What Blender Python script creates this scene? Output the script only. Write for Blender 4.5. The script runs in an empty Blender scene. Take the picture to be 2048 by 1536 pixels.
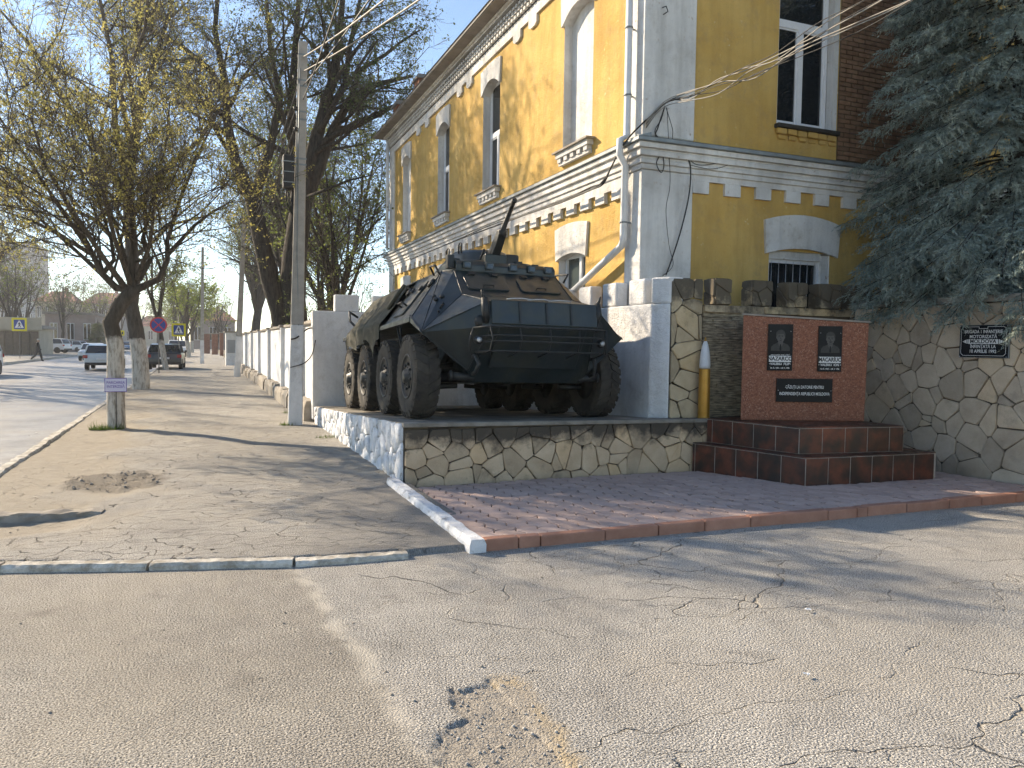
import bpy, bmesh, math, random
import numpy as np
from mathutils import Vector, Matrix
R_ = math.radians
scene = bpy.context.scene
COL = scene.collection

# ------------------------------------------------------------------ camera
F, CX, CY, HC = 1545.0, 1024.0, 768.0, 1.7          # focal length / centre in photo pixels, eye height in metres
def _n(v): return v / np.linalg.norm(v)
_vy = _n(np.array([(400 - CX) / F, -(682 - CY) / F, -1.0]))     # street direction (+Y) in camera space
_vx = np.array([(4900 - CX) / F, -(742 - CY) / F, -1.0])        # facade direction (+X)
_vx = _n(_vx - _vy * (_vx @ _vy))
RC = np.stack([_vx, _vy, np.cross(_vx, _vy)], 1)                # world -> camera
cam_d = bpy.data.cameras.new('camera')
cam = bpy.data.objects.new('camera', cam_d)
COL.objects.link(cam)
_m = RC.T
cam.matrix_world = Matrix([list(_m[0]) + [0], list(_m[1]) + [0], list(_m[2]) + [HC], [0, 0, 0, 1]])
cam_d.sensor_width = 36.0
cam_d.lens = F / 2048 * 36.0
cam_d.clip_start = 0.05
cam_d.clip_end = 3000
scene.camera = cam

# ------------------------------------------------------------------ sky, sun, exposure
SUN_EL = 27.0
SUN_H = (-0.608, 0.794)                              # horizontal direction towards the sun
world = bpy.data.worlds.new('World')
scene.world = world
world.use_nodes = True
wn = world.node_tree.nodes
sky = wn.new('ShaderNodeTexSky')
sky.sky_type = 'NISHITA'
sky.sun_disc = False
sky.sun_elevation = R_(SUN_EL)
sky.sun_rotation = math.atan2(SUN_H[0], SUN_H[1])
sky.altitude = 1500
sky.air_density = 1.0
sky.dust_density = 0.1
sky.ozone_density = 2.0
world.node_tree.links.new(sky.outputs[0], wn['Background'].inputs[0])
wn['Background'].inputs[1].default_value = 0.122
sun_d = bpy.data.lights.new('sun', 'SUN')
sun_d.energy = 4.6
sun_d.angle = R_(0.53)
sun_d.color = (1.0, 0.89, 0.74)
sun = bpy.data.objects.new('sun', sun_d)
COL.objects.link(sun)
_c, _s = math.cos(R_(SUN_EL)), math.sin(R_(SUN_EL))
sun.rotation_euler = Vector((-SUN_H[0] * _c, -SUN_H[1] * _c, -_s)).to_track_quat('-Z', 'Y').to_euler()
scene.view_settings.view_transform = 'Standard'
scene.view_settings.look = 'None'
scene.view_settings.gamma = 1.0
scene.view_settings.use_curve_mapping = False
scene.view_settings.exposure = 1.12
scene.view_settings.use_white_balance = True
scene.view_settings.white_balance_temperature = 7350
scene.render.engine = 'CYCLES'
scene.cycles.max_bounces = 4
scene.cycles.diffuse_bounces = 3
scene.cycles.glossy_bounces = 2
scene.cycles.transmission_bounces = 3
scene.cycles.volume_bounces = 0
scene.cycles.use_adaptive_sampling = True
scene.cycles.adaptive_threshold = 0.03
scene.cycles.transparent_max_bounces = 8
scene.cycles.use_denoising = True

# ------------------------------------------------------------------ pixel helpers (a pixel gives a direction only)
def ray(px, py): return RC.T @ np.array([(px - CX) / F, -(py - CY) / F, -1.0])
def at_y(px, py, Y):
    d = ray(px, py); t = Y / d[1]; return Vector((d[0] * t, Y, HC + d[2] * t))
def at_x(px, py, X):
    d = ray(px, py); t = X / d[0]; return Vector((X, d[1] * t, HC + d[2] * t))
def at_z(px, py, Z=0.0):
    d = ray(px, py); t = (Z - HC) / d[2]; return Vector((d[0] * t, d[1] * t, Z))

# ------------------------------------------------------------------ node helpers
class NT:
    def __init__(s, name):
        s.m = bpy.data.materials.new(name); s.m.use_nodes = True
        s.t = s.m.node_tree; s.b = s.t.nodes['Principled BSDF']
        s._pos = None; s.dim = '3D'
    def n(s, typ, **kw):
        nd = s.t.nodes.new('ShaderNode' + typ)
        for k, v in kw.items():
            setattr(nd, k, v)
        return nd
    def l(s, a, b): s.t.links.new(a, b)
    def put(s, sock, v):
        if isinstance(v, bpy.types.NodeSocket): s.l(v, sock)
        elif isinstance(v, (tuple, list)):
            sock.default_value = tuple(v) + ((1.0,) if len(v) == 3 and sock.type == 'RGBA' else ())
        else: sock.default_value = v
    def pos(s):
        if s._pos is None: s._pos = s.n('NewGeometry').outputs['Position']
        return s._pos
    def obj(s): return s.n('TexCoord').outputs['Object']
    def rnd(s): return s.n('ObjectInfo').outputs['Random']
    def sep(s, v, i):
        q = s.n('SeparateXYZ'); s.l(v, q.inputs[0]); return q.outputs[i]
    def scl(s, v, xyz):
        q = s.n('Mapping'); s.l(v, q.inputs[0]); q.inputs['Scale'].default_value = xyz; return q.outputs[0]
    def noise(s, scale, detail=4, rough=0.55, vec=None, dist=0.0):
        q = s.n('TexNoise', noise_dimensions=s.dim); s.l(vec if vec is not None else s.pos(), q.inputs['Vector'])
        q.inputs['Scale'].default_value = scale; q.inputs['Detail'].default_value = min(detail, 5)
        q.inputs['Roughness'].default_value = rough; q.inputs['Distortion'].default_value = dist
        return q.outputs['Fac']
    def noisec(s, scale, detail=2, vec=None):
        q = s.n('TexNoise', noise_dimensions=s.dim); s.l(vec if vec is not None else s.pos(), q.inputs['Vector'])
        q.inputs['Scale'].default_value = scale; q.inputs['Detail'].default_value = detail
        return q.outputs['Color']
    def vor(s, scale, feature='F1', vec=None, out='Distance', rnd=1.0):
        q = s.n('TexVoronoi', feature=feature, voronoi_dimensions=s.dim); s.l(vec if vec is not None else s.pos(), q.inputs['Vector'])
        q.inputs['Scale'].default_value = scale; q.inputs['Randomness'].default_value = rnd
        return q.outputs[out]
    def ramp(s, fac, stops):
        q = s.n('ValToRGB'); s.put(q.inputs[0], fac)
        e = q.color_ramp.elements
        while len(e) < len(stops): e.new(0.5)
        for i, (p, c) in enumerate(stops):
            e[i].position = p
            e[i].color = (c, c, c, 1) if isinstance(c, (int, float)) else tuple(c) + (1,)
        return q.outputs[0]
    def mix(s, fac, a, b, typ='MIX'):
        q = s.n('MixRGB', blend_type=typ)
        s.put(q.inputs[0], fac); s.put(q.inputs[1], a); s.put(q.inputs[2], b); return q.outputs[0]
    def math(s, op, a, b=0.0, clamp=False):
        q = s.n('Math', operation=op, use_clamp=clamp); s.put(q.inputs[0], a); s.put(q.inputs[1], b); return q.outputs[0]
    def warp(s, amt, scale, vec=None):
        v = vec if vec is not None else s.pos()
        q = s.n('VectorMath', operation='MULTIPLY_ADD')
        s.l(s.noisec(scale, 3, v), q.inputs[0]); q.inputs[1].default_value = (amt,) * 3; s.l(v, q.inputs[2])
        return q.outputs[0]
    def attr(s, name): return s.n('Attribute', attribute_name=name).outputs['Fac']
    def bump(s, h, strength=0.5, dist=0.01, prev=None):
        q = s.n('Bump'); s.put(q.inputs['Height'], h); q.inputs['Strength'].default_value = strength
        q.inputs['Distance'].default_value = dist
        if prev is not None: s.l(prev, q.inputs['Normal'])
        return q.outputs[0]
    def out(s, col, rough=0.8, nrm=None, metal=0.0, spec=0.4):
        s.put(s.b.inputs['Base Color'], col); s.put(s.b.inputs['Roughness'], rough)
        s.put(s.b.inputs['Metallic'], metal); s.put(s.b.inputs['Specular IOR Level'], spec)
        if nrm is not None: s.l(nrm, s.b.inputs['Normal'])
        return s.m

def simple(name, a, b, scale=6.0, rough=0.75, bs=40.0, bd=0.004, metal=0.0, local=False, spec=0.4, rnd=0.0):
    t = NT(name); v = t.obj() if local else t.pos()
    c = t.mix(t.ramp(t.noise(scale, 5, 0.6, v), [(0.3, 0.0), (0.7, 1.0)]), a, b)
    if rnd:
        c = t.mix(1.0, c, t.ramp(t.rnd(), [(0, 1 - rnd), (1, 1 + rnd * 0.0)]), 'MULTIPLY')
    nm = t.bump(t.noise(bs, 4, 0.6, v), 0.6, bd) if bd else None
    return t.out(c, rough, nm, metal, spec)

M = {}
# yellow rendered plaster: sunny ochre with paler worn spots
def m_plaster(name, ca, cb, chip, chip_amt=0.62, streak=0.35):
    t = NT(name)
    c = t.mix(t.ramp(t.noise(0.9, 6, 0.65), [(0.3, 0.0), (0.72, 1.0)]), ca, cb)
    c = t.mix(1.0, c, t.ramp(t.noise(0.45, 6, 0.7, dist=0.7), [(0.34, 0.80), (0.5, 1.0), (0.68, 1.10)]), 'MULTIPLY')
    gr = t.ramp(t.noise(2.6, 7, 0.78), [(0.52, 0.0), (0.74, 1.0)])
    c = t.mix(t.math('MULTIPLY', gr, 0.38), c, (0.26, 0.21, 0.15))
    st = t.ramp(t.noise(1.0, 5, 0.6, t.scl(t.pos(), (5.0, 5.0, 0.5))), [(0.44, 0.0), (0.70, 1.0)])
    c = t.mix(t.math('MULTIPLY', st, streak), c, tuple(x * 0.62 for x in ca))
    ch = t.ramp(t.noise(9.0, 6, 0.75), [(chip_amt, 0.0), (chip_amt + 0.05, 1.0)])
    c = t.mix(t.math('MULTIPLY', ch, 0.8), c, chip)
    sp = t.ramp(t.vor(7.0, 'F1', t.warp(0.15, 3.0)), [(0.05, 1.0), (0.10, 0.0)])
    c = t.mix(t.math('MULTIPLY', sp, 0.25), c, tuple(x * 0.45 for x in ca))
    h = t.math('ADD', t.noise(14.0, 6, 0.65), t.math('MULTIPLY', t.noise(70.0, 3, 0.6), 0.5))
    h = t.math('SUBTRACT', h, t.math('MULTIPLY', ch, 0.25))
    if name == 'white_wash': h = t.math('ADD', h, t.math('MULTIPLY', t.noise(4.0, 4, 0.6), 1.2))
    return t.out(c, 0.88, t.bump(h, 0.8, 0.035 if name == 'white_wash' else 0.02), spec=0.2)
M['yellow'] = m_plaster('yellow_plaster', (0.535, 0.328, 0.092), (0.615, 0.418, 0.152), (0.74, 0.63, 0.40), 0.645)
M['white'] = m_plaster('white_plaster', (0.60, 0.585, 0.56), (0.74, 0.73, 0.71), (0.42, 0.31, 0.235), 0.625, 0.55)
M['whitewash'] = m_plaster('white_wash', (0.68, 0.68, 0.68), (0.80, 0.80, 0.80), (0.50, 0.46, 0.40), 0.71, 0.3)
def m_wornwhite():
    t = NT('worn_white_rock')
    c = t.mix(t.ramp(t.noise(3.0, 6, 0.7), [(0.35, 0.0), (0.7, 1.0)]), (0.62, 0.63, 0.65), (0.80, 0.81, 0.83))
    d = t.ramp(t.noise(11.0, 6, 0.8), [(0.54, 0.0), (0.66, 1.0)])
    c = t.mix(t.math('MULTIPLY', d, 0.75), c, (0.26, 0.24, 0.21))
    return t.out(c, 0.9, t.bump(t.noise(18.0, 6, 0.7), 0.8, 0.03), spec=0.2)
M['rock_white'] = m_wornwhite()
# cut stone cladding: each stone its own tone, black lichen creeping down from the tops
def m_stone(name, a, b, dark, z_hi, z_lo, amt):
    t = NT(name)
    c = t.mix(t.ramp(t.noise(5.0, 5, 0.6), [(0.3, 0.0), (0.7, 1.0)]), a, b)
    c = t.mix(1.0, c, t.ramp(t.rnd(), [(0.0, (0.66, 0.66, 0.66)), (0.35, (0.88, 0.86, 0.84)), (0.7, (1, 1, 1)), (1.0, (1.10, 1.02, 0.90))]), 'MULTIPLY')
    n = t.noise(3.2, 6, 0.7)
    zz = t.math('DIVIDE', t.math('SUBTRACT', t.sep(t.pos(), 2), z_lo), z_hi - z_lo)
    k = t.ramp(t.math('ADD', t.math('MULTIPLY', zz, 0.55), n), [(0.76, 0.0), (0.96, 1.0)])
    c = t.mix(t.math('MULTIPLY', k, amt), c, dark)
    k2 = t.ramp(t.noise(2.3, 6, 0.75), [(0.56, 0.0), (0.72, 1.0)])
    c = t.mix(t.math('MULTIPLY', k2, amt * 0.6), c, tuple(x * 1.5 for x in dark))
    h = t.math('ADD', t.noise(9.0, 6, 0.65), t.math('MULTIPLY', t.noise(60.0, 3), 0.3))
    return t.out(c, 0.85, t.bump(h, 0.6, 0.02), spec=0.25)
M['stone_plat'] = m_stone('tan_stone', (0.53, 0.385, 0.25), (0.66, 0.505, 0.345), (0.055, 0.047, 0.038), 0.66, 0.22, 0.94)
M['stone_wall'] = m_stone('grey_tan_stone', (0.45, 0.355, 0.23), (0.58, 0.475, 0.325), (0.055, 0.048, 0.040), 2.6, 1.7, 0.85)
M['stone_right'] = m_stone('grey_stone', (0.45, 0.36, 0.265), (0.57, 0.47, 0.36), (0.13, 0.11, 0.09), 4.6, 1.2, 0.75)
M['mortar'] = simple('dark_mortar', (0.060, 0.044, 0.030), (0.135, 0.105, 0.072), 7.0, 0.95, 50.0, 0.01)
def m_stain():
    t = NT('stained_concrete')
    n = t.noise(3.0, 7, 0.72, t.scl(t.pos(), (1.0, 1.0, 0.7)))
    zz = t.math('DIVIDE', t.math('SUBTRACT', t.sep(t.pos(), 2), 0.2), 0.55)
    c = t.ramp(t.math('ADD', t.math('MULTIPLY', zz, -0.25), n), [(0.22, (0.045, 0.040, 0.033)), (0.38, (0.13, 0.112, 0.085)), (0.58, (0.32, 0.27, 0.19))])
    return t.out(c, 0.92, t.bump(t.noise(22.0, 6, 0.7), 0.7, 0.02), spec=0.2)
M['stain'] = m_stain()
M['slab'] = simple('weathered_slab', (0.12, 0.105, 0.085), (0.32, 0.29, 0.245), 2.6, 0.92, 40.0, 0.012)
M['slate'] = (lambda t: t.out(t.mix(1.0, t.mix(t.ramp(t.noise(1.2, 6, 0.7), [(0.35, 0.0), (0.65, 1.0)]), (0.26, 0.21, 0.145), (0.54, 0.45, 0.31)),
              t.ramp(t.noise(30.0, 2, 0.5, t.scl(t.pos(), (0.25, 0.25, 1.6))), [(0.35, 0.35), (0.65, 1.0)]), 'MULTIPLY'), 0.85, t.bump(t.noise(45.0, 5), 0.6, 0.01), spec=0.3))(NT('slate_strip'))
M['concrete'] = simple('concrete', (0.33, 0.31, 0.28), (0.45, 0.43, 0.40), 4.0, 0.9, 60.0, 0.006)
M['old_concrete'] = simple('old_concrete', (0.20, 0.175, 0.145), (0.36, 0.32, 0.27), 5.0, 0.92, 40.0, 0.012)
def m_asphalt(name, a, b, grit=1.0, cracks=0.8, dirt=(0.40, 0.33, 0.235), dirt_amt=0.5, crack_scale=1.7, extra=None):
    t = NT(name); t.dim = '2D'
    c = t.mix(t.ramp(t.noise(0.8, 6, 0.65), [(0.3, 0.0), (0.7, 1.0)]), a, b)
    g = t.noise(105.0, 3, 0.75); g2 = t.vor(70.0, 'F1')
    c = t.mix(1.0, c, t.ramp(g, [(0.34, 1 - 0.80 * grit), (0.50, 1.0), (0.64, 1 + 0.55 * grit)]), 'MULTIPLY')
    big = t.noise(0.33, 6, 0.7, dist=0.5)
    c = t.mix(1.0, c, t.ramp(big, [(0.33, 0.88), (0.50, 1.0), (0.66, 1.06)]), 'MULTIPLY')
    mot = t.noise(6.5, 5, 0.7)
    c = t.mix(1.0, c, t.ramp(mot, [(0.32, 0.90), (0.52, 1.0), (0.68, 1.06)]), 'MULTIPLY')
    d = t.ramp(t.noise(0.55, 7, 0.72, dist=0.6), [(0.46, 0.0), (0.66, 1.0)])
    c = t.mix(t.math('MULTIPLY', d, dirt_amt), c, t.mix(1.0, dirt, t.ramp(g, [(0.30, 0.6), (0.55, 1.0), (0.7, 1.2)]), 'MULTIPLY'))
    oil = t.ramp(t.vor(0.9, 'F1', t.warp(0.5, 2.5)), [(0.04, 1.0), (0.10, 0.0)])
    c = t.mix(t.math('MULTIPLY', oil, 0.22), c, (0.10, 0.09, 0.08))
    h = t.math('ADD', t.math('MULTIPLY', g, 0.5 * grit), t.math('MULTIPLY', g2, -0.35 * grit))
    cr = None
    if cracks:
        v = t.warp(0.55, 1.3)
        v = t.warp(0.07, 9.0, v)
        e1 = t.ramp(t.vor(crack_scale, 'DISTANCE_TO_EDGE', t.scl(v, (0.42, 1.5, 1.0))), [(0.0, 1.0), (0.0065, 0.0)])
        msk = t.ramp(t.noise(0.7, 4, 0.6), [(0.42, 0.0), (0.56, 1.0)])
        e2 = t.ramp(t.vor(crack_scale * 3.2, 'DISTANCE_TO_EDGE', t.scl(v, (0.5, 1.4, 1.0))), [(0.0, 1.0), (0.022 if extra is ex_walk else 0.014, 0.0)])
        m2 = t.ramp(t.noise(0.8, 4, 0.6, dist=0.4), [(0.40, 0.0), (0.52, 1.0)] if extra is ex_walk else [(0.50, 0.0), (0.60, 1.0)])
        cr = t.math('MAXIMUM', t.math('MULTIPLY', e1, msk), t.math('MULTIPLY', e2, m2))
        if extra is ex_drive: cr = t.math('MULTIPLY', cr, t.ramp(t.sep(t.pos(), 0), [(0.62, 0.12), (0.9, 1.0)]))
        c = t.mix(t.math('MULTIPLY', cr, cracks), c, (0.05, 0.042, 0.034))
        h = t.math('SUBTRACT', h, t.math('MULTIPLY', cr, 1.6))
    if extra: c, h = extra(t, c, h)
    return t.out(c, 0.5 if name == 'road_asphalt' else 0.9, t.bump(h, 1.0, 0.010 if name == 'road_asphalt' else 0.022), spec=0.5 if name == 'road_asphalt' else 0.25)
def ex_drive(t, c, h):
    x, y = t.sep(t.pos(), 0), t.sep(t.pos(), 1)
    wob = t.math('MULTIPLY', t.math('SUBTRACT', t.noise(1.6, 5, 0.6), 0.5), 0.22)
    s = t.math('ADD', t.math('SUBTRACT', x, t.math('ADD', t.math('MULTIPLY', t.math('SUBTRACT', 5.742, y), 0.076), 0.667)), wob)
    left = t.ramp(t.math('ADD', t.math('MULTIPLY', s, 4.0), 0.5), [(0.40, 1.0), (0.56, 0.0)])
    c = t.mix(t.math('MULTIPLY', left, 0.7), c, t.mix(1.0, c, (0.80, 0.76, 0.70), 'MULTIPLY'))
    near = t.ramp(t.math('ABSOLUTE', s), [(0.02, 1.0), (0.075, 0.0)])
    brk = t.ramp(t.noise(3.0, 4, 0.6), [(0.40, 0.0), (0.58, 1.0)])
    c = t.mix(t.math('MULTIPLY', t.math('MULTIPLY', near, brk), 0.7), c, (0.60, 0.555, 0.48))
    hm = t.attr('hole'); sm = t.attr('sand')
    c = t.mix(t.math('MULTIPLY', hm, 0.6), c, t.mix(t.noise(24.0, 4, 0.7), (0.30, 0.26, 0.21), (0.48, 0.425, 0.35)))
    c = t.mix(t.math('MULTIPLY', sm, 0.85), c, (0.50, 0.40, 0.26))
    h = t.math('ADD', h, t.math('MULTIPLY', hm, t.math('MULTIPLY', t.noise(38.0, 4, 0.7), 0.9)))
    return c, h
def ex_walk(t, c, h):
    dm = t.attr('dirt')
    c = t.mix(t.math('MULTIPLY', dm, 0.9), c, t.mix(t.noise(6.0, 6, 0.7), (0.29, 0.25, 0.195), (0.45, 0.395, 0.315)))
    pm = t.attr('patch')
    c = t.mix(t.math('MULTIPLY', pm, 0.5), c, t.mix(t.noise(110.0, 3, 0.7), (0.12, 0.115, 0.11), (0.27, 0.26, 0.245)))
    km = t.attr('dark')
    c = t.mix(t.math('MULTIPLY', km, 0.65), c, t.mix(t.noise(20.0, 5, 0.7), (0.06, 0.052, 0.043), (0.22, 0.19, 0.155)))
    return c, h
M['drive'] = m_asphalt('pale_asphalt', (0.42, 0.397, 0.362), (0.50, 0.478, 0.44), 1.2, 0.62, (0.53, 0.485, 0.415), 0.35, 1.1, ex_drive)
M['walk'] = m_asphalt('cracked_sidewalk', (0.305, 0.285, 0.255), (0.42, 0.394, 0.352), 0.9, 0.9, (0.49, 0.442, 0.365), 0.4, 1.9, ex_walk)
M['road'] = m_asphalt('road_asphalt', (0.17, 0.168, 0.165), (0.30, 0.295, 0.29), 0.5, 0.5, (0.30, 0.26, 0.205), 0.55, 0.5)
M['earth'] = simple('earth', (0.17, 0.135, 0.09), (0.30, 0.25, 0.17), 1.5, 0.95, 20.0, 0.03)
M['kerb_old'] = (lambda t: t.out(t.mix(t.ramp(t.noise(7.0, 6, 0.75), [(0.40, 0.0), (0.62, 1.0)]), (0.34, 0.305, 0.25), (0.66, 0.63, 0.57)), 0.9, t.bump(t.noise(25.0, 6, 0.75), 0.9, 0.02), spec=0.2))(NT('worn_kerb'))
M['kerb_pink'] = simple('pink_kerb', (0.36, 0.17, 0.115), (0.48, 0.25, 0.175), 6.0, 0.88, 70.0, 0.005, rnd=0.2)
M['paver'] = simple('pink_paver', (0.47, 0.335, 0.285), (0.57, 0.43, 0.375), 9.0, 0.85, 90.0, 0.004, rnd=0.22)
M['joint'] = simple('dark_joint', (0.045, 0.036, 0.030), (0.10, 0.08, 0.065), 12.0, 0.95, 60.0, 0.004)
def m_tile():
    t = NT('glazed_tile'); v = t.obj()
    g = t.ramp(t.noise(4.5, 3, 0.5), [(0.36, (0.032, 0.019, 0.015)), (0.52, (0.080, 0.028, 0.017)), (0.72, (0.19, 0.050, 0.024))])
    c = t.mix(1.0, g, t.ramp(t.rnd(), [(0.0, 0.7), (1.0, 1.1)]), 'MULTIPLY')
    return t.out(c, t.ramp(t.noise(12.0, 4), [(0.3, 0.30), (0.7, 0.55)]), t.bump(t.noise(20.0, 3), 0.25, 0.003), spec=0.5)
M['tile'] = m_tile()
M['grout'] = simple('pale_grout', (0.30, 0.27, 0.23), (0.42, 0.385, 0.34), 9.0, 0.9, 60.0, 0.003)
def m_granite():
    t = NT('red_chipped_granite')
    q = t.n('TexVoronoi'); t.l(t.pos(), q.inputs['Vector']); q.inputs['Scale'].default_value = 75.0
    f = t.sep(q.outputs['Color'], 0)
    c = t.ramp(f, [(0.0, (0.16, 0.058, 0.036)), (0.25, (0.23, 0.084, 0.048)), (0.6, (0.28, 0.108, 0.060)), (0.86, (0.32, 0.135, 0.080)), (0.97, (0.40, 0.22, 0.15))])
    c = t.mix(t.math('MULTIPLY', t.ramp(t.noise(1.3, 5, 0.6), [(0.4, 0.0), (0.7, 1.0)]), 0.35), c, (0.17, 0.07, 0.045))
    return t.out(c, 0.7, t.bump(q.outputs['Distance'], 0.5, 0.006), spec=0.35)
M['granite'] = m_granite()
M['plaque'] = simple('black_plaque', (0.008, 0.009, 0.011), (0.014, 0.015, 0.017), 3.0, 0.35, 0, 0, spec=0.12)
M['ink'] = simple('pale_lettering', (0.60, 0.60, 0.58), (0.72, 0.72, 0.70), 20.0, 0.7, 0, 0)
M['ink_dark'] = simple('dark_lettering', (0.01, 0.01, 0.012), (0.015, 0.015, 0.016), 20.0, 0.5, 0, 0)
M['etch1'] = simple('etched_grey', (0.060, 0.056, 0.052), (0.10, 0.095, 0.088), 30.0, 0.6, 0, 0)
M['etch2'] = simple('etched_dark_grey', (0.022, 0.022, 0.022), (0.038, 0.037, 0.035), 30.0, 0.5, 0, 0)
M['brass'] = simple('gold_paint', (0.40, 0.205, 0.036), (0.50, 0.27, 0.060), 9.0, 0.42, 60.0, 0.002, metal=0.55)
M['shellgrey'] = simple('pale_blue_paint', (0.56, 0.57, 0.59), (0.66, 0.67, 0.68), 8.0, 0.55, 40.0, 0.002)
def m_army():
    t = NT('dark_green_army_paint')
    c = t.ramp(t.noise(1.25, 3, 0.5, dist=0.8), [(0.36, (0.007, 0.014, 0.016)), (0.46, (0.012, 0.021, 0.024)), (0.57, (0.024, 0.030, 0.024)), (0.68, (0.011, 0.023, 0.029))])
    d = t.ramp(t.noise(5.5, 7, 0.75), [(0.5, 0.0), (0.76, 1.0)])
    c = t.mix(t.math('MULTIPLY', d, 0.25), c, (0.055, 0.062, 0.064))
    ch = t.ramp(t.noise(34.0, 6, 0.8), [(0.66, 0.0), (0.71, 1.0)])
    c = t.mix(t.math('MULTIPLY', ch, 0.6), c, (0.10, 0.105, 0.10))
    sk = t.ramp(t.noise(2.2, 5, 0.65, t.scl(t.pos(), (6.0, 6.0, 0.7))), [(0.52, 0.0), (0.72, 1.0)])
    c = t.mix(t.math('MULTIPLY', sk, 0.25), c, (0.055, 0.052, 0.046))
    return t.out(c, t.ramp(t.noise(6.0, 5), [(0.3, 0.28), (0.7, 0.50)]), t.bump(t.noise(22.0, 5, 0.65), 0.25, 0.006), spec=0.5)
M['army'] = m_army()
M['army_dark'] = simple('dark_steel', (0.012, 0.014, 0.015), (0.028, 0.030, 0.030), 8.0, 0.5, 50.0, 0.003)
M['bare'] = simple('worn_bright_metal', (0.40, 0.41, 0.42), (0.55, 0.56, 0.57), 20.0, 0.4, 0, 0, metal=0.7)
M['tyre'] = simple('dusty_tyre_rubber', (0.020, 0.019, 0.018), (0.070, 0.060, 0.048), 6.0, 0.88, 60.0, 0.006)
M['tarp'] = simple('olive_tarpaulin', (0.040, 0.040, 0.030), (0.085, 0.080, 0.058), 4.0, 0.9, 90.0, 0.004)
M['rubber'] = simple('black_rubber', (0.012, 0.012, 0.013), (0.022, 0.022, 0.023), 8.0, 0.6, 0, 0)
M['metal_grey'] = simple('grey_galvanised_sheet', (0.16, 0.18, 0.19), (0.25, 0.275, 0.285), 5.0, 0.5, 40.0, 0.003, metal=0.3)
M['roof'] = simple('grey_brown_roof_sheet', (0.17, 0.155, 0.14), (0.29, 0.265, 0.24), 3.0, 0.8, 20.0, 0.01)
M['pvc'] = simple('white_window_plastic', (0.66, 0.67, 0.69), (0.72, 0.73, 0.75), 5.0, 0.4, 0, 0)
M['pipe'] = simple('white_pipe_paint', (0.60, 0.60, 0.60), (0.70, 0.70, 0.70), 8.0, 0.5, 30.0, 0.003)
def m_glass(name, tint, rough=0.04):
    t = NT(name)
    nm = t.bump(t.noise(1.2, 2), 0.12, 0.02)
    return t.out(tint, rough, nm, spec=0.7)
M['glass'] = m_glass('dark_window_glass', (0.010, 0.013, 0.016))
M['glass_green'] = m_glass('pale_window_glass', (0.055, 0.07, 0.066), 0.1)
M['curtain'] = simple('grey_curtain', (0.10, 0.105, 0.11), (0.16, 0.165, 0.17), 4.0, 0.9, 0, 0)
M['brick'] = simple('brown_painted_brick', (0.20, 0.105, 0.062), (0.30, 0.175, 0.105), 7.0, 0.9, 60.0, 0.006, rnd=0.35)
M['brick_red'] = simple('red_brick', (0.19, 0.075, 0.045), (0.30, 0.14, 0.09), 6.0, 0.9, 50.0, 0.006, rnd=0.3)
M['pole'] = simple('pole_concrete', (0.28, 0.265, 0.24), (0.38, 0.36, 0.33), 5.0, 0.9, 50.0, 0.006)
M['wire'] = simple('black_cable', (0.012, 0.012, 0.012), (0.03, 0.03, 0.03), 8.0, 0.6, 0, 0)
M['wire_grey'] = simple('grey_cable', (0.22, 0.20, 0.17), (0.34, 0.31, 0.27), 8.0, 0.6, 0, 0)
def m_bark(name, a, b, white_z=None):
    t = NT(name); v = t.scl(t.obj(), (1.0, 1.0, 0.22))
    n = t.noise(14.0, 5, 0.7, v)
    c = t.mix(t.ramp(n, [(0.32, 0.0), (0.68, 1.0)]), a, b)
    if white_z:
        z = t.math('ADD', t.sep(t.obj(), 2), t.math('MULTIPLY', t.math('SUBTRACT', t.noise(5.0, 4, 0.6), 0.5), 0.35))
        k = t.ramp(t.math('DIVIDE', z, white_z * 2.0), [(0.485, 1.0), (0.515, 0.0)])
        wh = t.mix(t.ramp(t.noise(16.0, 6, 0.75, v), [(0.45, 0.0), (0.66, 1.0)]), (0.52, 0.48, 0.42), (0.19, 0.165, 0.135))
        c = t.mix(k, c, wh)
    return t.out(c, 0.92, t.bump(n, 1.0, 0.035), spec=0.2)
M['bark_w'] = m_bark('whitewashed_bark', (0.040, 0.034, 0.028), (0.11, 0.093, 0.076), 1.72)
M['bark'] = m_bark('dark_bark', (0.026, 0.023, 0.020), (0.080, 0.068, 0.056))
def m_leaf(name, cols, tr=0.35):
    t = NT(name)
    c = t.ramp(t.noise(2.2, 3, 0.6), [(i / (len(cols) - 1) * 0.5 + 0.25, k) for i, k in enumerate(cols)])
    c = t.mix(0.5, c, t.ramp(t.noise(16.0, 2), [(0.3, 0.45), (0.7, 1.35)]), 'MULTIPLY')
    t.out(c, 0.6, None, spec=0.3)
    tb = t.n('BsdfTranslucent'); t.put(tb.inputs[0], c)
    mx = t.n('MixShader'); mx.inputs[0].default_value = tr
    t.l(t.b.outputs[0], mx.inputs[1]); t.l(tb.outputs[0], mx.inputs[2])
    t.l(mx.outputs[0], t.t.nodes['Material Output'].inputs[0])
    return t.m
M['twig'] = simple('brown_twig', (0.075, 0.060, 0.045), (0.15, 0.125, 0.095), 4.0, 0.9, 0, 0)
M['leaf_yellow'] = m_leaf('yellow_green_blossom', [(0.22, 0.22, 0.08), (0.37, 0.34, 0.11), (0.47, 0.40, 0.14)], 0.65)
M['leaf_green'] = m_leaf('young_green_leaf', [(0.09, 0.13, 0.035), (0.16, 0.20, 0.05), (0.24, 0.26, 0.08)], 0.55)
M['leaf_dark'] = m_leaf('dark_green_leaf', [(0.06, 0.09, 0.035), (0.11, 0.14, 0.05), (0.17, 0.19, 0.075)], 0.5)
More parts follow.
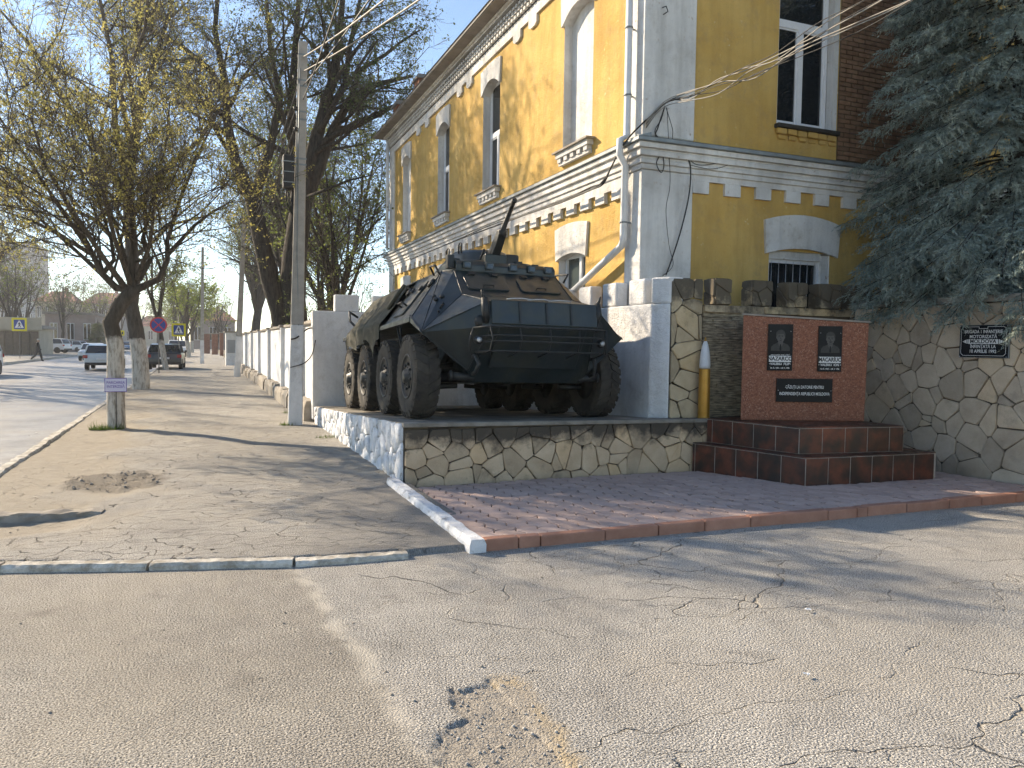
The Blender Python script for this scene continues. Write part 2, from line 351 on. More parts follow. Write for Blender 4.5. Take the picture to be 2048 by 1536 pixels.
M['leaf_fresh'] = m_leaf('fresh_green_leaf', [(0.12, 0.16, 0.035), (0.20, 0.25, 0.05), (0.28, 0.32, 0.08)], 0.5)
M['needle'] = m_leaf('blue_spruce_needle', [(0.13, 0.185, 0.175), (0.26, 0.32, 0.29), (0.44, 0.47, 0.39)], 0.25)
M['grass'] = m_leaf('grass_blade', [(0.06, 0.10, 0.02), (0.10, 0.15, 0.03)], 0.4)
def flat(name, c, rough=0.5, metal=0.0): return simple(name, tuple(x * 0.9 for x in c), c, 6.0, rough, 0, 0, metal)
M['sign_yellow'] = flat('sign_yellow', (0.72, 0.62, 0.02))
M['sign_blue'] = flat('sign_blue', (0.025, 0.06, 0.28))
M['sign_red'] = flat('sign_red', (0.52, 0.03, 0.04))
M['sign_white'] = flat('sign_white', (0.74, 0.75, 0.76))
M['sign_lilac'] = flat('sign_lilac', (0.58, 0.57, 0.72))
M['sign_violet'] = flat('sign_violet_ink', (0.12, 0.07, 0.34))
M['post'] = flat('dark_post', (0.10, 0.10, 0.10))

# ------------------------------------------------------------------ mesh helpers
class MB:
    def __init__(s): s.v = []; s.f = []; s.mi = []; s.sm = []
    def add(s, vs, fs, mi=0, sm=False):
        o = len(s.v); s.v.extend(tuple(p) for p in vs)
        for f in fs: s.f.append(tuple(i + o for i in f)); s.mi.append(mi); s.sm.append(sm)
        return s
    def box(s, x0, x1, y0, y1, z0, z1, mi=0):
        vs = [(x, y, z) for z in (z0, z1) for y in (y0, y1) for x in (x0, x1)]
        return s.add(vs, [(0, 2, 3, 1), (4, 5, 7, 6), (0, 1, 5, 4), (2, 6, 7, 3), (0, 4, 6, 2), (1, 3, 7, 5)], mi)
    def obox(s, c, size, rot=None, mi=0):
        c = Vector(c); r = rot or Matrix.Identity(3)
        vs = [c + r @ Vector((x * size[0] / 2, y * size[1] / 2, z * size[2] / 2)) for z in (-1, 1) for y in (-1, 1) for x in (-1, 1)]
        return s.add(vs, [(0, 2, 3, 1), (4, 5, 7, 6), (0, 1, 5, 4), (2, 6, 7, 3), (0, 4, 6, 2), (1, 3, 7, 5)], mi)
    def prism(s, poly, fn, c0, c1, mi=0, sm=False):
        n = len(poly)
        vs = [fn(a, b, c0) for a, b in poly] + [fn(a, b, c1) for a, b in poly]
        fs = [tuple(range(n))[::-1], tuple(range(n, 2 * n))] + [(i, (i + 1) % n, n + (i + 1) % n, n + i) for i in range(n)]
        return s.add(vs, fs, mi, sm)
    def hexa(s, p, mi=0):   # 8 points: bottom 4 (ccw) then top 4
        return s.add(p, [(3, 2, 1, 0), (4, 5, 6, 7), (0, 1, 5, 4), (1, 2, 6, 5), (2, 3, 7, 6), (3, 0, 4, 7)], mi)
    def tube(s, path, rad, n=8, cap=True, mi=0, sm=True):
        path = [Vector(p) for p in path]; k = len(path)
        if not isinstance(rad, (list, tuple)): rad = [rad] * k
        vs = []; up = None
        for i, p in enumerate(path):
            t = (path[min(i + 1, k - 1)] - path[max(i - 1, 0)])
            t = t.normalized() if t.length > 1e-9 else Vector((0, 0, 1))
            if up is None: up = t.orthogonal().normalized()
            else:
                up = up - t * up.dot(t)
                up = up.normalized() if up.length > 1e-6 else t.orthogonal().normalized()
            b = t.cross(up)
            for j in range(n):
                a = 2 * math.pi * j / n
                vs.append(p + (up * math.cos(a) + b * math.sin(a)) * rad[i])
        fs = [(i * n + j, i * n + (j + 1) % n, (i + 1) * n + (j + 1) % n, (i + 1) * n + j) for i in range(k - 1) for j in range(n)]
        if cap: fs += [tuple(range(n))[::-1], tuple(range((k - 1) * n, k * n))]
        return s.add(vs, fs, mi, sm)
    def lathe(s, prof, n=24, fn=lambda r, a, z: (r * math.cos(a), r * math.sin(a), z), mi=0, sm=True):
        k = len(prof)
        vs = [fn(r, 2 * math.pi * j / n, z) for r, z in prof for j in range(n)]
        fs = [(i * n + j, i * n + (j + 1) % n, (i + 1) * n + (j + 1) % n, (i + 1) * n + j) for i in range(k - 1) for j in range(n)]
        fs += [tuple(range(n))[::-1], tuple(range((k - 1) * n, k * n))]
        return s.add(vs, fs, mi, sm)
    def mesh(s, name, mats):
        me = bpy.data.meshes.new(name); me.from_pydata(s.v, [], s.f)
        for m in (mats if isinstance(mats, (list, tuple)) else [mats]): me.materials.append(M[m] if isinstance(m, str) else m)
        me.polygons.foreach_set('material_index', s.mi); me.polygons.foreach_set('use_smooth', s.sm)
        me.update(); return me
    def build(s, name, mats, parent=None, bevel=0.0, fix=False, segs=1):
        me = s.mesh(name, mats)
        if fix:
            bm = bmesh.new(); bm.from_mesh(me); bmesh.ops.recalc_face_normals(bm, faces=bm.faces); bm.to_mesh(me); bm.free()
        o = link(name, me, parent)
        if bevel:
            b = o.modifiers.new('bevel', 'BEVEL'); b.width = bevel; b.segments = segs; b.limit_method = 'ANGLE'; b.angle_limit = R_(35)
        return o
def link(name, data, parent=None):
    o = bpy.data.objects.new(name, data); COL.objects.link(o)
    if parent is not None:
        o.parent = parent
        o.matrix_parent_inverse = PINV.get(parent.name) or Matrix.Identity(4)
    return o
PINV = {}
def thing(name, label, cat, loc=(0, 0, 0), group=None):
    # Empty at the thing's base; parts given in world coordinates keep their place through the inverse
    o = bpy.data.objects.new(name, None); COL.objects.link(o); o.location = loc; o.empty_display_size = 0.2
    PINV[o.name] = Matrix.Translation(Vector(loc)).inverted()
    return tag(o, label, cat, group)
def tag(o, label, cat, group=None):
    o['label'] = label; o['category'] = cat
    if group: o['group'] = group
    return o
def structure(o): o['kind'] = 'structure'; return o
def stuff(o): o['kind'] = 'stuff'; return o
def np_mesh(name, V, Fq, mats, parent=None, smooth=False, mi=None):
    me = bpy.data.meshes.new(name); n = len(Fq); k = Fq.shape[1]
    me.vertices.add(len(V)); me.vertices.foreach_set('co', np.ascontiguousarray(V, dtype=np.float32).ravel())
    me.loops.add(n * k); me.loops.foreach_set('vertex_index', np.ascontiguousarray(Fq, dtype=np.int32).ravel())
    me.polygons.add(n); me.polygons.foreach_set('loop_start', np.arange(0, n * k, k, dtype=np.int32))
    me.polygons.foreach_set('loop_total', np.full(n, k, dtype=np.int32))
    for m in (mats if isinstance(mats, (list, tuple)) else [mats]): me.materials.append(M[m])
    if smooth: me.polygons.foreach_set('use_smooth', np.ones(n, dtype=bool))
    if mi is not None: me.polygons.foreach_set('material_index', mi.astype(np.int32))
    me.update(calc_edges=True); me.validate()
    return link(name, me, parent)
def vnoise(x, y, seed=0):
    # smooth value noise on numpy arrays
    rs = np.random.RandomState(seed); T = rs.rand(256, 256)
    xi = np.floor(x).astype(int); yi = np.floor(y).astype(int); fx = x - xi; fy = y - yi
    fx = fx * fx * (3 - 2 * fx); fy = fy * fy * (3 - 2 * fy)
    g = lambda a, b: T[a % 256, b % 256]
    return (g(xi, yi) * (1 - fx) + g(xi + 1, yi) * fx) * (1 - fy) + (g(xi, yi + 1) * (1 - fx) + g(xi + 1, yi + 1) * fx) * fy
def fbm(x, y, seed=0, o=4):
    r = 0; a = 0.5
    for i in range(o): r = r + a * vnoise(x * 2 ** i, y * 2 ** i, seed + i); a *= 0.5
    return r
def grid_sheet(name, xs, ys, zf, mat, attrs=None):
    X, Y = np.meshgrid(xs, ys); Z = zf(X, Y)
    V = np.stack([X.ravel(), Y.ravel(), Z.ravel()], 1); nx, ny = len(xs), len(ys)
    i = np.arange((nx - 1) * (ny - 1)); r, c = i // (nx - 1), i % (nx - 1); a = r * nx + c
    o = np_mesh(name, V, np.stack([a, a + 1, a + 1 + nx, a + nx], 1), mat, None, True)
    for k, fn in (attrs or {}).items():
        at = o.data.attributes.new(k, 'FLOAT', 'POINT'); at.data.foreach_set('value', fn(X, Y).ravel().astype(np.float32))
    return o
def text(parent, s, fn, size, mat, depth=0.002, sx=1.0, bold=0.0, name='lettering'):
    # flat lettering centred on (0,0); fn(a, b, c) maps to the world
    cu = bpy.data.curves.new('text', 'FONT'); cu.body = s; cu.size = size; cu.align_x = 'CENTER'; cu.align_y = 'CENTER'
    cu.offset = bold; cu.resolution_u = 3
    ob = bpy.data.objects.new('text', cu); COL.objects.link(ob)
    dg = bpy.context.evaluated_depsgraph_get()
    me = bpy.data.meshes.new_from_object(ob.evaluated_get(dg)); bpy.data.objects.remove(ob); bpy.data.curves.remove(cu)
    for v in me.vertices: v.co = fn(v.co.x * sx, v.co.y, depth)
    me.name = name; me.materials.clear(); me.materials.append(M[mat])
    return link(name, me, parent)
def clip_half(poly, px, py, nx, ny):
    out = []; n = len(poly)
    for i in range(n):
        a = poly[i]; b = poly[(i + 1) % n]
        da = (a[0] - px) * nx + (a[1] - py) * ny; db = (b[0] - px) * nx + (b[1] - py) * ny
        if da <= 0: out.append(a)
        if (da < 0 < db) or (db < 0 < da):
            t = da / (da - db); out.append((a[0] + (b[0] - a[0]) * t, a[1] + (b[1] - a[1]) * t))
    return out
def crazy_cells(w, h, size, seed, gap, jit=0.55, aspect=1.0):
    rg = random.Random(seed); pts = []
    nx = max(1, round(w / (size * aspect))); ny = max(1, round(h / size))
    for j in range(ny):
        for i in range(nx):
            if rg.random() < 0.20 and nx > 3 and ny > 2: continue
            pts.append(((i + 0.5 + (0.25 if j % 2 else -0.25) + rg.uniform(-jit, jit)) * w / nx, (j + 0.5 + rg.uniform(-jit, jit)) * h / ny))
    cells = []; wt = [rg.uniform(-0.16, 0.16) * size * size for _ in pts]
    for i, (x, y) in enumerate(pts):
        p = [(gap / 2, gap / 2), (w - gap / 2, gap / 2), (w - gap / 2, h - gap / 2), (gap / 2, h - gap / 2)]
        for j, (u, v) in enumerate(pts):
            if i == j: continue
            dx, dy = u - x, v - y; d = math.hypot(dx, dy)
            if d > size * 4 or d < 1e-6: continue
            dx /= d; dy /= d
            k = d / 2 + (wt[i] - wt[j]) / (2 * d) * 1.6 - gap / 2
            p = clip_half(p, x + dx * k, y + dy * k, dx, dy)
            if len(p) < 3: break
        if len(p) >= 3:
            ar = abs(sum(p[q][0] * p[(q + 1) % len(p)][1] - p[(q + 1) % len(p)][0] * p[q][1] for q in range(len(p)))) / 2
            if ar > size * size * 0.05: cells.append(p)
    return cells
def soften(p, k=0.22):
    out = []
    for i in range(len(p)):
        a, b = p[i], p[(i + 1) % len(p)]
        L = math.hypot(b[0] - a[0], b[1] - a[1]); q = min(k, 0.03 / max(L, 1e-6))
        out += [(a[0] + (b[0] - a[0]) * q, a[1] + (b[1] - a[1]) * q), (b[0] + (a[0] - b[0]) * q, b[1] + (a[1] - b[1]) * q)]
    return out
def stones(parent, fn, w, h, size, seed, mat, gap=0.016, depth=0.03, bulge=0.0, skip=None, aspect=1.0, name='stone', rough=0.006):
    rg = random.Random(seed + 99); out = []
    for p in crazy_cells(w, h, size, seed, gap, aspect=aspect):
        cx = sum(a for a, b in p) / len(p); cy = sum(b for a, b in p) / len(p)
        if skip and skip(cx, cy): continue
        p = [(a + rg.uniform(-0.006, 0.006), b + rg.uniform(-0.006, 0.006)) for a, b in soften(p, 0.10)]; n = len(p); d = depth * rg.uniform(0.6, 1.25); ta, tb = rg.uniform(-0.05, 0.05), rg.uniform(-0.05, 0.05)
        mb = MB(); vs = []
        for (k, c) in ((1.0, -0.01), (1.0, d * 0.6), (0.955, d)):
            for a, b in p:
                aa, bb = cx + (a - cx) * k, cy + (b - cy) * k
                vs.append(fn(aa, bb, c + (ta * (a - cx) + tb * (b - cy) + rg.uniform(-rough, rough) if c > 0 else 0)))
        fs = [(r * n + i, r * n + (i + 1) % n, (r + 1) * n + (i + 1) % n, (r + 1) * n + i) for r in (0, 1) for i in range(n)]
        if bulge:
            vs.append(fn(cx, cy, d + bulge)); fs += [(2 * n + i, 2 * n + (i + 1) % n, 3 * n) for i in range(n)]
        else: fs.append(tuple(range(2 * n, 3 * n)))
        mb.add(vs, fs, 0, bool(bulge)); out.append(mb.build(name, mat, parent, fix=True))
    return out

# ================================================================== GROUND
def lin(a, b, step): return list(np.arange(a, b, step))
structure(MB().add([(-900, -60, -0.16), (900, -60, -0.16), (900, 1500, -0.16), (-900, 1500, -0.16)], [(0, 1, 2, 3)]).build('ground', 'earth'))
KX = -2.33                                                   # street kerb line
WKY = 6.25
def road_z(X, Y): return -0.085 + 0.03 * (fbm(X * 0.4, Y * 0.4, 5) - 0.5)
structure(grid_sheet('road', np.array(lin(-12.2, KX - 0.02, 0.35) + [KX - 0.02]), np.array(lin(6.9, 40, 0.35) + lin(40, 320, 3.0)), road_z, 'road'))
def drv_line(X): return np.interp(X, [-3.0, -1.374, -0.357, 0.698, 1.521, 2.1], [6.95, 6.593, 6.276, 6.003, 5.937, 5.9])
HOLE = [(0.88, 2.55), (0.90, 2.9), (0.935, 3.08), (1.03, 3.27), (1.10, 3.38), (1.17, 3.55), (1.29, 3.60), (1.42, 3.66), (1.49, 3.60), (1.52, 3.48), (1.50, 3.33), (1.49, 3.16), (1.475, 3.0), (1.46, 2.86), (1.44, 2.5)]
def poly_sd(X, Y, P):
    d = np.full(X.shape, 1e9); ins = np.zeros(X.shape, bool); n = len(P)
    for i in range(n):
        (ax, ay), (bx, by) = P[i], P[(i + 1) % n]
        t = np.clip(((X - ax) * (bx - ax) + (Y - ay) * (by - ay)) / ((bx - ax) ** 2 + (by - ay) ** 2 + 1e-12), 0, 1)
        d = np.minimum(d, np.hypot(X - ax - t * (bx - ax), Y - ay - t * (by - ay)))
        c = ((ay > Y) != (by > Y)) & (X < (bx - ax) * (Y - ay) / (by - ay + 1e-12) + ax); ins ^= c
    return np.where(ins, -d, d)
def hole_sd(X, Y):
    w = 0.16 * (fbm(X * 7, Y * 7, 21, 4) - 0.47) + 0.07 * (fbm(X * 26, Y * 26, 25, 3) - 0.45)
    return poly_sd(X, Y, HOLE) + w
def drive_z(X, Y):
    z = 0.03 * (fbm(X * 0.5, Y * 0.5, 3) - 0.5) + 0.006 * (fbm(X * 4, Y * 4, 8) - 0.5)
    s = hole_sd(X, Y); k = np.clip(-s / 0.03, 0, 1)
    rim = np.where(X > 1.38, 0.35, 1.0)
    z = z - k * rim * (0.015 + 0.016 * (fbm(X * 22, Y * 22, 31) - 0.4))
    z = z - np.clip(-s / 0.4, 0, 1) * 0.01
    return z
def hole_m(X, Y): return np.clip(-hole_sd(X, Y) / 0.03, 0, 1)
def sand_m(X, Y):
    s = hole_sd(X, Y); return np.clip(1 - np.abs(s + 0.045) / 0.07, 0, 1) * (X > 1.36) * np.clip(fbm(X * 9, Y * 9, 41) * 2.4 - 0.5, 0, 1)
xs = np.array(lin(-12.0, -3.0, 0.6) + lin(-3.0, 0.75, 0.06) + lin(0.75, 1.75, 0.013) + lin(1.75, 10, 0.06) + lin(10, 24, 0.8))
ys = np.array(lin(-6, 1.9, 0.3) + lin(1.9, 3.85, 0.013) + lin(3.85, 6.0, 0.05) + lin(6.0, 6.95, 0.06))
drv = grid_sheet('driveway', xs, ys, lambda X, Y: np.where(Y > drv_line(X) + 0.16, -0.09, drive_z(X, Y)), 'drive', {'hole': hole_m, 'sand': sand_m})
structure(drv)
# sidewalk: dusty, heaved, cracked; a dirt shoulder and a crumbled dark patch at its road side
def dirt_m(X, Y):
    n = fbm(X * 1.3, Y * 0.8, 51, 5)
    a = np.clip((-0.55 - X + (n - 0.47) * 2.6 - np.clip(Y - 13, 0, 9) * 0.06) / 0.7, 0, 1)
    return a * np.clip((Y - 6.9) / 0.8, 0, 1) * np.clip((60 - Y) / 30, 0, 1)
def dark_m(X, Y):
    n = fbm(X * 4, Y * 4, 61, 4)
    e = ((X + 0.98) / 0.62) ** 2 + ((Y - 10.15) / 0.62) ** 2
    e2 = ((X - 0.25) / 0.25) ** 2 + ((Y - 15.8) / 0.55) ** 2
    return np.clip((1.15 - e + (n - 0.45) * 2.2) / 0.5, 0, 1) + 0.5 * np.clip((1.0 - e2 + (n - 0.45) * 2.0) / 0.5, 0, 1)
def patch_m(X, Y):
    e = np.minimum(X - 0.78 - 0.10 * (Y - 6.5), 9.6 - Y) + 0.25 * (fbm(X * 3, Y * 3, 91, 4) - 0.47)
    return np.clip(e / 0.10, 0, 1)
def walk_z(X, Y):
    z = 0.05 + 0.05 * (fbm(X * 0.7, Y * 0.5, 71) - 0.5) + 0.012 * (fbm(X * 4, Y * 3, 75) - 0.5)
    dk = np.clip(dark_m(X, Y), 0, 1)
    z = z + dk * (0.085 * (fbm(X * 11, Y * 11, 77, 4) - 0.42)) - dirt_m(X, Y) * 0.02
    q = ((X + 1.75) / 0.8) ** 2 + ((Y - 8.0) / 0.5) ** 2
    z = z - 0.05 * np.clip(1.2 - q, 0, 1)
    return np.where(Y < 7.0, np.minimum(z, 0.045), z)
xs = np.array(lin(KX, 2.3, 0.05) + [2.3])
ys = np.array(lin(5.85, 13, 0.05) + lin(13, 26, 0.1) + lin(26, 60, 0.6) + lin(60, 320, 6))
wk = grid_sheet('sidewalk', xs, ys, lambda X, Y: np.where(Y < drv_line(X) + 0.06, -0.10, walk_z(X, Y)), 'walk', {'dirt': dirt_m, 'dark': dark_m, 'patch': patch_m})
structure(wk)
structure(MB().box(2.25, 40, 16.6, 300, -0.3, -0.02).build('yard', 'earth'))
structure(MB().box(9.3, 40, -6, 16.4, -0.3, 0.012).build('yard', 'earth'))
# left side of the street: far pavement
structure(MB().box(-60, -12.2, 6, 320, -0.4, 0.04).build('pavement', 'walk'))
# kerbs --------------------------------------------------------------
def rough_bar(mb, a, b, w, h, z0, seed, steps=None, amp=0.012):
    # a weathered kerb stone between ground points a, b
    rg = random.Random(seed); a = Vector((a[0], a[1], 0)); b = Vector((b[0], b[1], 0)); d = b - a; L = d.length
    k = steps or max(3, int(L / 0.05)); t = d / L; nrm = Vector((-t.y, t.x, 0)); vs = []
    for i in range(k + 1):
        c = a + d * i / k
        for (o, z) in ((-w / 2, 0), (-w / 2, h * 0.8), (-w * 0.36, h), (w * 0.36, h), (w / 2, h * 0.8), (w / 2, 0)):
            e = 0 if z == 0 else amp
            p = c + nrm * (o + rg.uniform(-e, e)); vs.append((p.x, p.y, z0 + z + rg.uniform(-e, e) * 0.8))
    fs = [(i * 6 + j, i * 6 + j + 1, (i + 1) * 6 + j + 1, (i + 1) * 6 + j) for i in range(k) for j in range(5)]
    fs += [tuple(range(6)), tuple(range(k * 6, k * 6 + 6))[::-1]]
    mb.add(vs, fs); return mb
kerb = structure(thing('street_kerb', '', '', (KX, 6.9, 0))); del kerb['label'], kerb['category']
y = 7.2; i = 0
while y < 130:
    L = 1.0 if y < 40 else 3.0
    dx = random.Random(i).uniform(-0.015, 0.015)
    rough_bar(MB(), (KX + dx, y + 0.008), (KX + dx + 0.01, y + L - 0.008), 0.15, 0.17, -0.11, i, 6).build('kerb_stone', 'kerb_old', kerb, fix=True)
    y += L; i += 1
kerb = structure(thing('driveway_kerb', '', '', (0, 6.2, 0))); del kerb['label'], kerb['category']
for j, (a, b) in enumerate([((-3.0, 6.95), (-2.34, 6.81)), ((-2.32, 6.80), (-1.36, 6.585)), ((-1.34, 6.575), (-0.36, 6.275)), ((-0.345, 6.27), (0.65, 6.02)), ((0.665, 6.015), (1.52, 5.945))]):
    rough_bar(MB(), a, b, 0.13, 0.115 if j < 4 else 0.105, -0.062, 300 + j, amp=0.0045).build('kerb_stone', 'kerb_old', kerb, fix=True)
ob = rough_bar(MB(), (-2.1, 8.5), (-0.88, 8.33), 0.17, 0.085, -0.025, 351, 14, amp=0.016).build('broken_kerb', 'old_concrete', fix=True)
tag(ob, 'broken lump of old kerb sunk in the dusty dirt beside the sidewalk', 'kerb stone')
kerb = structure(thing('pavement_kerb', '', '', (-12.2, 7, 0))); del kerb['label'], kerb['category']
for j in range(36): rough_bar(MB(), (-12.2, 20 + j * 3), (-12.2, 22.98 + j * 3), 0.18, 0.2, -0.1, 400 + j, 2).build('kerb_stone', 'kerb_old', kerb, fix=True)
# crumbs of asphalt and pebbles
def crumbs(name, n, area, size, seed, mat, zf, dens=None):
    rs = np.random.RandomState(seed); P = []
    base = np.array([(1, 0, -.3), (-.5, .87, -.3), (-.5, -.87, -.3), (.6, .5, .5), (-.7, .2, .6), (.1, -.8, .5)]); tri = np.array([(0, 1, 3), (1, 4, 3), (1, 2, 4), (2, 5, 4), (2, 0, 5), (0, 3, 5), (3, 4, 5), (0, 2, 1)])
    x = rs.uniform(area[0], area[1], n); y = rs.uniform(area[2], area[3], n)
    if dens is not None:
        k = rs.rand(n) < dens(x, y); x, y = x[k], y[k]
    n = len(x); s = size[0] + (size[1] - size[0]) * rs.rand(n) ** 3; a = rs.rand(n) * 6.28; z = zf(x, y)
    V = base[None] * s[:, None, None] * (0.7 + 0.6 * rs.rand(n, 6, 1))
    c, sn = np.cos(a)[:, None], np.sin(a)[:, None]
    V = np.stack([V[..., 0] * c - V[..., 1] * sn + x[:, None], V[..., 0] * sn + V[..., 1] * c + y[:, None], V[..., 2] + z[:, None] + 0.2 * s[:, None]], 2)
    return np_mesh(name, V.reshape(-1, 3), (tri[None] + (np.arange(n) * 6)[:, None, None]).reshape(-1, 3), mat)
cr = crumbs('asphalt_crumbs', 300, (-1.7, -0.25, 9.4, 10.9), (0.003, 0.026), 5, 'old_concrete', walk_z, lambda x, y: np.clip(dark_m(x, y), 0, 1))
tag(stuff(cr), 'scatter of dark crumbled asphalt on the dusty sidewalk', 'rubble')
cr = crumbs('gravel', 800, (0.85, 1.56, 2.4, 3.7), (0.003, 0.011), 6, 'concrete', drive_z, lambda x, y: hole_m(x, y) * 0.9 + 0.03)
tag(stuff(cr), 'loose gravel in the broken patch of the driveway', 'gravel')
cr = crumbs('grit', 500, (-2.0, 6.0, 2.5, 12.0), (0.003, 0.012), 7, 'old_concrete', lambda x, y: np.where(y > drv_line(x), walk_z(x, y), drive_z(x, y)), lambda x, y: (y < 5.85) | ((y > 7) & (x < 2.0)) | ((x > 2.1) & (y < 5.8)))
tag(stuff(cr), 'small grit scattered over the asphalt', 'gravel')

# ================================================================== PINK PAVEMENT
PX0, PX1, PY0, PY1, PZ = 2.16, 9.42, 5.99, 8.87, 0.085
structure(MB().hexa([(PX0, PY0, -0.2), (PX1, PY0, -0.2), (PX1, PY1 + 0.1, -0.2), (PX0, PY1 + 0.1, -0.2), (PX0, PY0, PZ - 0.02), (PX1, PY0, PZ - 0.02), (PX1, PY1 + 0.1, PZ - 0.095), (PX0, PY1 + 0.1, PZ - 0.095)]).build('pavement_bed', 'joint'))
pav = structure(thing('paved_court', '', '', (5.8, 7.4, 0))); del pav['label'], pav['category']
def wave_edge(t): # zigzag of the paver edges, periodic
    return (0, 0.022, 0.022, -0.022, -0.022, 0)[t]
TT = (0.0, 0.2, 0.32, 0.68, 0.8, 1.0)
def paver_outline(a0, b0, w, d, g):
    p = []
    for k in range(5): p.append((a0 + g + (w - 2 * g) * TT[k], b0 + g + wave_edge(k)))
    for k in range(5): p.append((a0 + w - g + wave_edge(k), b0 + g + (d - 2 * g) * TT[k]))
    for k in range(5): p.append((a0 + w - g - (w - 2 * g) * TT[k], b0 + d - g + wave_edge(5 - k)))
    for k in range(5): p.append((a0 + g + wave_edge(5 - k), b0 + d - g - (d - 2 * g) * TT[k]))
    return p
PW, PD = 0.205, 0.232
pp = paver_outline(0, 0, PW, PD, 0.0075); n = len(pp); cxp, cyp = PW / 2, PD / 2
mb = MB(); vs = [(a, b, -0.03) for a, b in pp] + [(a, b, -0.004) for a, b in pp] + [(cxp + (a - cxp) * 0.955, cyp + (b - cyp) * 0.955, 0) for a, b in pp]
mb.add(vs, [(r * n + i, r * n + (i + 1) % n, (r + 1) * n + (i + 1) % n, (r + 1) * n + i) for r in (0, 1) for i in range(n)] + [tuple(range(2 * n, 3 * n))])
pme = mb.mesh('paver', 'paver')
cells = []
for j in range(int((PY1 - PY0) / PD) + 1):
    for i in range(int((PX1 - PX0) / PW)):
        x0 = PX0 + i * PW; y0 = PY0 + j * PD
        cx, cy = x0 + PW / 2, y0 + PD / 2
        if cy > 7.55 and cx > 6.95 - (cy - 7.46) * 0.49 and cx < 9.1: continue       # under the memorial steps
        if y0 + PD > PY1 + 0.07: continue
        cells.append((cx * 0.374 + cy * 0.926, x0, y0))
cells.sort(); rg = random.Random(4); rest = MB()
for k, (_, x0, y0) in enumerate(cells):
    z = PZ - 0.024 * (y0 - PY0) + rg.uniform(-0.004, 0.004) + 0.006 * math.sin(x0 * 1.3 + y0)
    if k < 300:
        o = link('paver', pme, pav); o.matrix_parent_inverse = Matrix.Identity(4)
        o.matrix_basis = Matrix.Translation((x0 - 5.8, y0 - 7.4, z)) @ Matrix.Rotation(rg.uniform(-0.007, 0.007), 4, 'X') @ Matrix.Rotation(rg.uniform(-0.007, 0.007), 4, 'Y')
    else: rest.add([(a + x0, b + y0, c + z) for a, b, c in mb.v], mb.f)
stuff(rest.build('far_pavers', 'paver', pav))
kb = structure(thing('paved_court_kerb', '', '', (5.8, 5.92, 0))); del kb['label'], kb['category']
x = 2.16; rg = random.Random(8)
for L in (0.30, 0.20, 0.62, 0.55, 0.50, 0.52, 0.95, 0.38, 0.14, 0.55, 0.62, 0.50, 0.55, 0.60, 0.62, 0.6):
    y0 = 5.89 + rg.uniform(-0.006, 0.006); z1 = 0.098 + rg.uniform(-0.006, 0.006)
    MB().box(x + 0.004, x + L - 0.004, y0, 5.988, -0.12, z1).build('kerb_stone', 'kerb_pink', kb, bevel=0.012, segs=2); x += L
rough_bar(MB(), (2.085, 5.86), (2.10, 8.93), 0.145, 0.235, -0.12, 77, 26, 0.007).build('white_kerb_stone', 'rock_white', kb, fix=True)

# ================================================================== PLATFORM
def plat_z(x, y): return 0.765 - 0.052 * (y - 8.9) - 0.011 * (x - 2.2)
plat = thing('stone_platform', 'low stone platform with whitewashed street side carrying the armoured vehicle', 'platform', (4.0, 8.9, 0))
def pz8(x0, x1, y0, y1, zb, dz): return [(x0, y0, zb), (x1, y0, zb), (x1, y1, zb), (x0, y1, zb), (x0, y0, plat_z(x0, y0) + dz), (x1, y0, plat_z(x1, y0) + dz), (x1, y1, plat_z(x1, y1) + dz), (x0, y1, plat_z(x0, y1) + dz)]
b = MB(); b.hexa(pz8(2.24, 6.2, 8.93, 16.35, -0.2, -0.05)); b.hexa(pz8(6.2, 7.15, 8.93, 9.3, -0.2, -0.05)); b.build('core', 'mortar', plat)
b = MB(); b.hexa([(p[0], p[1], p[2] - 0.055) for p in pz8(2.215, 6.3, 8.875, 16.35, 0, 0)[4:]] + pz8(2.215, 6.3, 8.875, 16.35, 0, 0)[4:]); b.hexa([(p[0], p[1], p[2] - 0.055) for p in pz8(6.302, 7.14, 8.875, 9.28, 0, -0.001)[4:]] + pz8(6.302, 7.14, 8.875, 9.28, 0, -0.001)[4:]); b.build('slab', 'slab', plat, bevel=0.012, segs=2)
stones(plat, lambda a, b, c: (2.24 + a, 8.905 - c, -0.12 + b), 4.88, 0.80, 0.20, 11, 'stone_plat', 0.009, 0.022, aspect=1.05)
ws = stones(plat, lambda a, b, c: (2.222 - c, 16.3 - a, -0.12 + b * (plat_z(2.2, 16.3 - a) + 0.115) / 0.72), 7.36, 0.72, 0.23, 12, 'rock_white', 0.012, 0.034, bulge=0.018, aspect=1.0, name='whitewashed_stone', rough=0.014)
# kerb stones of crushed rubble at the slab corner
tag(MB().tube([(2.55, 8.915, 0.69), (2.9, 8.91, 0.7)], 0.004, 5).build('twig', 'bark'), 'thin dry twig lying on the edge of the stone platform', 'twig')

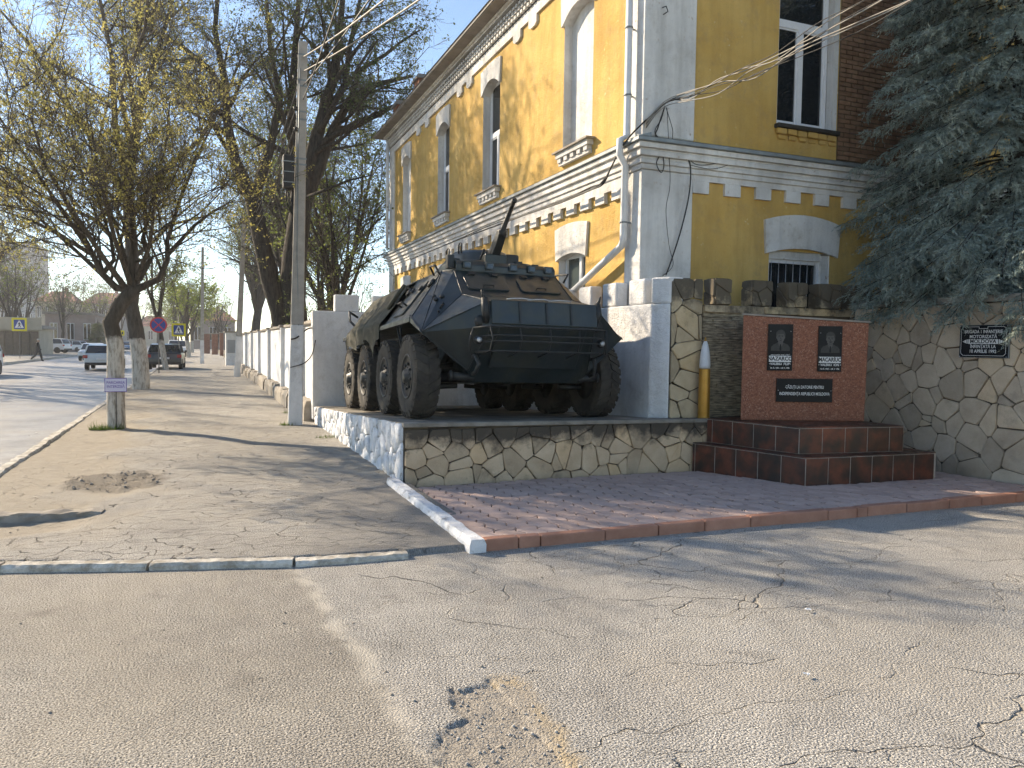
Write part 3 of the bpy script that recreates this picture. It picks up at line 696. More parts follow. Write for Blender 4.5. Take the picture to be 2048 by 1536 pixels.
# ================================================================== WHITE CRENELLATED WALL (back and right of the vehicle)
ww = thing('white_crenellated_wall', 'white painted crenellated wall running behind and beside the armoured vehicle', 'wall', (5.95, 12.8, 0.3))
b = MB()
b.prism([(5.9, 9.42), (6.07, 9.2), (6.3, 9.2), (6.3, 16.6), (5.9, 16.6)], lambda a, q, c: (a, q, c), 0.2, 2.31)
b.box(2.16, 5.9, 16.4, 16.65, 0.1, 2.36)
b.build('wall', 'whitewash', ww, bevel=0.02, segs=2)
b = MB(); b.prism([(5.9, 9.42), (6.07, 9.2), (6.3, 9.2), (6.3, 9.42)], lambda a, q, c: (a, q, c), 2.311, 2.68); b.build('merlon', 'whitewash', ww, bevel=0.025, segs=2)
y = 9.60
while y < 16.0:
    MB().box(5.902, 6.12, y, y + 0.44, 2.311, 2.68).build('merlon', 'whitewash', ww, bevel=0.03, segs=2); y += 0.82
for x in (2.62, 3.42, 4.22, 5.02): MB().box(x, x + 0.5, 16.402, 16.64, 2.361, 2.71).build('merlon', 'whitewash', ww, bevel=0.02, segs=2)

# ================================================================== STONE CRENELLATED WALL (front) AND RIGHT WALL
fw = thing('stone_crenellated_wall', 'crenellated wall clad in irregular stone slabs behind the red memorial panel', 'wall', (7.8, 9.2, 0))
WY = 9.2
MB().box(6.085, 9.5, WY, WY + 0.25, 0.0, 2.31).build('wall', 'mortar', fw)
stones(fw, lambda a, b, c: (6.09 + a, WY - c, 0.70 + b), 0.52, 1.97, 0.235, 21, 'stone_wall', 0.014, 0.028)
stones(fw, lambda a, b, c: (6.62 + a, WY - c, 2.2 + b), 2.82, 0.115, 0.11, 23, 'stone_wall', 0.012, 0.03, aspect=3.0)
MB().box(6.085, 6.43, WY + 0.002, WY + 0.22, 2.312, 2.675).build('merlon_core', 'mortar', fw, bevel=0.02)
for k, (x0, x1) in enumerate([(6.82, 7.11), (7.48, 7.84), (8.14, 8.50), (8.76, 9.17), (9.40, 9.78)]):
    m = MB().box(x0, x1, WY + 0.002, WY + 0.24, 2.312, 2.70).build('merlon', 'mortar', fw, bevel=0.03, segs=2)
    stones(m, lambda a, b, c: (x0 + a, WY - c, 2.318 + b), x1 - x0, 0.38, 0.2, 40 + k, 'stone_wall', 0.012, 0.022)
    stones(m, lambda a, b, c: (x0 - c, WY + 0.24 - a, 2.318 + b), 0.24, 0.38, 0.2, 60 + k, 'stone_wall', 0.012, 0.018)
# thin stacked slate strips
rg = random.Random(31); b = MB(); z = 0.71
while z < 2.19:
    h = rg.uniform(0.024, 0.040); x = 6.62
    while x < 7.42:
        L = rg.uniform(0.12, 0.42); x1 = min(x + L, 7.43); d = rg.uniform(0.006, 0.034)
        b.box(x + 0.001, x1 - 0.002, WY - d, WY + 0.01, z + 0.001, z + h - 0.003); x = x1
    z += h
stuff(b.build('slate_strips', 'slate', fw))
rw = thing('stone_side_wall', 'tall wall of large irregular grey stone slabs beside the memorial steps', 'wall', (9.47, 7.0, 0))
RX = 9.47
MB().box(RX, RX + 0.3, 3.0, 9.2, -0.2, 2.34).build('wall', 'mortar', rw)
MB().box(RX - 0.05, RX + 0.34, 3.0, 9.19, 2.341, 2.43).build('coping', 'old_concrete', rw, bevel=0.01)
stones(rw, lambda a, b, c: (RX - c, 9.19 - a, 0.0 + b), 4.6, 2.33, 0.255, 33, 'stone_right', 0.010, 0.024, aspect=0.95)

# ================================================================== MEMORIAL
mem_base = thing('memorial_steps', 'two steps of dark red glazed tiles with pale joints in front of the memorial', 'steps', (7.6, 7.6, 0))
def step(poly, z0, z1, seed):
    # poly: list of ground points (open front line first..last), tiled on the front edges
    mb = MB(); mb.prism(poly, lambda a, b, c: (a, b, c), z0, z1 - 0.012); mb.build('core', 'grout', mem_base, fix=True)
    for k in range(2):
        a = Vector((poly[k][0], poly[k][1], 0)); b = Vector((poly[k + 1][0], poly[k + 1][1], 0)); d = b - a; L = d.length; d /= L
        nrm = Vector((d.y, -d.x, 0)); ts = 0.332; t = 0.0 if k else L % ts - ts
        while t < L - 0.02:
            t0, t1 = max(t, 0), min(t + ts, L)
            if t1 - t0 > 0.03:
                q = MB(); o = a + d * ((t0 + t1) / 2)
                q.prism([(-(t1 - t0) / 2 + 0.005, z0 + 0.004), ((t1 - t0) / 2 - 0.005, z0 + 0.004), ((t1 - t0) / 2 - 0.005, z1 - 0.018), (-(t1 - t0) / 2 + 0.005, z1 - 0.018)],
                        lambda u, z, c: tuple(o + d * u + nrm * c)[:2] + (z,), -0.002, 0.005)
                q.build('tile', 'tile', mem_base, bevel=0.002, fix=True)
            t += ts
    # top tiles, clipped to the outline
    x0, x1 = min(p[0] for p in poly), max(p[0] for p in poly); y0, y1 = min(p[1] for p in poly), max(p[1] for p in poly); ts = 0.332
    cx = sum(p[0] for p in poly) / len(poly); cy = sum(p[1] for p in poly) / len(poly)
    ny = int((y1 - y0) / ts) + 1; nx = int((x1 - x0) / ts) + 1
    for i in range(nx):
        for j in range(ny):
            q = [(x0 + i * ts + 0.004, y0 + j * ts + 0.004), (x0 + (i + 1) * ts - 0.004, y0 + j * ts + 0.004), (x0 + (i + 1) * ts - 0.004, y0 + (j + 1) * ts - 0.004), (x0 + i * ts + 0.004, y0 + (j + 1) * ts - 0.004)]
            for e in range(len(poly)):
                (ax, ay), (bx, by) = poly[e], poly[(e + 1) % len(poly)]
                nx_, ny_ = by - ay, -(bx - ax)
                if (cx - ax) * nx_ + (cy - ay) * ny_ > 0: nx_, ny_ = -nx_, -ny_
                q = clip_half(q, ax, ay, nx_, ny_)
                if len(q) < 3: break
            if len(q) >= 3:
                mb = MB(); mb.prism(q, lambda a, b, c: (a, b, c), z1 - 0.014, z1); mb.build('tile', 'tile', mem_base, fix=True)
step([(6.27, 8.86), (6.735, 7.22), (8.75, 7.10), (8.75, 8.86)], 0.0, 0.40, 1)
step([(6.50, 8.86), (6.87, 7.49), (8.40, 7.30), (8.40, 8.86)], 0.40, 0.73, 2)
mem = thing('granite_memorial', 'upright panel of red chipped granite standing on the tiled steps', 'memorial', (7.56, 8.2, 0.73))
MD = Vector((0.9274, -0.374, 0)); MN = Vector((-0.374, -0.9274, 0)); MO = Vector((6.78, 8.51, 0))
def mfn(a, z, c): return tuple(MO + MD * a + MN * c)[:2] + (z,)
mb = MB(); mb.prism([(0, 0.731), (1.68, 0.731), (1.70, 2.06), (0.0, 2.147)], lambda a, z, c: mfn(a + (0.30 if c < -0.1 and a < 0.5 else 0.0), z, c), -0.28, 0.0); mb.build('panel', 'granite', mem, bevel=0.008, fix=True)
mb = MB(); mb.prism([(-0.02, 2.148), (1.72, 2.061), (1.72, 2.085), (-0.02, 2.172)], lambda a, z, c: mfn(a + (0.32 if c < -0.1 and a < 0.5 else 0.0), z, c), -0.29, 0.012); mb.build('coping', 'old_concrete', mem, fix=True)
def ellipse(cx, cy, rx, ry, n=20, p=1.0): return [(cx + rx * math.copysign(abs(math.cos(2 * math.pi * i / n)) ** p, math.cos(2 * math.pi * i / n)), cy + ry * math.copysign(abs(math.sin(2 * math.pi * i / n)) ** p, math.sin(2 * math.pi * i / n))) for i in range(n)]
def portrait(parent, fn, s, moustache):
    # engraved head-and-shoulders of a man in uniform: pale lines scraped into black stone
    def flatp(name, poly, mat, d):
        mb = MB(); mb.prism([(a * s, b * s) for a, b in poly], fn, 0.001, d); return mb.build(name, mat, parent, fix=True)
    flatp('engraved_uniform', [(-1.0, -1.35), (-0.98, -0.95), (-0.75, -0.70), (-0.35, -0.52), (0.35, -0.52), (0.75, -0.70), (0.98, -0.95), (1.0, -1.35)], 'etch2', 0.0015)
    flatp('engraved_collar', [(-0.30, -0.50), (-0.02, -1.05), (0.02, -1.05), (0.30, -0.50), (0.22, -0.40), (-0.22, -0.40)], 'etch1', 0.0022)
    flatp('engraved_tie', [(-0.07, -0.66), (0.07, -0.66), (0.10, -1.28), (0.0, -1.34), (-0.10, -1.28)], 'plaque', 0.003)
    flatp('engraved_hair', ellipse(0, 0.34, 0.50, 0.52), 'etch2', 0.0018)
    flatp('engraved_face', ellipse(0, 0.08, 0.40, 0.56, p=0.9), 'etch1', 0.0024)
    flatp('engraved_hair', [(-0.42, 0.30), (-0.30, 0.44), (0.0, 0.40), (0.30, 0.46), (0.42, 0.30), (0.40, 0.62), (0.20, 0.80), (-0.20, 0.80), (-0.40, 0.62)], 'etch2', 0.0030)
    for sx in (-1, 1):
        flatp('engraved_eye', ellipse(sx * 0.17, 0.12, 0.085, 0.035, 10), 'plaque', 0.0032)
        flatp('engraved_brow', [(sx * 0.05, 0.21), (sx * 0.28, 0.23), (sx * 0.28, 0.26), (sx * 0.05, 0.25)], 'plaque', 0.0032)
        flatp('engraved_ear', ellipse(sx * 0.42, 0.06, 0.05, 0.13, 10), 'etch1', 0.0021)
    flatp('engraved_nose', [(-0.03, 0.10), (0.03, 0.10), (0.07, -0.12), (-0.07, -0.12)], 'etch2', 0.0031)
    flatp('engraved_mouth', ellipse(0, -0.26, 0.13, 0.022, 10), 'plaque', 0.0032)
    if moustache: flatp('engraved_moustache', ellipse(0, -0.185, 0.17, 0.05, 12), 'etch2', 0.0033)
for k, (t0, t1, z0, z1, l1, l2, l3, lab) in enumerate([
        (0.341, 0.672, 1.405, 2.03, 'NAZARCO', '•VALERIU  FILIP•', '26. IX. 1955 — 20. V. 1992', 'black memorial plaque with engraved portrait of a clean-shaven officer and the surname NAZARCO'),
        (1.02, 1.335, 1.400, 2.012, 'MACARÍUC', '• VALERIU  ION •', '16. IX. 1958 — 20. V. 1992', 'black memorial plaque with engraved portrait of a moustached officer and the surname MACARIUC')]):
    pl = thing('memorial_plaque', 'black stone plaque with engraved portrait of a ' + ('clean-shaven' if k == 0 else 'moustached') + ' man in uniform on the red panel', 'plaque', mfn((t0 + t1) / 2, z0, 0), 'portrait plaques')
    mb = MB(); mb.prism([(t0, z0), (t1, z0), (t1, z1), (t0, z1)], mfn, 0.0, 0.022); mb.build('slab', 'plaque', pl, fix=True)
    cx = (t0 + t1) / 2
    pf = lambda zc: (lambda a, b, c: mfn(cx + a, zc + b, 0.022 + c))
    portrait(pl, pf(z1 - 0.185), 0.128, k == 1)
    mb = MB(); mb.prism([(-0.148, -0.043), (0.148, -0.043), (0.148, 0.04), (-0.148, 0.04)], pf(z0 + 0.160), 0.0, 0.0015); mb.build('name_band', 'ink', pl, fix=True)
    text(pl, l1, pf(z0 + 0.160), 0.074, 'ink_dark', 0.003, 0.92 if k == 0 else 0.80, 0.0025)
    text(pl, l2, pf(z0 + 0.090), 0.044, 'ink', 0.002, 0.92, 0.0012)
    text(pl, l3, pf(z0 + 0.036), 0.027, 'ink', 0.002, 0.86, 0.0008)
    if k == 0: text(pl, 'cavaler al ordinului „Ștefan cel Mare”', pf(z0 + 0.213), 0.019, 'ink', 0.002, 0.9, 0.0004)
    for sx in (-1, 1):
        for sz in ((z1 - 0.095),):
            q = MB(); q.lathe([(0.006, 0.0), (0.006, 0.004), (0.003, 0.006)], 8, lambda r, a, z: mfn(cx + sx * 0.135 + r * math.cos(a), sz + r * math.sin(a), 0.022 + z)); q.build('screw', 'bare', pl)
pl = thing('dedication_plaque', 'wide black plaque with two lines of pale lettering low on the red panel', 'plaque', mfn(0.85, 0.987, 0))
mb = MB(); mb.prism([(0.474, 0.985), (1.226, 0.985), (1.226, 1.30), (0.474, 1.30)], mfn, 0.0, 0.022); mb.build('slab', 'plaque', pl, fix=True)
text(pl, 'CĂZUȚI LA DATORIE PENTRU', lambda a, b, c: mfn(0.85 + a, 1.185 + b, 0.022 + c), 0.058, 'ink', 0.002, 0.66, 0.001)
text(pl, 'INDEPENDENȚA REPUBLICII MOLDOVA', lambda a, b, c: mfn(0.85 + a, 1.095 + b, 0.022 + c), 0.058, 'ink', 0.002, 0.66, 0.001)
for sx in (0.495, 1.205):
    q = MB(); q.lathe([(0.006, 0.0), (0.006, 0.004), (0.003, 0.006)], 8, lambda r, a, z: mfn(sx + r * math.cos(a), 1.14 + r * math.sin(a), 0.022 + z)); q.build('screw', 'bare', pl)
pl = thing('brigade_plaque', 'black plaque with pale border and five lines of lettering on the side wall', 'plaque', (RX - 0.03, 7.0, 1.62))
def bfn(a, z, c): return (RX - 0.04 - c, 7.02 - a, z)
mb = MB(); mb.prism([(-0.345, 1.615), (0.345, 1.615), (0.345, 2.045), (-0.345, 2.045)], bfn, -0.02, 0.0); mb.build('backing', 'metal_grey', pl, fix=True)
mb = MB(); mb.prism([(-0.33, 1.625), (0.33, 1.625), (0.33, 2.04), (-0.33, 2.04)], bfn, 0.0, 0.015); mb.build('slab', 'plaque', pl, fix=True)
def strip(p, q, w, name='border'):
    a = Vector(p); b = Vector(q); d = (b - a).normalized(); n_ = Vector((-d.y, d.x)) * w / 2
    m_ = MB(); m_.prism([tuple(a - n_), tuple(b - n_), tuple(b + n_), tuple(a + n_)], bfn, 0.0151, 0.0172); return m_.build(name, 'ink', pl, fix=True)
bp = [(-0.28, 1.645), (0.28, 1.645), (0.31, 1.675), (0.31, 1.99), (0.28, 2.02), (0.06, 2.02), (0.06, 1.995), (-0.06, 1.995), (-0.06, 2.02), (-0.28, 2.02), (-0.31, 1.99), (-0.31, 1.675)]
for i in range(len(bp)): strip(bp[i], bp[(i + 1) % len(bp)], 0.005)
bt = lambda zc: (lambda a, b, c: bfn(a, zc + b, 0.015 + c))
text(pl, 'BRIGADA 1 INFANTERIE', bt(1.955), 0.060, 'ink', 0.002, 0.82, 0.001)
text(pl, 'MOTORIZATĂ', bt(1.890), 0.060, 'ink', 0.002, 0.98, 0.001)
mb = MB(); mb.prism([(-0.205, -0.03), (0.205, -0.03), (0.205, 0.03), (-0.205, 0.03)], bt(1.828), 0.0, 0.0015); mb.build('name_band', 'ink', pl, fix=True)
text(pl, 'MOLDOVA', bt(1.828), 0.066, 'ink_dark', 0.003, 1.12, 0.002)
for sx in (-1, 1):
    for k, q in enumerate([[(sx * 0.215, -0.028), (sx * 0.228, -0.028), (sx * 0.228, 0.028), (sx * 0.215, 0.028)], [(sx * 0.235, -0.024), (sx * 0.262, -0.014), (sx * 0.262, 0.014), (sx * 0.235, 0.024)], [(sx * 0.268, -0.012), (sx * 0.286, 0.0), (sx * 0.268, 0.012)]]):
        mb = MB(); mb.prism(q, bt(1.828), 0.0, 0.0015); mb.build('ornament', 'ink', pl, fix=True)
text(pl, 'ÎNFIINȚATĂ LA', bt(1.762), 0.060, 'ink', 0.002, 0.86, 0.001)
text(pl, '10 APRILIE 1992', bt(1.700), 0.060, 'ink', 0.002, 0.92, 0.001)
for sx in (-1, 1):
    for zc in (1.632, 2.030):
        q = MB(); q.lathe([(0.006, 0.0), (0.006, 0.004), (0.003, 0.006)], 8, lambda r, a, z: bfn(sx * 0.322 + r * math.cos(a), zc + r * math.sin(a), 0.015 + z)); q.build('screw', 'bare', pl)

# artillery shell on the ledge
sp = at_y(1407, 833, 9.05); sz = plat_z(sp.x, 9.05)
sh = thing('artillery_shell', 'tall artillery shell with gold case and pale blue nose standing by the stacked slate', 'shell', (sp.x, 9.05, sz))
lf = lambda r, a, z: (sp.x + r * math.cos(a), 9.05 + r * math.sin(a), sz + z)
MB().lathe([(0.088, 0.0), (0.088, 0.018), (0.080, 0.024), (0.083, 0.04), (0.078, 0.68), (0.076, 0.70)], 32, lf).build('case', 'brass', sh)
MB().lathe([(0.074, 0.700), (0.0745, 0.73), (0.077, 0.735), (0.077, 0.755), (0.0745, 0.76), (0.074, 0.80), (0.068, 0.88), (0.056, 0.96), (0.038, 1.04), (0.020, 1.085)], 32, lf).build('projectile', 'shellgrey', sh)
MB().lathe([(0.020, 1.085), (0.019, 1.095), (0.012, 1.10), (0.011, 1.13), (0.006, 1.14)], 20, lf).build('fuze', 'brass', sh)

# ================================================================== YELLOW BUILDING
BX, BY, BX1, BY1 = 6.2, 10.18, 17.0, 26.75
bld = thing('yellow_barracks', 'two-storey yellow plastered building with white cornices and blind windows at the street corner', 'building', (BX, BY, 0))
def facade(name, fn, u0, u1, z0, z1, holes, mat, depth=0.17):
    us = sorted({u0, u1, *[h[0] for h in holes], *[h[1] for h in holes]}); zs = sorted({z0, z1, *[h[2] for h in holes], *[h[3] for h in holes]})
    mb = MB()
    for i in range(len(us) - 1):
        for j in range(len(zs) - 1):
            cu, cz = (us[i] + us[i + 1]) / 2, (zs[j] + zs[j + 1]) / 2
            if any(h[0] < cu < h[1] and h[2] < cz < h[3] for h in holes): continue
            mb.add([fn(us[i], zs[j], 0), fn(us[i + 1], zs[j], 0), fn(us[i + 1], zs[j + 1], 0), fn(us[i], zs[j + 1], 0)], [(0, 1, 2, 3)])
    for (a, b, c, d) in holes:
        for p, q in (((a, c), (a, d)), ((a, d), (b, d)), ((b, d), (b, c)), ((b, c), (a, c))):
            mb.add([fn(p[0], p[1], 0), fn(q[0], q[1], 0), fn(q[0], q[1], -depth - 0.3), fn(p[0], p[1], -depth - 0.3)], [(0, 1, 2, 3)], 1)
    return mb.build(name, [mat, 'white'], bld, fix=False)
LF = lambda u, z, c: (BX - c, u, z)            # left facade: u = y, c outward (-X)
FF = lambda u, z, c: (u, BY - c, z)            # front facade: u = x, c outward (-Y)
LW = [(11.87, 13.01, True), (16.27, 17.37, False), (20.02, 21.09, False), (24.08, 25.11, True)]
ARC = 0.20
UP = [(a, b, 5.24, 7.55 + ARC) for a, b, _ in LW]; LO = [(12.02, 13.10, 1.75, 3.36)] + [(a, b, 1.75, 3.36) for a, b, _ in LW[1:]]
facade('left_wall', LF, BY, BY1, 0.0, 8.75, UP + LO, 'yellow')
FUP = (8.66, 9.87, 5.33, 7.75); FLO = (8.59, 9.86, 1.9, 3.30)
facade('front_wall', FF, BX, BX1, 0.0, 8.75, [FUP, FLO], 'yellow')
b = MB(); b.box(BX1 - 0.3, BX1, BY + 0.02, BY1, 0, 8.7); b.box(BX + 0.02, BX1 - 0.3, BY1 - 0.3, BY1, 0, 8.7); b.box(BX + 0.6, BX1 - 0.4, BY + 0.6, BY1 - 0.4, 0.0, 8.6); b.build('rear_walls', 'yellow', bld)
# black boards behind the openings: darkness of the unlit interior put in as colour
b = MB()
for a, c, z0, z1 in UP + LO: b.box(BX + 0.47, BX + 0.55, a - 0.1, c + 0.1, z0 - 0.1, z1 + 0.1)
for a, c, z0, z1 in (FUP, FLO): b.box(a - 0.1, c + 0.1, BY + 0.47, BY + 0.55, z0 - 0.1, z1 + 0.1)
b.build('dark_backing', 'ink_dark', bld)
def lintel(fn, u0, u1, zs, arc, ztop, flare, rise, d=0.045, n=9, mat='white', name='lintel'):
    # arched white lintel: intrados springs at zs and rises by arc; top edge rises by `rise`
    um = (u0 + u1) / 2; hw = (u1 - u0) / 2; lo = []; hi = []
    for i in range(n):
        t = -1 + 2 * i / (n - 1); lo.append((um + t * hw, zs + arc * (1 - t * t))); hi.append((um + t * (hw + flare), ztop + rise * (1 - t * t) - rise))
    mb = MB(); mb.prism([(u0 - 0.06, zs - 0.02)] + lo + [(u1 + 0.06, zs - 0.02)] + hi[::-1], fn, -0.19, d)
    return mb.build(name, mat, bld, fix=True)
def window(fn, u0, u1, z0, z1, transom, mull, depth, frame=0.055, glass='glass'):
    w = thing_part = None
    mb = MB()
    def bar(a, b, c, d, e=0.0): mb.prism([(a, c), (b, c), (b, d), (a, d)], fn, -depth - 0.04, -depth + 0.03 + e)
    bar(u0, u0 + frame, z0, z1); bar(u1 - frame, u1, z0, z1); bar(u0 + frame, u1 - frame, z0, z0 + frame, 0.001); bar(u0 + frame, u1 - frame, z1 - frame, z1, 0.001)
    zt = transom or z1
    if transom: bar(u0 + frame, u1 - frame, transom - 0.05, transom + 0.05, 0.002)
    if mull: bar(mull - 0.045, mull + 0.045, z0 + frame, zt - 0.05, 0.003)
    w = mb.build('window', 'pvc', bld, fix=True)
    cols = [(u0 + frame, mull - 0.045), (mull + 0.045, u1 - frame)] if mull else [(u0 + frame, u1 - frame)]
    panes = [(a, b, z0 + frame, zt - (0.05 if transom else frame)) for a, b in cols] + ([(u0 + frame, u1 - frame, transom + 0.05, z1 - frame)] if transom else [])
    for a, b, c, d in panes:
        q = MB(); q.prism([(a, c), (b, c), (b, d), (a, d)], fn, -depth - 0.02, -depth - 0.005); q.build('pane', glass, w, fix=True)
        if mull and not glass == 'glass_green':   # sash inside the frame
            s = MB()
            for (p, r, t, v) in ((a, a + 0.03, c, d), (b - 0.03, b, c, d), (a + 0.03, b - 0.03, c, c + 0.03), (a + 0.03, b - 0.03, d - 0.03, d)):
                s.prism([(p, t), (r, t), (r, v), (p, v)], fn, -depth - 0.012, -depth + 0.016)
            s.build('sash', 'pvc', w, fix=True)
    return w
def sill(fn, u0, u1, z, mat='old_concrete', d=0.17, teeth=5, m2='white'):
    s = MB(); s.prism([(u0 - 0.12, z - 0.03), (u1 + 0.12, z - 0.03), (u1 + 0.12, z), (u0 - 0.12, z)], fn, -0.18, d)
    so = s.build('sill', mat, bld, fix=True)
    s = MB(); s.prism([(u0 - 0.06, z - 0.12), (u1 + 0.06, z - 0.12), (u1 + 0.06, z - 0.031), (u0 - 0.06, z - 0.031)], fn, 0.001, d * 0.72); s.build('sill_moulding', m2, so, fix=True)
    w = (u1 - u0 + 0.02) / (2 * teeth - 1)
    for k in range(teeth):
        a = u0 - 0.01 + 2 * k * w
        s = MB(); s.prism([(a, z - 0.20), (a + w, z - 0.20), (a + w, z - 0.121), (a, z - 0.121)], fn, 0.001, d * 0.6); s.build('sill_bracket', m2, so, fix=True)
    s = MB(); s.prism([(u0 - 0.02, z - 0.25), (u1 + 0.02, z - 0.25), (u1 + 0.02, z - 0.201), (u0 - 0.02, z - 0.201)], fn, 0.001, d * 0.42); s.build('sill_moulding', m2, so, fix=True)
for (a, c, blind), h in zip(LW, UP):
    lintel(LF, a, c, 7.52, ARC, 8.10, 0.09, 0.05)
    if blind:
        q = MB(); q.prism([(a, h[2]), (c, h[2]), (c, h[3]), (a, h[3])], LF, -0.40, -0.16); q.build('blind_infill', 'white', bld, fix=True)
    else: window(LF, a + 0.02, c - 0.02, h[2] + 0.02, h[3], 6.55, (a + c) / 2, 0.20)
    sill(LF, a, c, h[2] - 0.005)
    q = MB()
    for u in (a - 0.003, c + 0.003): pass
for (a, c, z0, z1) in LO:
    lintel(LF, a, c, 3.28, 0.08, 3.90, 0.11, 0.06)
    window(LF, a + 0.02, c - 0.02, z0 + 0.02, z1, None, (a + c) / 2 - 0.1, 0.16, 0.07, 'glass_green')
# front windows
window(FF, FUP[0] + 0.02, FUP[1] - 0.10, FUP[2] + 0.02, FUP[3], 6.98, 9.20, 0.14, 0.06)
lintel(FF, FUP[0], FUP[1], 7.60, 0.15, 8.10, 0.09, 0.05)
q = MB(); q.prism([(9.79, 5.33), (9.90, 5.33), (9.90, 7.6), (9.79, 7.6)], FF, -0.17, 0.012); q.build('window_surround', 'white', bld, fix=True)
s = MB(); s.prism([(8.62, 5.26), (9.92, 5.26), (9.92, 5.328), (8.62, 5.328)], FF, -0.17, 0.10); so = s.build('sill', 'stain', bld, bevel=0.01, fix=True)
rg = random.Random(5)
for k in range(6):
    u = 8.64 + k * 0.21; s = MB(); s.prism([(u, 5.17 + rg.uniform(-0.01, 0.01)), (u + 0.19, 5.16), (u + 0.19, 5.258), (u, 5.258)], FF, 0.0, 0.05 + rg.uniform(0, 0.03)); s.build('sill_brick', 'yellow', so, bevel=0.012, fix=True)
    s = MB(); s.prism([(u + 0.05, 5.09), (u + 0.2, 5.09), (u + 0.2, 5.165), (u + 0.05, 5.165)], FF, 0.0, 0.02 + rg.uniform(0, 0.02)); s.build('sill_brick', 'yellow', so, bevel=0.012, fix=True)
lintel(FF, 8.56, 9.94, 3.26, 0.09, 3.90, 0.10, 0.12, 0.05)
window(FF, 8.60, 9.70, 1.95, 3.17, None, None, 0.10, 0.06)
q = MB(); q.prism([(9.70, 1.9), (9.86, 1.9), (9.86, 3.27), (9.70, 3.27)], FF, -0.20, -0.02); q.prism([(8.59, 3.17), (9.70, 3.17), (9.70, 3.30), (8.59, 3.30)], FF, -0.20, -0.03); q.build('window_surround', 'white', bld, fix=True)
q = MB()
for k in range(7): q.tube([FF(8.70 + k * 0.15, 2.0, -0.075), FF(8.70 + k * 0.15 + 0.01, 3.15, -0.075)], 0.008, 6)
q.build('window_bars', 'bare', bld)
q = MB(); q.prism([(8.6, 2.02), (9.70, 2.02), (9.70, 2.10), (8.6, 2.10)], FF, -0.10, -0.02); q.build('sill', 'pvc', bld, fix=True)
# pilasters
q = MB(); q.box(BX - 0.06, BX + 0.85, BY - 0.06, BY + 0.42, 0.0, 4.36); q.build('pilaster', 'white', bld, bevel=0.015)
q = MB(); q.box(BX - 0.06, BX + 0.85, BY - 0.06, BY + 0.42, 4.86, 8.66); q.build('pilaster', 'white', bld, bevel=0.015)
q = MB(); q.box(BX - 0.06, BX + 0.2, BY1 - 0.55, BY1 + 0.06, 0.0, 4.36); q.build('pilaster', 'white', bld, bevel=0.015)
q = MB(); q.box(BX - 0.06, BX + 0.2, BY1 - 0.55, BY1 + 0.06, 4.86, 8.66); q.build('pilaster', 'white', bld, bevel=0.015)
# mid cornice: stacked courses wrapping the corner
def course(z0, z1, d, mat='white', name='cornice_course'):
    q = MB(); q.prism([(BX - d, BY1 + d), (BX - d, BY - d), (BX1, BY - d), (BX1, BY + 0.05), (BX + 0.05, BY + 0.05), (BX + 0.05, BY1 + d)], lambda a, b, c: (a, b, c), z0, z1)
    return q.build(name, mat, bld, bevel=0.008, fix=True)
course(4.361, 4.44, 0.085); course(4.44, 4.50, 0.115); course(4.50, 4.545, 0.10); course(4.545, 4.62, 0.15); course(4.62, 4.655, 0.135); course(4.655, 4.735, 0.185)
course(4.736, 4.80, 0.23, 'metal_grey', 'flashing')
q = MB(); q.prism([(0.23, 4.801), (0.0, 4.87), (0.0, 4.801)], lambda a, z, c: (BX - a, c, z), BY - 0.2, BY1 + 0.2); q.prism([(0.23, 4.801), (0.0, 4.87), (0.0, 4.801)], lambda a, z, c: (c, BY - a, z), BX - 0.2, BX1); q.build('flashing', 'metal_grey', bld, fix=True)
# dentil band with hanging teeth
q = MB(); q.prism([(BY + 0.42, 4.20), (BY1 - 0.55, 4.20), (BY1 - 0.55, 4.3605), (BY + 0.42, 4.3605)], LF, -0.02, 0.06); q.prism([(BX + 0.85, 4.27), (BX1, 4.27), (BX1, 4.3605), (BX + 0.85, 4.3605)], FF, -0.02, 0.055); q.build('dentil_band', 'white', bld, fix=True)
u = BY + 0.55
while u < BY1 - 0.7:
    q = MB(); q.prism([(u, 4.035), (u + 0.31, 4.035), (u + 0.31, 4.199), (u, 4.199)], LF, -0.02, 0.062); q.build('dentil', 'white', bld, fix=True); u += 0.552
u = BX + 0.851
while u < BX1 - 0.5:
    q = MB(); q.prism([(u, 4.085), (u + 0.30, 4.085), (u + 0.30, 4.269), (u, 4.269)], FF, -0.02, 0.053); q.build('dentil', 'white', bld, fix=True); u += 0.603
# top frieze with drops, lattice and eaves
for fn, a, c in ((LF, BY + 0.42, BY1 - 0.55), (FF, BX + 0.85, BX1)):
    q = MB(); q.prism([(a, 8.20), (c, 8.20), (c, 8.42), (a, 8.42)], fn, -0.02, 0.05); q.build('frieze_band', 'white', bld, fix=True)
for u in (14.2, 15.02, 18.10, 18.87, 21.90, 22.88): 
    q = MB(); q.prism([(u, 8.05), (u + 0.10, 8.0), (u + 0.30, 8.0), (u + 0.40, 8.05), (u + 0.40, 8.199), (u, 8.199)], LF, -0.02, 0.052); q.build('frieze_drop', 'white', bld, fix=True)
q = MB(); q.prism([(BY - 0.06, 8.42), (BY1 + 0.06, 8.42), (BY1 + 0.06, 8.74), (BY - 0.06, 8.74)], LF, -0.02, 0.062); q.prism([(BX - 0.06, 8.42), (BX1, 8.42), (BX1, 8.74), (BX - 0.06, 8.74)], FF, -0.02, 0.062); q.build('frieze_ground', 'stain', bld, fix=True)
q = MB(); rg = random.Random(2)
u = BY + 0.0; k = 0
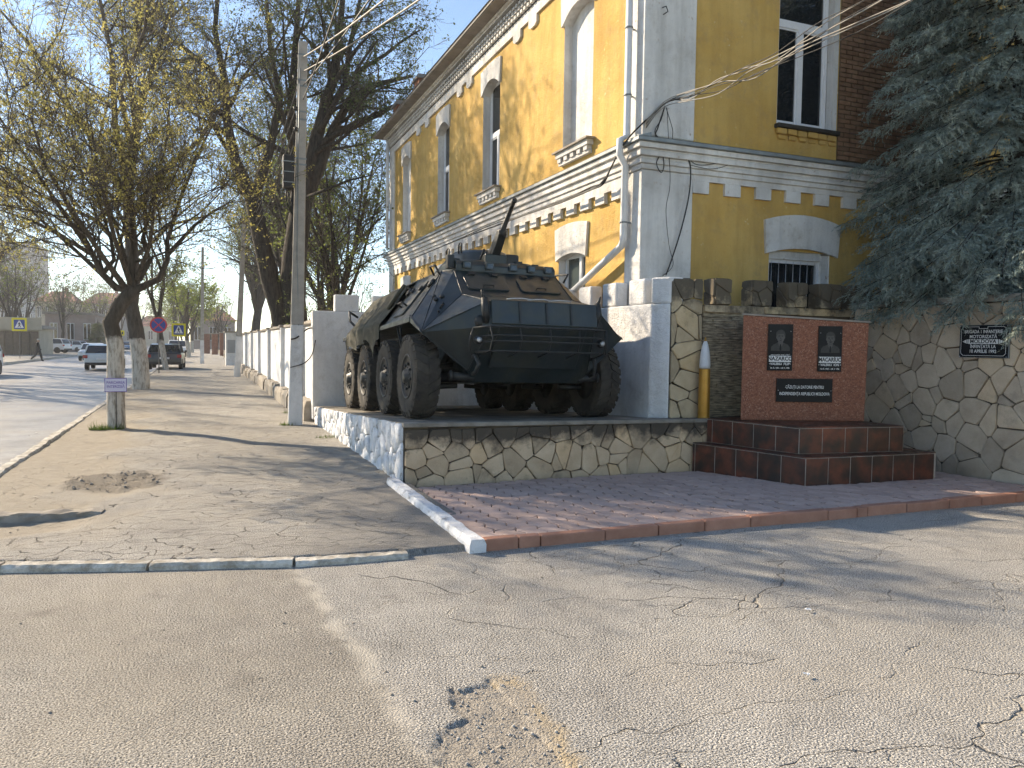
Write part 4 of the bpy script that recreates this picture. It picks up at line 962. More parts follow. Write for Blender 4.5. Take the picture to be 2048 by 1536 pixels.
while u < BY1:
    for r in range(3):
        o = (r % 2) * 0.085; q.prism([(u + o, 8.435 + r * 0.085), (u + o + 0.10, 8.435 + r * 0.085), (u + o + 0.10, 8.435 + r * 0.085 + 0.058), (u + o, 8.435 + r * 0.085 + 0.058)], LF, 0.06, 0.125 + r * 0.02)
    u += 0.17
stuff(q.build('frieze_lattice', 'white', bld, fix=True))
def eave(z0, z1, d, mat, name):
    q = MB(); q.prism([(BX - d, BY1 + d), (BX - d, BY - d), (BX1, BY - d), (BX1, BY + 0.3), (BX + 0.3, BY + 0.3), (BX + 0.3, BY1 + d)], lambda a, b, c: (a, b, c), z0, z1); return q.build(name, mat, bld, fix=True)
eave(8.741, 8.78, 0.19, 'white', 'cornice_course'); eave(8.78, 8.83, 0.24, 'white', 'cornice_course'); eave(8.83, 8.845, 0.50, 'roof', 'soffit'); eave(8.846, 8.90, 0.52, 'roof', 'fascia')
q = MB(); rz = 2.2; e = 0.55; q.add([(BX - e, BY - e, 8.902), (BX1, BY - e, 8.902), (BX1, BY1 + e, 8.902), (BX - e, BY1 + e, 8.902), (BX + 4.6, BY + 4.6, 8.94 + rz), (BX1, BY + 4.6, 8.94 + rz), (BX1, BY1 - 4.6, 8.94 + rz), (BX + 4.6, BY1 - 4.6, 8.94 + rz)],
                                    [(0, 1, 5, 4), (0, 4, 7, 3), (3, 7, 6, 2), (4, 5, 6, 7), (1, 2, 6, 5), (3, 2, 1, 0)]); q.build('roof', 'roof', bld)
# brick chimney stacks by the far end of the roof
for k, (p0, p1, yy, top) in enumerate([(838, 866, 25.0, 147), (795, 824, 26.0, 200)]):
    a = at_y(p0, top, yy); c = at_y(p1, top + 5, yy); zt = a.z
    ch = MB(); ch.box(a.x, c.x, yy, yy + 0.62, 8.8, zt - 0.14); co = ch.build('chimney', 'brick_red', bld)
    ch = MB(); ch.box(a.x - 0.07, c.x + 0.07, yy - 0.07, yy + 0.69, zt - 0.139, zt - 0.07); ch.box(a.x - 0.03, c.x + 0.03, yy - 0.03, yy + 0.65, zt - 0.069, zt); ch.build('chimney_cap', 'roof', co)
# bare brickwork showing right of the front window
rg = random.Random(12); z = 4.89; r = 0
bed = MB(); bed.prism([(9.93, 4.87), (12.5, 4.87), (12.5, 8.19), (9.93, 8.19)], FF, -0.02, 0.004); bed.build('brick_bed', 'mortar', bld, fix=True)
bmesh_ = {}
while z < 8.15:
    u = 9.94 - (0.13 if r % 2 else 0.0)
    while u < 12.0:
        a, c = max(u, 9.94), min(u + 0.25, 12.0)
        if c - a > 0.04:
            key = round(c - a, 2)
            if key not in bmesh_:
                w = c - a; q = MB(); q.prism([(0.004, 0.004), (w - 0.006, 0.004), (w - 0.006, 0.064), (0.004, 0.064)], lambda p, s, t: (p, -t, s), 0.0, 0.016); bmesh_[key] = q.mesh('brick', 'brick')
            if not (a > 11.0 and z > 6.8):
                o = link('brick', bmesh_[key], bld); o.location = (a - BX, -0.003 + rg.uniform(-0.003, 0.003), z); o.matrix_parent_inverse = Matrix.Identity(4)
        u += 0.262
    z += 0.076; r += 1
# gutter pipe
def pipe_path(pts, r=0.055, name='downpipe', mat='pipe', n=12): return MB().tube(pts, r, n).build(name, mat, bld)
PXx = BX - 0.17
pipe_path([(PXx, BY + 0.22, 8.7), (PXx, BY + 0.22, 4.9), (PXx - 0.12, BY + 0.22, 4.82), (PXx - 0.12, BY + 0.22, 4.60), (PXx, BY + 0.25, 4.45), (PXx, BY + 0.27, 3.36), (PXx, BY + 0.32, 3.25), (PXx, BY + 1.72, 2.74), (PXx, BY + 2.0, 2.64)])
pipe_path([(PXx, BY1 - 0.12, 8.7), (PXx, BY1 - 0.12, 5.0)], 0.05)
for z in (7.7, 6.5, 5.5, 3.6):
    q = MB(); q.lathe([(0.06, -0.012), (0.064, -0.012), (0.064, 0.012), (0.06, 0.012)], 14, lambda r, a, t: (PXx + r * math.cos(a), BY + (0.22 if z > 4.5 else 0.27) + r * math.sin(a), z + t)); q.box(PXx + 0.05, BX, BY + 0.24, BY + 0.26, z - 0.01, z + 0.01); q.build('pipe_bracket', 'metal_grey', bld)
q = MB(); hp = at_y(1325, 15, BY - 0.06); q.tube([hp, hp + Vector((0, -0.1, -0.02)), hp + Vector((0.02, -0.12, -0.1)), hp + Vector((-0.06, -0.12, -0.16))], 0.008, 6); q.build('hook', 'army_dark', bld)

# ================================================================== ARMOURED PERSONNEL CARRIER
apc = bpy.data.objects.new('armoured_carrier', None); COL.objects.link(apc); apc.empty_display_size = 0.3
_ey = Vector((0, 1, -0.052)).normalized(); _ex = Vector((1, 0, -0.018)).normalized(); _ez = _ex.cross(_ey).normalized(); _ex = _ey.cross(_ez)
AO = Vector((3.95, 9.88, plat_z(3.95, 9.88) + 0.004))
apc.matrix_world = Matrix([[_ex.x, _ey.x, _ez.x, AO.x], [_ex.y, _ey.y, _ez.y, AO.y], [_ex.z, _ey.z, _ez.z, AO.z], [0, 0, 0, 1]])
tag(apc, 'dark green eight-wheeled armoured carrier with raised turret gun parked on the stone platform', 'armoured vehicle')
NT_, NF, NL, NBm = (0.72, -1.10, 1.47), (0.70, -1.16, 1.15), (0.84, -0.70, 0.62), (0.76, -0.60, 0.48)
SP, GL, WT = (1.42, -0.58, 1.10), (0.80, -0.32, 1.63), (0.76, 0.16, 2.01)
FC, FR, RS, RR, ER = (1.42, -0.08, 1.31), (1.42, 4.9, 1.29), (0.86, 0.42, 2.03), (0.86, 3.5, 2.07), (0.82, 5.35, 1.66)
RB = (0.95, 5.75, 1.15)
h = MB()
def both(fs):
    for pts in fs:
        h.add(pts, [tuple(range(len(pts)))]); h.add([(-x, y, z) for x, y, z in pts], [tuple(range(len(pts)))[::-1]])
def mirror(a): return (-a[0], a[1], a[2])
both([[SP, GL, NT_], [SP, WT, GL], [SP, RS, WT], [SP, FC, RS], [FC, FR, RR, RS], [FR, ER, RR], [FR, RB, ER],
      [NT_, NF, NL, SP], [NF, NL, NBm][::-1] if False else [NL, NF, NBm],
      [SP, NL, (0.84, 0.0, 1.25), FC], [FC, (0.84, 0.0, 1.25), (0.84, 5.2, 1.25), FR], [NL, NBm, (0.76, 5.2, 0.48), (0.84, 5.2, 1.25), (0.84, 0.0, 1.25)], [FR, (0.84, 5.2, 1.25), RB]])
for q in ([NT_, GL], [GL, WT], [NF, NT_], [NBm, NF], [RS, RR], [RR, ER], [ER, RB], [RB, (0.76, 5.2, 0.48)], [(0.76, 5.2, 0.48), NBm], [WT, RS]):
    a, c = q; h.add([mirror(a), a, c, mirror(c)], [(0, 1, 2, 3)])
hull = h.build('hull', 'army', apc, fix=False)
bm = bmesh.new(); bm.from_mesh(hull.data); bmesh.ops.remove_doubles(bm, verts=bm.verts, dist=0.0005); bmesh.ops.recalc_face_normals(bm, faces=bm.faces); bm.to_mesh(hull.data); bm.free()
bv = hull.modifiers.new('bevel', 'BEVEL'); bv.width = 0.010; bv.segments = 2; bv.limit_method = 'ANGLE'; bv.angle_limit = R_(12)
for pts in ([SP, NT_], [SP, GL], [GL, NT_], [GL, WT], [SP, RS], [FC, RS], [SP, NL], [NF, NL], [RS, RR], [WT, RS]):
    for sx in (-1, 1):
        a, c = [Vector((p[0] * sx, p[1], p[2])) for p in pts]; rw_ = random.Random(int(a.x * 100)); k = max(6, int((c - a).length / 0.05))
        MB().tube([a.lerp(c, i / k) + Vector((rw_.uniform(-.002, .002),) * 3) for i in range(k + 1)], [0.009 + rw_.uniform(-0.002, 0.003) for i in range(k + 1)], 6).build('weld_seam', 'army', apc)
def frame3(o, a, b):   # plane frame: origin o, first axis a, second roughly b -> (fn)
    o = Vector(o); a = Vector(a).normalized(); b = Vector(b); b = (b - a * b.dot(a)).normalized(); n_ = a.cross(b)
    return lambda u, v, w: tuple(o + a * u + b * v + n_ * w)
def ap(name, mat='army', bevel=0.0, parent=None):
    def go(mb): return mb.build(name, mat, parent or apc, bevel=bevel, fix=True, segs=2)
    return go
# windscreen hatches
wv = (Vector(WT) - Vector(GL)); wmid = (0, (WT[1] + GL[1]) / 2, (WT[2] + GL[2]) / 2)
wf = frame3(wmid, (1, 0, 0), (0, wv.y, wv.z))
def rrect(cx, cy, w, hh, r, n=3):
    p = []
    for (sx, sy, a0) in ((1, 1, 0), (-1, 1, 90), (-1, -1, 180), (1, -1, 270)):
        for i in range(n + 1):
            a = R_(a0 + 90 * i / n); p.append((cx + sx * (w / 2 - r) + r * math.cos(a), cy + sy * (hh / 2 - r) + r * math.sin(a)))
    return p
for sx in (-1, 1):
    q = MB(); q.prism(rrect(sx * 0.385, -0.015, 0.60, 0.34, 0.06), wf, -0.01, 0.024); ho = ap('windscreen_hatch', bevel=0.008)(q)
    q = MB()
    for dx in (-0.17, 0.17): q.prism(rrect(sx * 0.385 + dx, 0.185, 0.09, 0.06, 0.012), wf, -0.01, 0.05)
    ap('hinge', 'army_dark', 0.004, ho)(q)
    q = MB(); q.tube([wf(sx * 0.385 - 0.07, -0.12, 0.02), wf(sx * 0.385 - 0.07, -0.12, 0.05), wf(sx * 0.385 + 0.07, -0.12, 0.05), wf(sx * 0.385 + 0.07, -0.12, 0.02)], 0.008, 6); ap('handle', 'army_dark', 0, ho)(q)
# raised roof band with vision blocks
rb = MB(); rb.prism([(0.16, 2.005), (0.16, 2.10), (0.22, 2.165), (0.95, 2.185), (1.02, 2.04)], lambda a, z, c: (c, a, z), -0.73, 0.76); ap('roof_band', 'army', 0.012)(rb)
for sx in (-0.58, -0.25, 0.10, 0.38, 0.64):
    q = MB(); q.box(sx - 0.06, sx + 0.06, 0.125, 0.20, 2.045, 2.145); v = ap('vision_block', 'army', 0.006)(q)
    q = MB(); q.box(sx - 0.042, sx + 0.042, 0.118, 0.13, 2.065, 2.125); ap('vision_glass', 'glass', 0, v)(q)
for sx, sy in ((-0.62, 0.55), (0.62, 0.6), (-0.78, 0.30), (0.3, 0.45)):
    q = MB(); q.box(sx - 0.05, sx + 0.05, sy - 0.05, sy + 0.05, 2.05, 2.24); ap('periscope', 'army_dark', 0.008)(q)
for sx in (-1, 1):
    q = MB(); q.lathe([(0.23, 2.15), (0.23, 2.20), (0.20, 2.22), (0.0, 2.225)], 20, lambda r, a, z: (sx * 0.36 + r * math.cos(a), 0.62 + r * math.sin(a), z)); ap('crew_hatch')(q)
# turret
TC = (0.02, 1.34)
tl = lambda r, a, z: (TC[0] + r * math.cos(a), TC[1] + r * math.sin(a), z)
q = MB(); q.lathe([(0.76, 2.04), (0.76, 2.10), (0.72, 2.13), (0.47, 2.42), (0.41, 2.47), (0.0, 2.49)], 28, tl); tur = ap('turret')(q)
q = MB(); q.box(TC[0] - 0.17, TC[0] + 0.17, TC[1] - 0.74, TC[1] - 0.40, 2.10, 2.36); ap('mantlet', 'army', 0.02, tur)(q)
q = MB(); q.box(TC[0] + 0.20, TC[0] + 0.42, TC[1] - 0.60, TC[1] - 0.30, 2.16, 2.40); ap('sight_housing', 'army_dark', 0.03, tur)(q)
for a0 in (150, 215):
    c = (TC[0] + 0.5 * math.cos(R_(a0)), TC[1] + 0.5 * math.sin(R_(a0))); q = MB(); q.tube([(c[0], c[1] - 0.07, 2.40), (c[0], c[1] - 0.07, 2.54), (c[0], c[1], 2.57), (c[0], c[1] + 0.07, 2.54), (c[0], c[1] + 0.07, 2.40)], 0.011, 6); ap('lifting_eye', 'army_dark', 0, tur)(q)
ga = Vector((0.0, -math.cos(R_(38)), math.sin(R_(38)))); g0 = Vector((TC[0], TC[1] - 0.42, 2.22))
gt = lambda t: tuple(g0 + ga * t)
gun = ap('gun_barrel', 'army_dark', 0, tur)(MB().tube([gt(0.0), gt(0.64), gt(0.65), gt(0.71), gt(0.72), gt(1.22), gt(1.23), gt(1.28)], [0.078, 0.054, 0.062, 0.062, 0.036, 0.030, 0.036, 0.036], 14))
q = MB(); sd = Vector((0, math.sin(R_(38)), math.cos(R_(38))))
q.prism([(0.0, -0.13), (0.55, -0.075), (0.69, -0.05), (0.69, 0.05), (0.0, 0.10)], lambda t, v, c: tuple(g0 + ga * t + sd * v + Vector((c, 0, 0))), -0.06, 0.06); ap('gun_cradle', 'army_dark', 0.01, tur)(q)
q = MB(); o2 = Vector((-0.17, 0.02, -0.02)); q.tube([tuple(g0 + o2), tuple(g0 + o2 + ga * 0.36)], [0.022, 0.016], 8); ap('machine_gun', 'army_dark', 0, tur)(q)
# nose: folded trim vane, brackets, guard rails, lamps, tow eyes
q = MB(); q.prism([(-1.165, 1.19), (-1.125, 1.48), (-1.105, 1.49), (-1.145, 1.18)], lambda s, z, c: (c, s - 0.012, z), -0.70, 0.74); tv = ap('trim_vane', 'army', 0.01)(q)
for x in (-0.34, 0.02, 0.36):
    q = MB(); q.prism([(-1.172, 1.21), (-1.135, 1.47), (-1.13, 1.47), (-1.167, 1.21)], lambda s, z, c: (c, s - 0.016, z), x, x + 0.03); ap('vane_rib', 'army_dark', 0.002, tv)(q)
for x in (-0.28, 0.0, 0.28):
    q = MB(); q.tube([(x - 0.2, -1.10, 1.50), (x - 0.1, -1.10, 1.515), (x + 0.02, -1.10, 1.52), (x + 0.12, -1.10, 1.51)], 0.009, 6); ap('vane_rod', 'bare', 0, tv)(q)
for sx in (-1, 1):
    q = MB(); q.tube([(sx * 0.74, -1.10, 1.20), (sx * 0.77, -1.13, 1.36), (sx * 0.77, -1.10, 1.50)], [0.035, 0.05, 0.045], 10); ap('vane_bracket', 'army_dark')(q)
    q = MB(); q.tube([(sx * 0.77, -1.08, 1.46), (sx * 0.80, -1.10, 1.55), (sx * 0.815, -1.11, 1.60)], [0.03, 0.02, 0.008], 8); ap('tow_horn', 'army_dark')(q)
    q = MB(); q.lathe([(0.07, 0.0), (0.08, 0.04), (0.07, 0.07), (0.03, 0.085)], 18, lambda r, a, z: (sx * 0.80 + r * math.cos(a), -1.0 - z, 1.22 + r * math.sin(a))); lo = ap('headlamp', 'army_dark')(q)
    q = MB(); q.lathe([(0.055, 0.0), (0.055, 0.05), (0.02, 0.075)], 14, lambda r, a, z: (sx * 0.84 + r * math.cos(a), -1.06 - z, 0.99 + r * math.sin(a))); lo = ap('marker_lamp', 'army_dark')(q)
    q = MB(); q.lathe([(0.035, 0.0), (0.03, 0.012)], 12, lambda r, a, z: (sx * 0.84 + r * math.cos(a), -1.125 - z, 0.99 + r * math.sin(a))); ap('lens', 'bare', 0, lo)(q)
    q = MB(); q.tube([(sx * 0.82, -0.82, 0.58), (sx * 0.82, -0.94, 0.60), (sx * 0.80, -1.0, 0.70), (sx * 0.82, -0.93, 0.80), (sx * 0.82, -0.84, 0.80)], 0.026, 8); ap('tow_hook', 'army_dark')(q)
    q = MB(); q.tube([(sx * 0.74, -0.60, 0.54), (sx * 1.02, -0.60, 0.56)], [0.05, 0.05], 10); q.tube([(sx * 1.02, -0.60, 0.56), (sx * 1.05, -0.60, 0.56)], [0.065, 0.065], 12); ap('steering_link', 'army_dark')(q)
    q = MB(); q.prism([(-0.78, 0.30), (-0.70, 0.22), (-0.62, 0.30)], lambda a, b, c: (sx * a if False else sx * (0.76 + c), -0.70 + b * 0.1, 0.75 + a * 0.2), 0, 0.02); ap('gusset', 'army_dark')(q)
gd = MB(); fz = lambda t: 1.16 - 0.40 * t
def rail(z, y, w, r=0.011, dz=0.0):
    gd.tube([(-w - 0.12, y + 0.26, z - 0.01 + dz), (-w, y + 0.05, z), (-w + 0.12, y, z), (w - 0.12, y, z), (w, y + 0.05, z), (w + 0.12, y + 0.26, z - 0.01 + dz)], r, 6)
rail(1.145, -1.34, 0.78, 0.014); rail(1.04, -1.36, 0.72); rail(0.97, -1.37, 0.70); rail(0.855, -1.30, 0.74, 0.014)
for x in (-0.78, -0.40, 0.0, 0.40, 0.78):
    gd.tube([(x, -1.335, 1.145), (x * 0.97, -1.37, 1.0), (x * 0.98, -1.30, 0.855), (x, -0.98, 0.80)], 0.010, 6)
gd.tube([(-0.90, -1.08, 1.135), (-0.94, -1.05, 1.0), (-0.93, -1.04, 0.85)], 0.012, 6); gd.tube([(0.90, -1.08, 1.135), (0.94, -1.05, 1.0), (0.93, -1.04, 0.85)], 0.012, 6)
ap('bow_guard', 'army_dark')(gd)
q = MB(); q.prism([(-1.13, 1.145), (-1.05, 1.14), (-0.76, 0.68), (-0.80, 0.66)], lambda s, z, c: (c, s - 0.03, z), -0.60, 0.60); ap('bow_plate', 'army', 0.01)(q)
# sides: door, firing ports, rails, fender lips
for sx in (-1, 1):
    sf = frame3((sx * 1.42, 1.9, 1.31), (0, -sx * -1.0, 0) if sx > 0 else (0, -1, 0), (-sx * 0.56, 0, 0.74))
    # outward axis sign check
    w0 = Vector(sf(0, 0, 1)) - Vector(sf(0, 0, 0)); sg = 1 if w0.x * sx > 0 else -1
    S = lambda u, v, w, sf=sf, sg=sg: sf(u, v, w * sg)
    us = -1 if sx > 0 else 1                    # u grows towards the nose on the left side
    def U(s): return us * (1.9 - s)
    q = MB(); q.prism(rrect(U(0.95), 0.44, 0.62, 0.62, 0.05), S, -0.01, 0.022); d = ap('side_hatch', 'army', 0.006)(q)
    q = MB(); q.tube([S(U(0.95) - 0.14, 0.30, 0.02), S(U(0.95) - 0.14, 0.30, 0.10), S(U(0.95) + 0.14, 0.30, 0.10), S(U(0.95) + 0.14, 0.30, 0.02)], 0.014, 8); ap('handle', 'army_dark', 0, d)(q)
    for (s_, v_) in ((0.70, 0.60), (1.18, 0.62)):
        q = MB(); q.prism(rrect(U(s_), v_, 0.10, 0.07, 0.01), S, 0.0, 0.05); ap('hinge', 'army_dark', 0.004, d)(q)
    for s_ in (0.35, 1.55, 2.2, 2.9):
        q = MB(); q.lathe([(0.075, 0.0), (0.07, 0.03), (0.03, 0.04)], 14, lambda r, a, z: S(U(s_) + r * math.cos(a), 0.66 + r * math.sin(a), z)); ap('firing_port', 'army_dark')(q)
    q = MB(); q.tube([S(U(0.25), 0.80, 0.0), S(U(0.25), 0.86, 0.13), S(U(0.60), 0.90, 0.13), S(U(0.60), 0.84, 0.0)], 0.015, 8); ap('grab_rail', 'army_dark')(q)
    q = MB(); q.box(min(sx * 1.40, sx * 1.45), max(sx * 1.40, sx * 1.45), -0.10, 4.95, 1.255, 1.325); ap('fender', 'army', 0.008)(q)
    q = MB(); q.prism([(-0.62, 1.09), (-0.10, 1.25), (-0.02, 1.36), (-0.10, 1.33), (-0.58, 1.13)], lambda s, z, c: (c, s, z), min(sx * 1.405, sx * 1.44), max(sx * 1.405, sx * 1.44)); ap('fender', 'army', 0.006)(q)
    for s_ in (0.70, 2.08, 3.55, 4.85):
        q = MB(); q.tube([(sx * 1.39, s_ - 0.10, 1.27), (sx * 1.36, s_, 0.98), (sx * 1.39, s_ + 0.10, 1.27)], 0.013, 6); ap('fender_bracket', 'army_dark')(q)
    q = MB(); q.tube([(sx * 1.30, 4.2, 1.45), (sx * 1.42, 4.35, 1.60), (sx * 1.38, 4.65, 1.80), (sx * 1.20, 4.8, 1.72)], 0.022, 8); ap('grab_rail', 'army_dark')(q)
# front-left facet bolts
lf2 = frame3(mirror(SP), tuple(Vector(mirror(GL)) - Vector(mirror(SP))), tuple(Vector(mirror(WT)) - Vector(mirror(SP))))
for f_ in (lf2,):
    w0 = Vector(f_(0, 0, 1)) - Vector(f_(0, 0, 0)); sgn = 1 if w0.z > 0 else -1
    for (u, v, r) in ((0.62, 0.26, 0.035), (0.70, 0.22, 0.035), (0.66, 0.32, 0.026), (0.50, 0.08, 0.014), (0.54, 0.09, 0.014), (0.58, 0.10, 0.014), (0.42, 0.05, 0.014)):
        q = MB(); q.lathe([(r, 0.0), (r, 0.02), (r * 0.6, 0.028)], 6, lambda rr, a, z: f_(u + rr * math.cos(a), v + rr * math.sin(a), z * sgn)); ap('bolt', 'army_dark')(q)
# engine deck, rear
for x in (-0.42, 0.42):
    q = MB(); q.box(x - 0.32, x + 0.32, 3.7, 4.6, 1.80, 2.04); ap('engine_hatch', 'army', 0.02)(q)
    q = MB(); q.tube([(x * 2.2, 4.4, 1.75), (x * 2.2, 5.6, 1.62)], 0.09, 12); ap('exhaust', 'army_dark')(q)
# tarpaulin slung over the rear half of the street side
rs = np.random.RandomState(3); nu, nv = 40, 26
Ug, Vg = np.meshgrid(np.linspace(1.75, 4.6, nu), np.linspace(0, 1, nv))
n_ = fbm(Ug * 2.2, Vg * 2.5, 81, 4) - 0.45; fold = 0.03 * np.sin(Ug * 9 + Vg * 3 + 4 * n_) * (0.3 + Vg)
end = 0.98 + 0.20 * np.exp(-((Ug - 2.15) / 0.24) ** 2) + 0.07 * np.exp(-((Ug - 3.6) / 0.5) ** 2)
L = Vg * end; onside = np.clip(L / 0.86, 0, 1); drop = np.clip(L - 0.86, 0, None)
Xg = -(0.70 + 0.14 * np.clip(L * 6, 0, 1) + 0.60 * onside) - 0.035 - fold * 0.7; Zg = 2.13 - 0.78 * onside - drop * 1.6 + fold * 0.4 + 0.02 * n_
V = np.stack([Xg.ravel(), (Ug + 0.05 * n_ - 0.10 * Vg).ravel(), Zg.ravel()], 1); i = np.arange((nu - 1) * (nv - 1)); r_, c_ = i // (nu - 1), i % (nu - 1); a_ = r_ * nu + c_
np_mesh('tarpaulin', V, np.stack([a_, a_ + nu, a_ + nu + 1, a_ + 1], 1), 'tarp', apc, True)
q = MB(); q.tube([(-0.98, 1.72, 1.92), (-1.05, 1.78, 1.98), (-1.30, 1.80, 1.60)], 0.03, 8); ap('tarpaulin_roll', 'tarp')(q)
# running gear
for s_ in (0.0, 1.35, 2.875, 4.225):
    q = MB(); q.tube([(-1.1, s_, 0.55), (1.1, s_, 0.55)], 0.07, 10); ap('axle', 'army_dark')(q)
    for sx in (-1, 1):
        q = MB(); q.tube([(sx * 0.80, s_ + 0.12, 0.95), (sx * 1.02, s_ + 0.08, 0.56)], 0.045, 8); ap('damper', 'army_dark')(q)
        q = MB(); q.tube([(sx * 0.76, s_ - 0.05, 0.72), (sx * 1.10, s_ - 0.02, 0.68)], 0.035, 8); q.tube([(sx * 0.76, s_, 0.44), (sx * 1.10, s_, 0.42)], 0.04, 8); ap('wishbone', 'army_dark')(q)
TR, TW = 0.55, 0.33
prof = [(0.285, -0.13), (0.30, -0.145), (0.36, -0.160), (0.44, -0.165), (0.505, -0.155), (0.53, -0.135), (0.535, -0.10), (0.538, 0.0), (0.535, 0.10), (0.53, 0.135), (0.505, 0.155), (0.44, 0.165), (0.36, 0.160), (0.30, 0.145), (0.285, 0.13)]
tm = MB(); nseg = 48
tm.lathe(prof, nseg, lambda r, a, x: (x, r * math.cos(a), r * math.sin(a)))
for k in range(26):                                      # chevron lugs
    for sx in (-1, 1):
        a0 = 2 * math.pi * (k + (0.5 if sx > 0 else 0)) / 26; sl = 0.16
        pts = []
        for (x, da, r) in ((0.012, 0.0, 0.0), (0.155, sl, 0.0)):
            for e in (-0.075, 0.075):
                for rr in (0.520 if x < 0.1 else 0.500, 0.556 if x < 0.1 else 0.545): pts.append((sx * x, rr * math.cos(a0 + da + e), rr * math.sin(a0 + da + e)))
        tm.add(pts, [(0, 1, 3, 2), (4, 6, 7, 5), (0, 4, 5, 1), (2, 3, 7, 6), (1, 5, 7, 3), (0, 2, 6, 4)])
        pts = []
        for (x, r) in ((0.150, 0.545), (0.170, 0.485)):
            for e in (-0.06, 0.06): pts.append((sx * x, r * math.cos(a0 + sl + e), r * math.sin(a0 + sl + e)))
            for e in (-0.06, 0.06): pts.append((sx * (x - 0.02), (r - 0.01) * math.cos(a0 + sl + e), (r - 0.01) * math.sin(a0 + sl + e)))
        tm.add(pts, [(0, 1, 5, 4), (0, 4, 6, 2), (1, 3, 7, 5), (4, 5, 7, 6)])
tyre_me = tm.mesh('wheel', 'tyre')
bm = bmesh.new(); bm.from_mesh(tyre_me); bmesh.ops.recalc_face_normals(bm, faces=bm.faces); bm.to_mesh(tyre_me); bm.free()
rmb = MB(); rmb.lathe([(0.292, 0.10), (0.298, 0.15), (0.285, 0.158), (0.27, 0.148), (0.255, 0.09), (0.20, 0.075), (0.17, 0.10), (0.15, 0.135), (0.10, 0.145), (0.085, 0.19), (0.03, 0.20)], 32, lambda r, a, x: (x, r * math.cos(a), r * math.sin(a)))
rmb.lathe([(0.285, -0.14), (0.26, -0.12), (0.06, -0.06)], 24, lambda r, a, x: (x, r * math.cos(a), r * math.sin(a)))
rim_me = rmb.mesh('rim', 'army_dark')
nb = MB()
for k in range(8):
    a = 2 * math.pi * k / 8; nb.lathe([(0.020, 0.12), (0.020, 0.155), (0.012, 0.16)], 6, lambda r, b, x: (x, 0.165 * math.cos(a) + r * math.cos(b), 0.165 * math.sin(a) + r * math.sin(b)))
for k in range(6):
    a = 2 * math.pi * k / 6 + 0.2; nb.lathe([(0.012, 0.13), (0.012, 0.152)], 6, lambda r, b, x: (x, 0.12 * math.cos(a) + r * math.cos(b), 0.12 * math.sin(a) + r * math.sin(b)))
nut_me = nb.mesh('wheel_nuts', 'army_dark')
for me in (rim_me, nut_me):
    bm = bmesh.new(); bm.from_mesh(me); bmesh.ops.recalc_face_normals(bm, faces=bm.faces); bm.to_mesh(me); bm.free()
for k, s_ in enumerate((0.0, 1.35, 2.875, 4.225)):
    for sx in (-1, 1):
        w = link('wheel', tyre_me, apc); w.matrix_basis = Matrix.Translation((sx * 1.30, s_, 0.55)) @ (Matrix.Rotation(math.pi, 4, 'Z') if sx < 0 else Matrix.Identity(4)) @ Matrix.Rotation(0.37 * k + sx, 4, 'X')
        link('rim', rim_me, w); link('wheel_nuts', nut_me, w)

# ================================================================== STREET FENCE
fen = thing('white_panel_fence', 'long white fence of plastered panels and posts on a rough stone plinth along the sidewalk', 'fence', (2.15, 30, 0))
FX = 2.16; posts = [16.66, 18.4, 23.0, 27.7, 32.4, 37.1, 41.8, 46.0]; rg = random.Random(14)
for a, c in zip(posts, posts[1:]):
    MB().box(FX + 0.07, FX + 0.20, a + 0.12, c - 0.12, 0.44, 2.07 + rg.uniform(-0.03, 0.03)).build('panel', 'whitewash', fen, bevel=0.01)
    y = a + 0.12
    while y < c - 0.3:
        L = min(rg.uniform(0.6, 1.1), c - 0.12 - y); MB().box(FX + 0.03, FX + 0.25, y, y + L - 0.02, 2.10, 2.10 + rg.uniform(0.06, 0.10)).build('coping_stone', 'old_concrete', fen, bevel=0.02); y += L
    y = a
    while y < c - 0.05:
        L = min(rg.uniform(0.7, 1.3), c - y); h = 0.46 + rg.uniform(-0.05, 0.03); d = rg.uniform(0.0, 0.05)
        rough_bar(MB(), (FX + 0.06 - d, y), (FX + 0.06 - d, y + L - 0.02), 0.36, h + 0.2, -0.2, int(y * 100), max(2, int(L / 0.25)), 0.02).build('plinth_stone', 'old_concrete', fen, fix=True); y += L
for y in posts[1:]:
    MB().box(FX - 0.03, FX + 0.26, y - 0.12, y + 0.12, 0.40, 2.12).build('post', 'whitewash', fen, bevel=0.012)
    MB().box(FX - 0.07, FX + 0.30, y - 0.16, y + 0.16, 2.121, 2.19).build('post_cap', 'old_concrete', fen, bevel=0.02)

# ================================================================== UTILITY POLES AND WIRES
def pole(base, top, w0, w1, label, white=2.1, boxes=False):
    b = Vector(base); t = Vector(top)
    p = thing('utility_pole', label, 'utility pole', base, 'concrete poles along the sidewalk')
    def sect(k, s=1.0):
        c = b.lerp(t, k); w = (w0 + (w1 - w0) * k) / 2 * s
        return [(c.x - w, c.y - w, c.z), (c.x + w, c.y - w, c.z), (c.x + w * 0.86, c.y + w, c.z), (c.x - w * 0.86, c.y + w, c.z)]
    kz = white / (t.z - b.z)
    MB().hexa(sect(-0.02) + sect(kz)).build('painted_base', 'whitewash', p, bevel=0.02)
    MB().hexa(sect(kz) + sect(1.0)).build('shaft', 'pole', p, bevel=0.02)
    return p, sect
p1b, p1t = (1.76, 16.05, -0.05), (1.93, 16.10, 7.65)
pl1, sect = pole(p1b, p1t, 0.285, 0.175, 'tall concrete utility pole with whitewashed foot and black cable box before the white fence')
for k in (0.965, 0.90, 0.885, 0.82, 0.80, 0.70, 0.685):
    q = MB(); q.hexa(sect(k - 0.0022, 1.05) + sect(k + 0.0022, 1.05)); q.build('band', 'metal_grey', pl1)
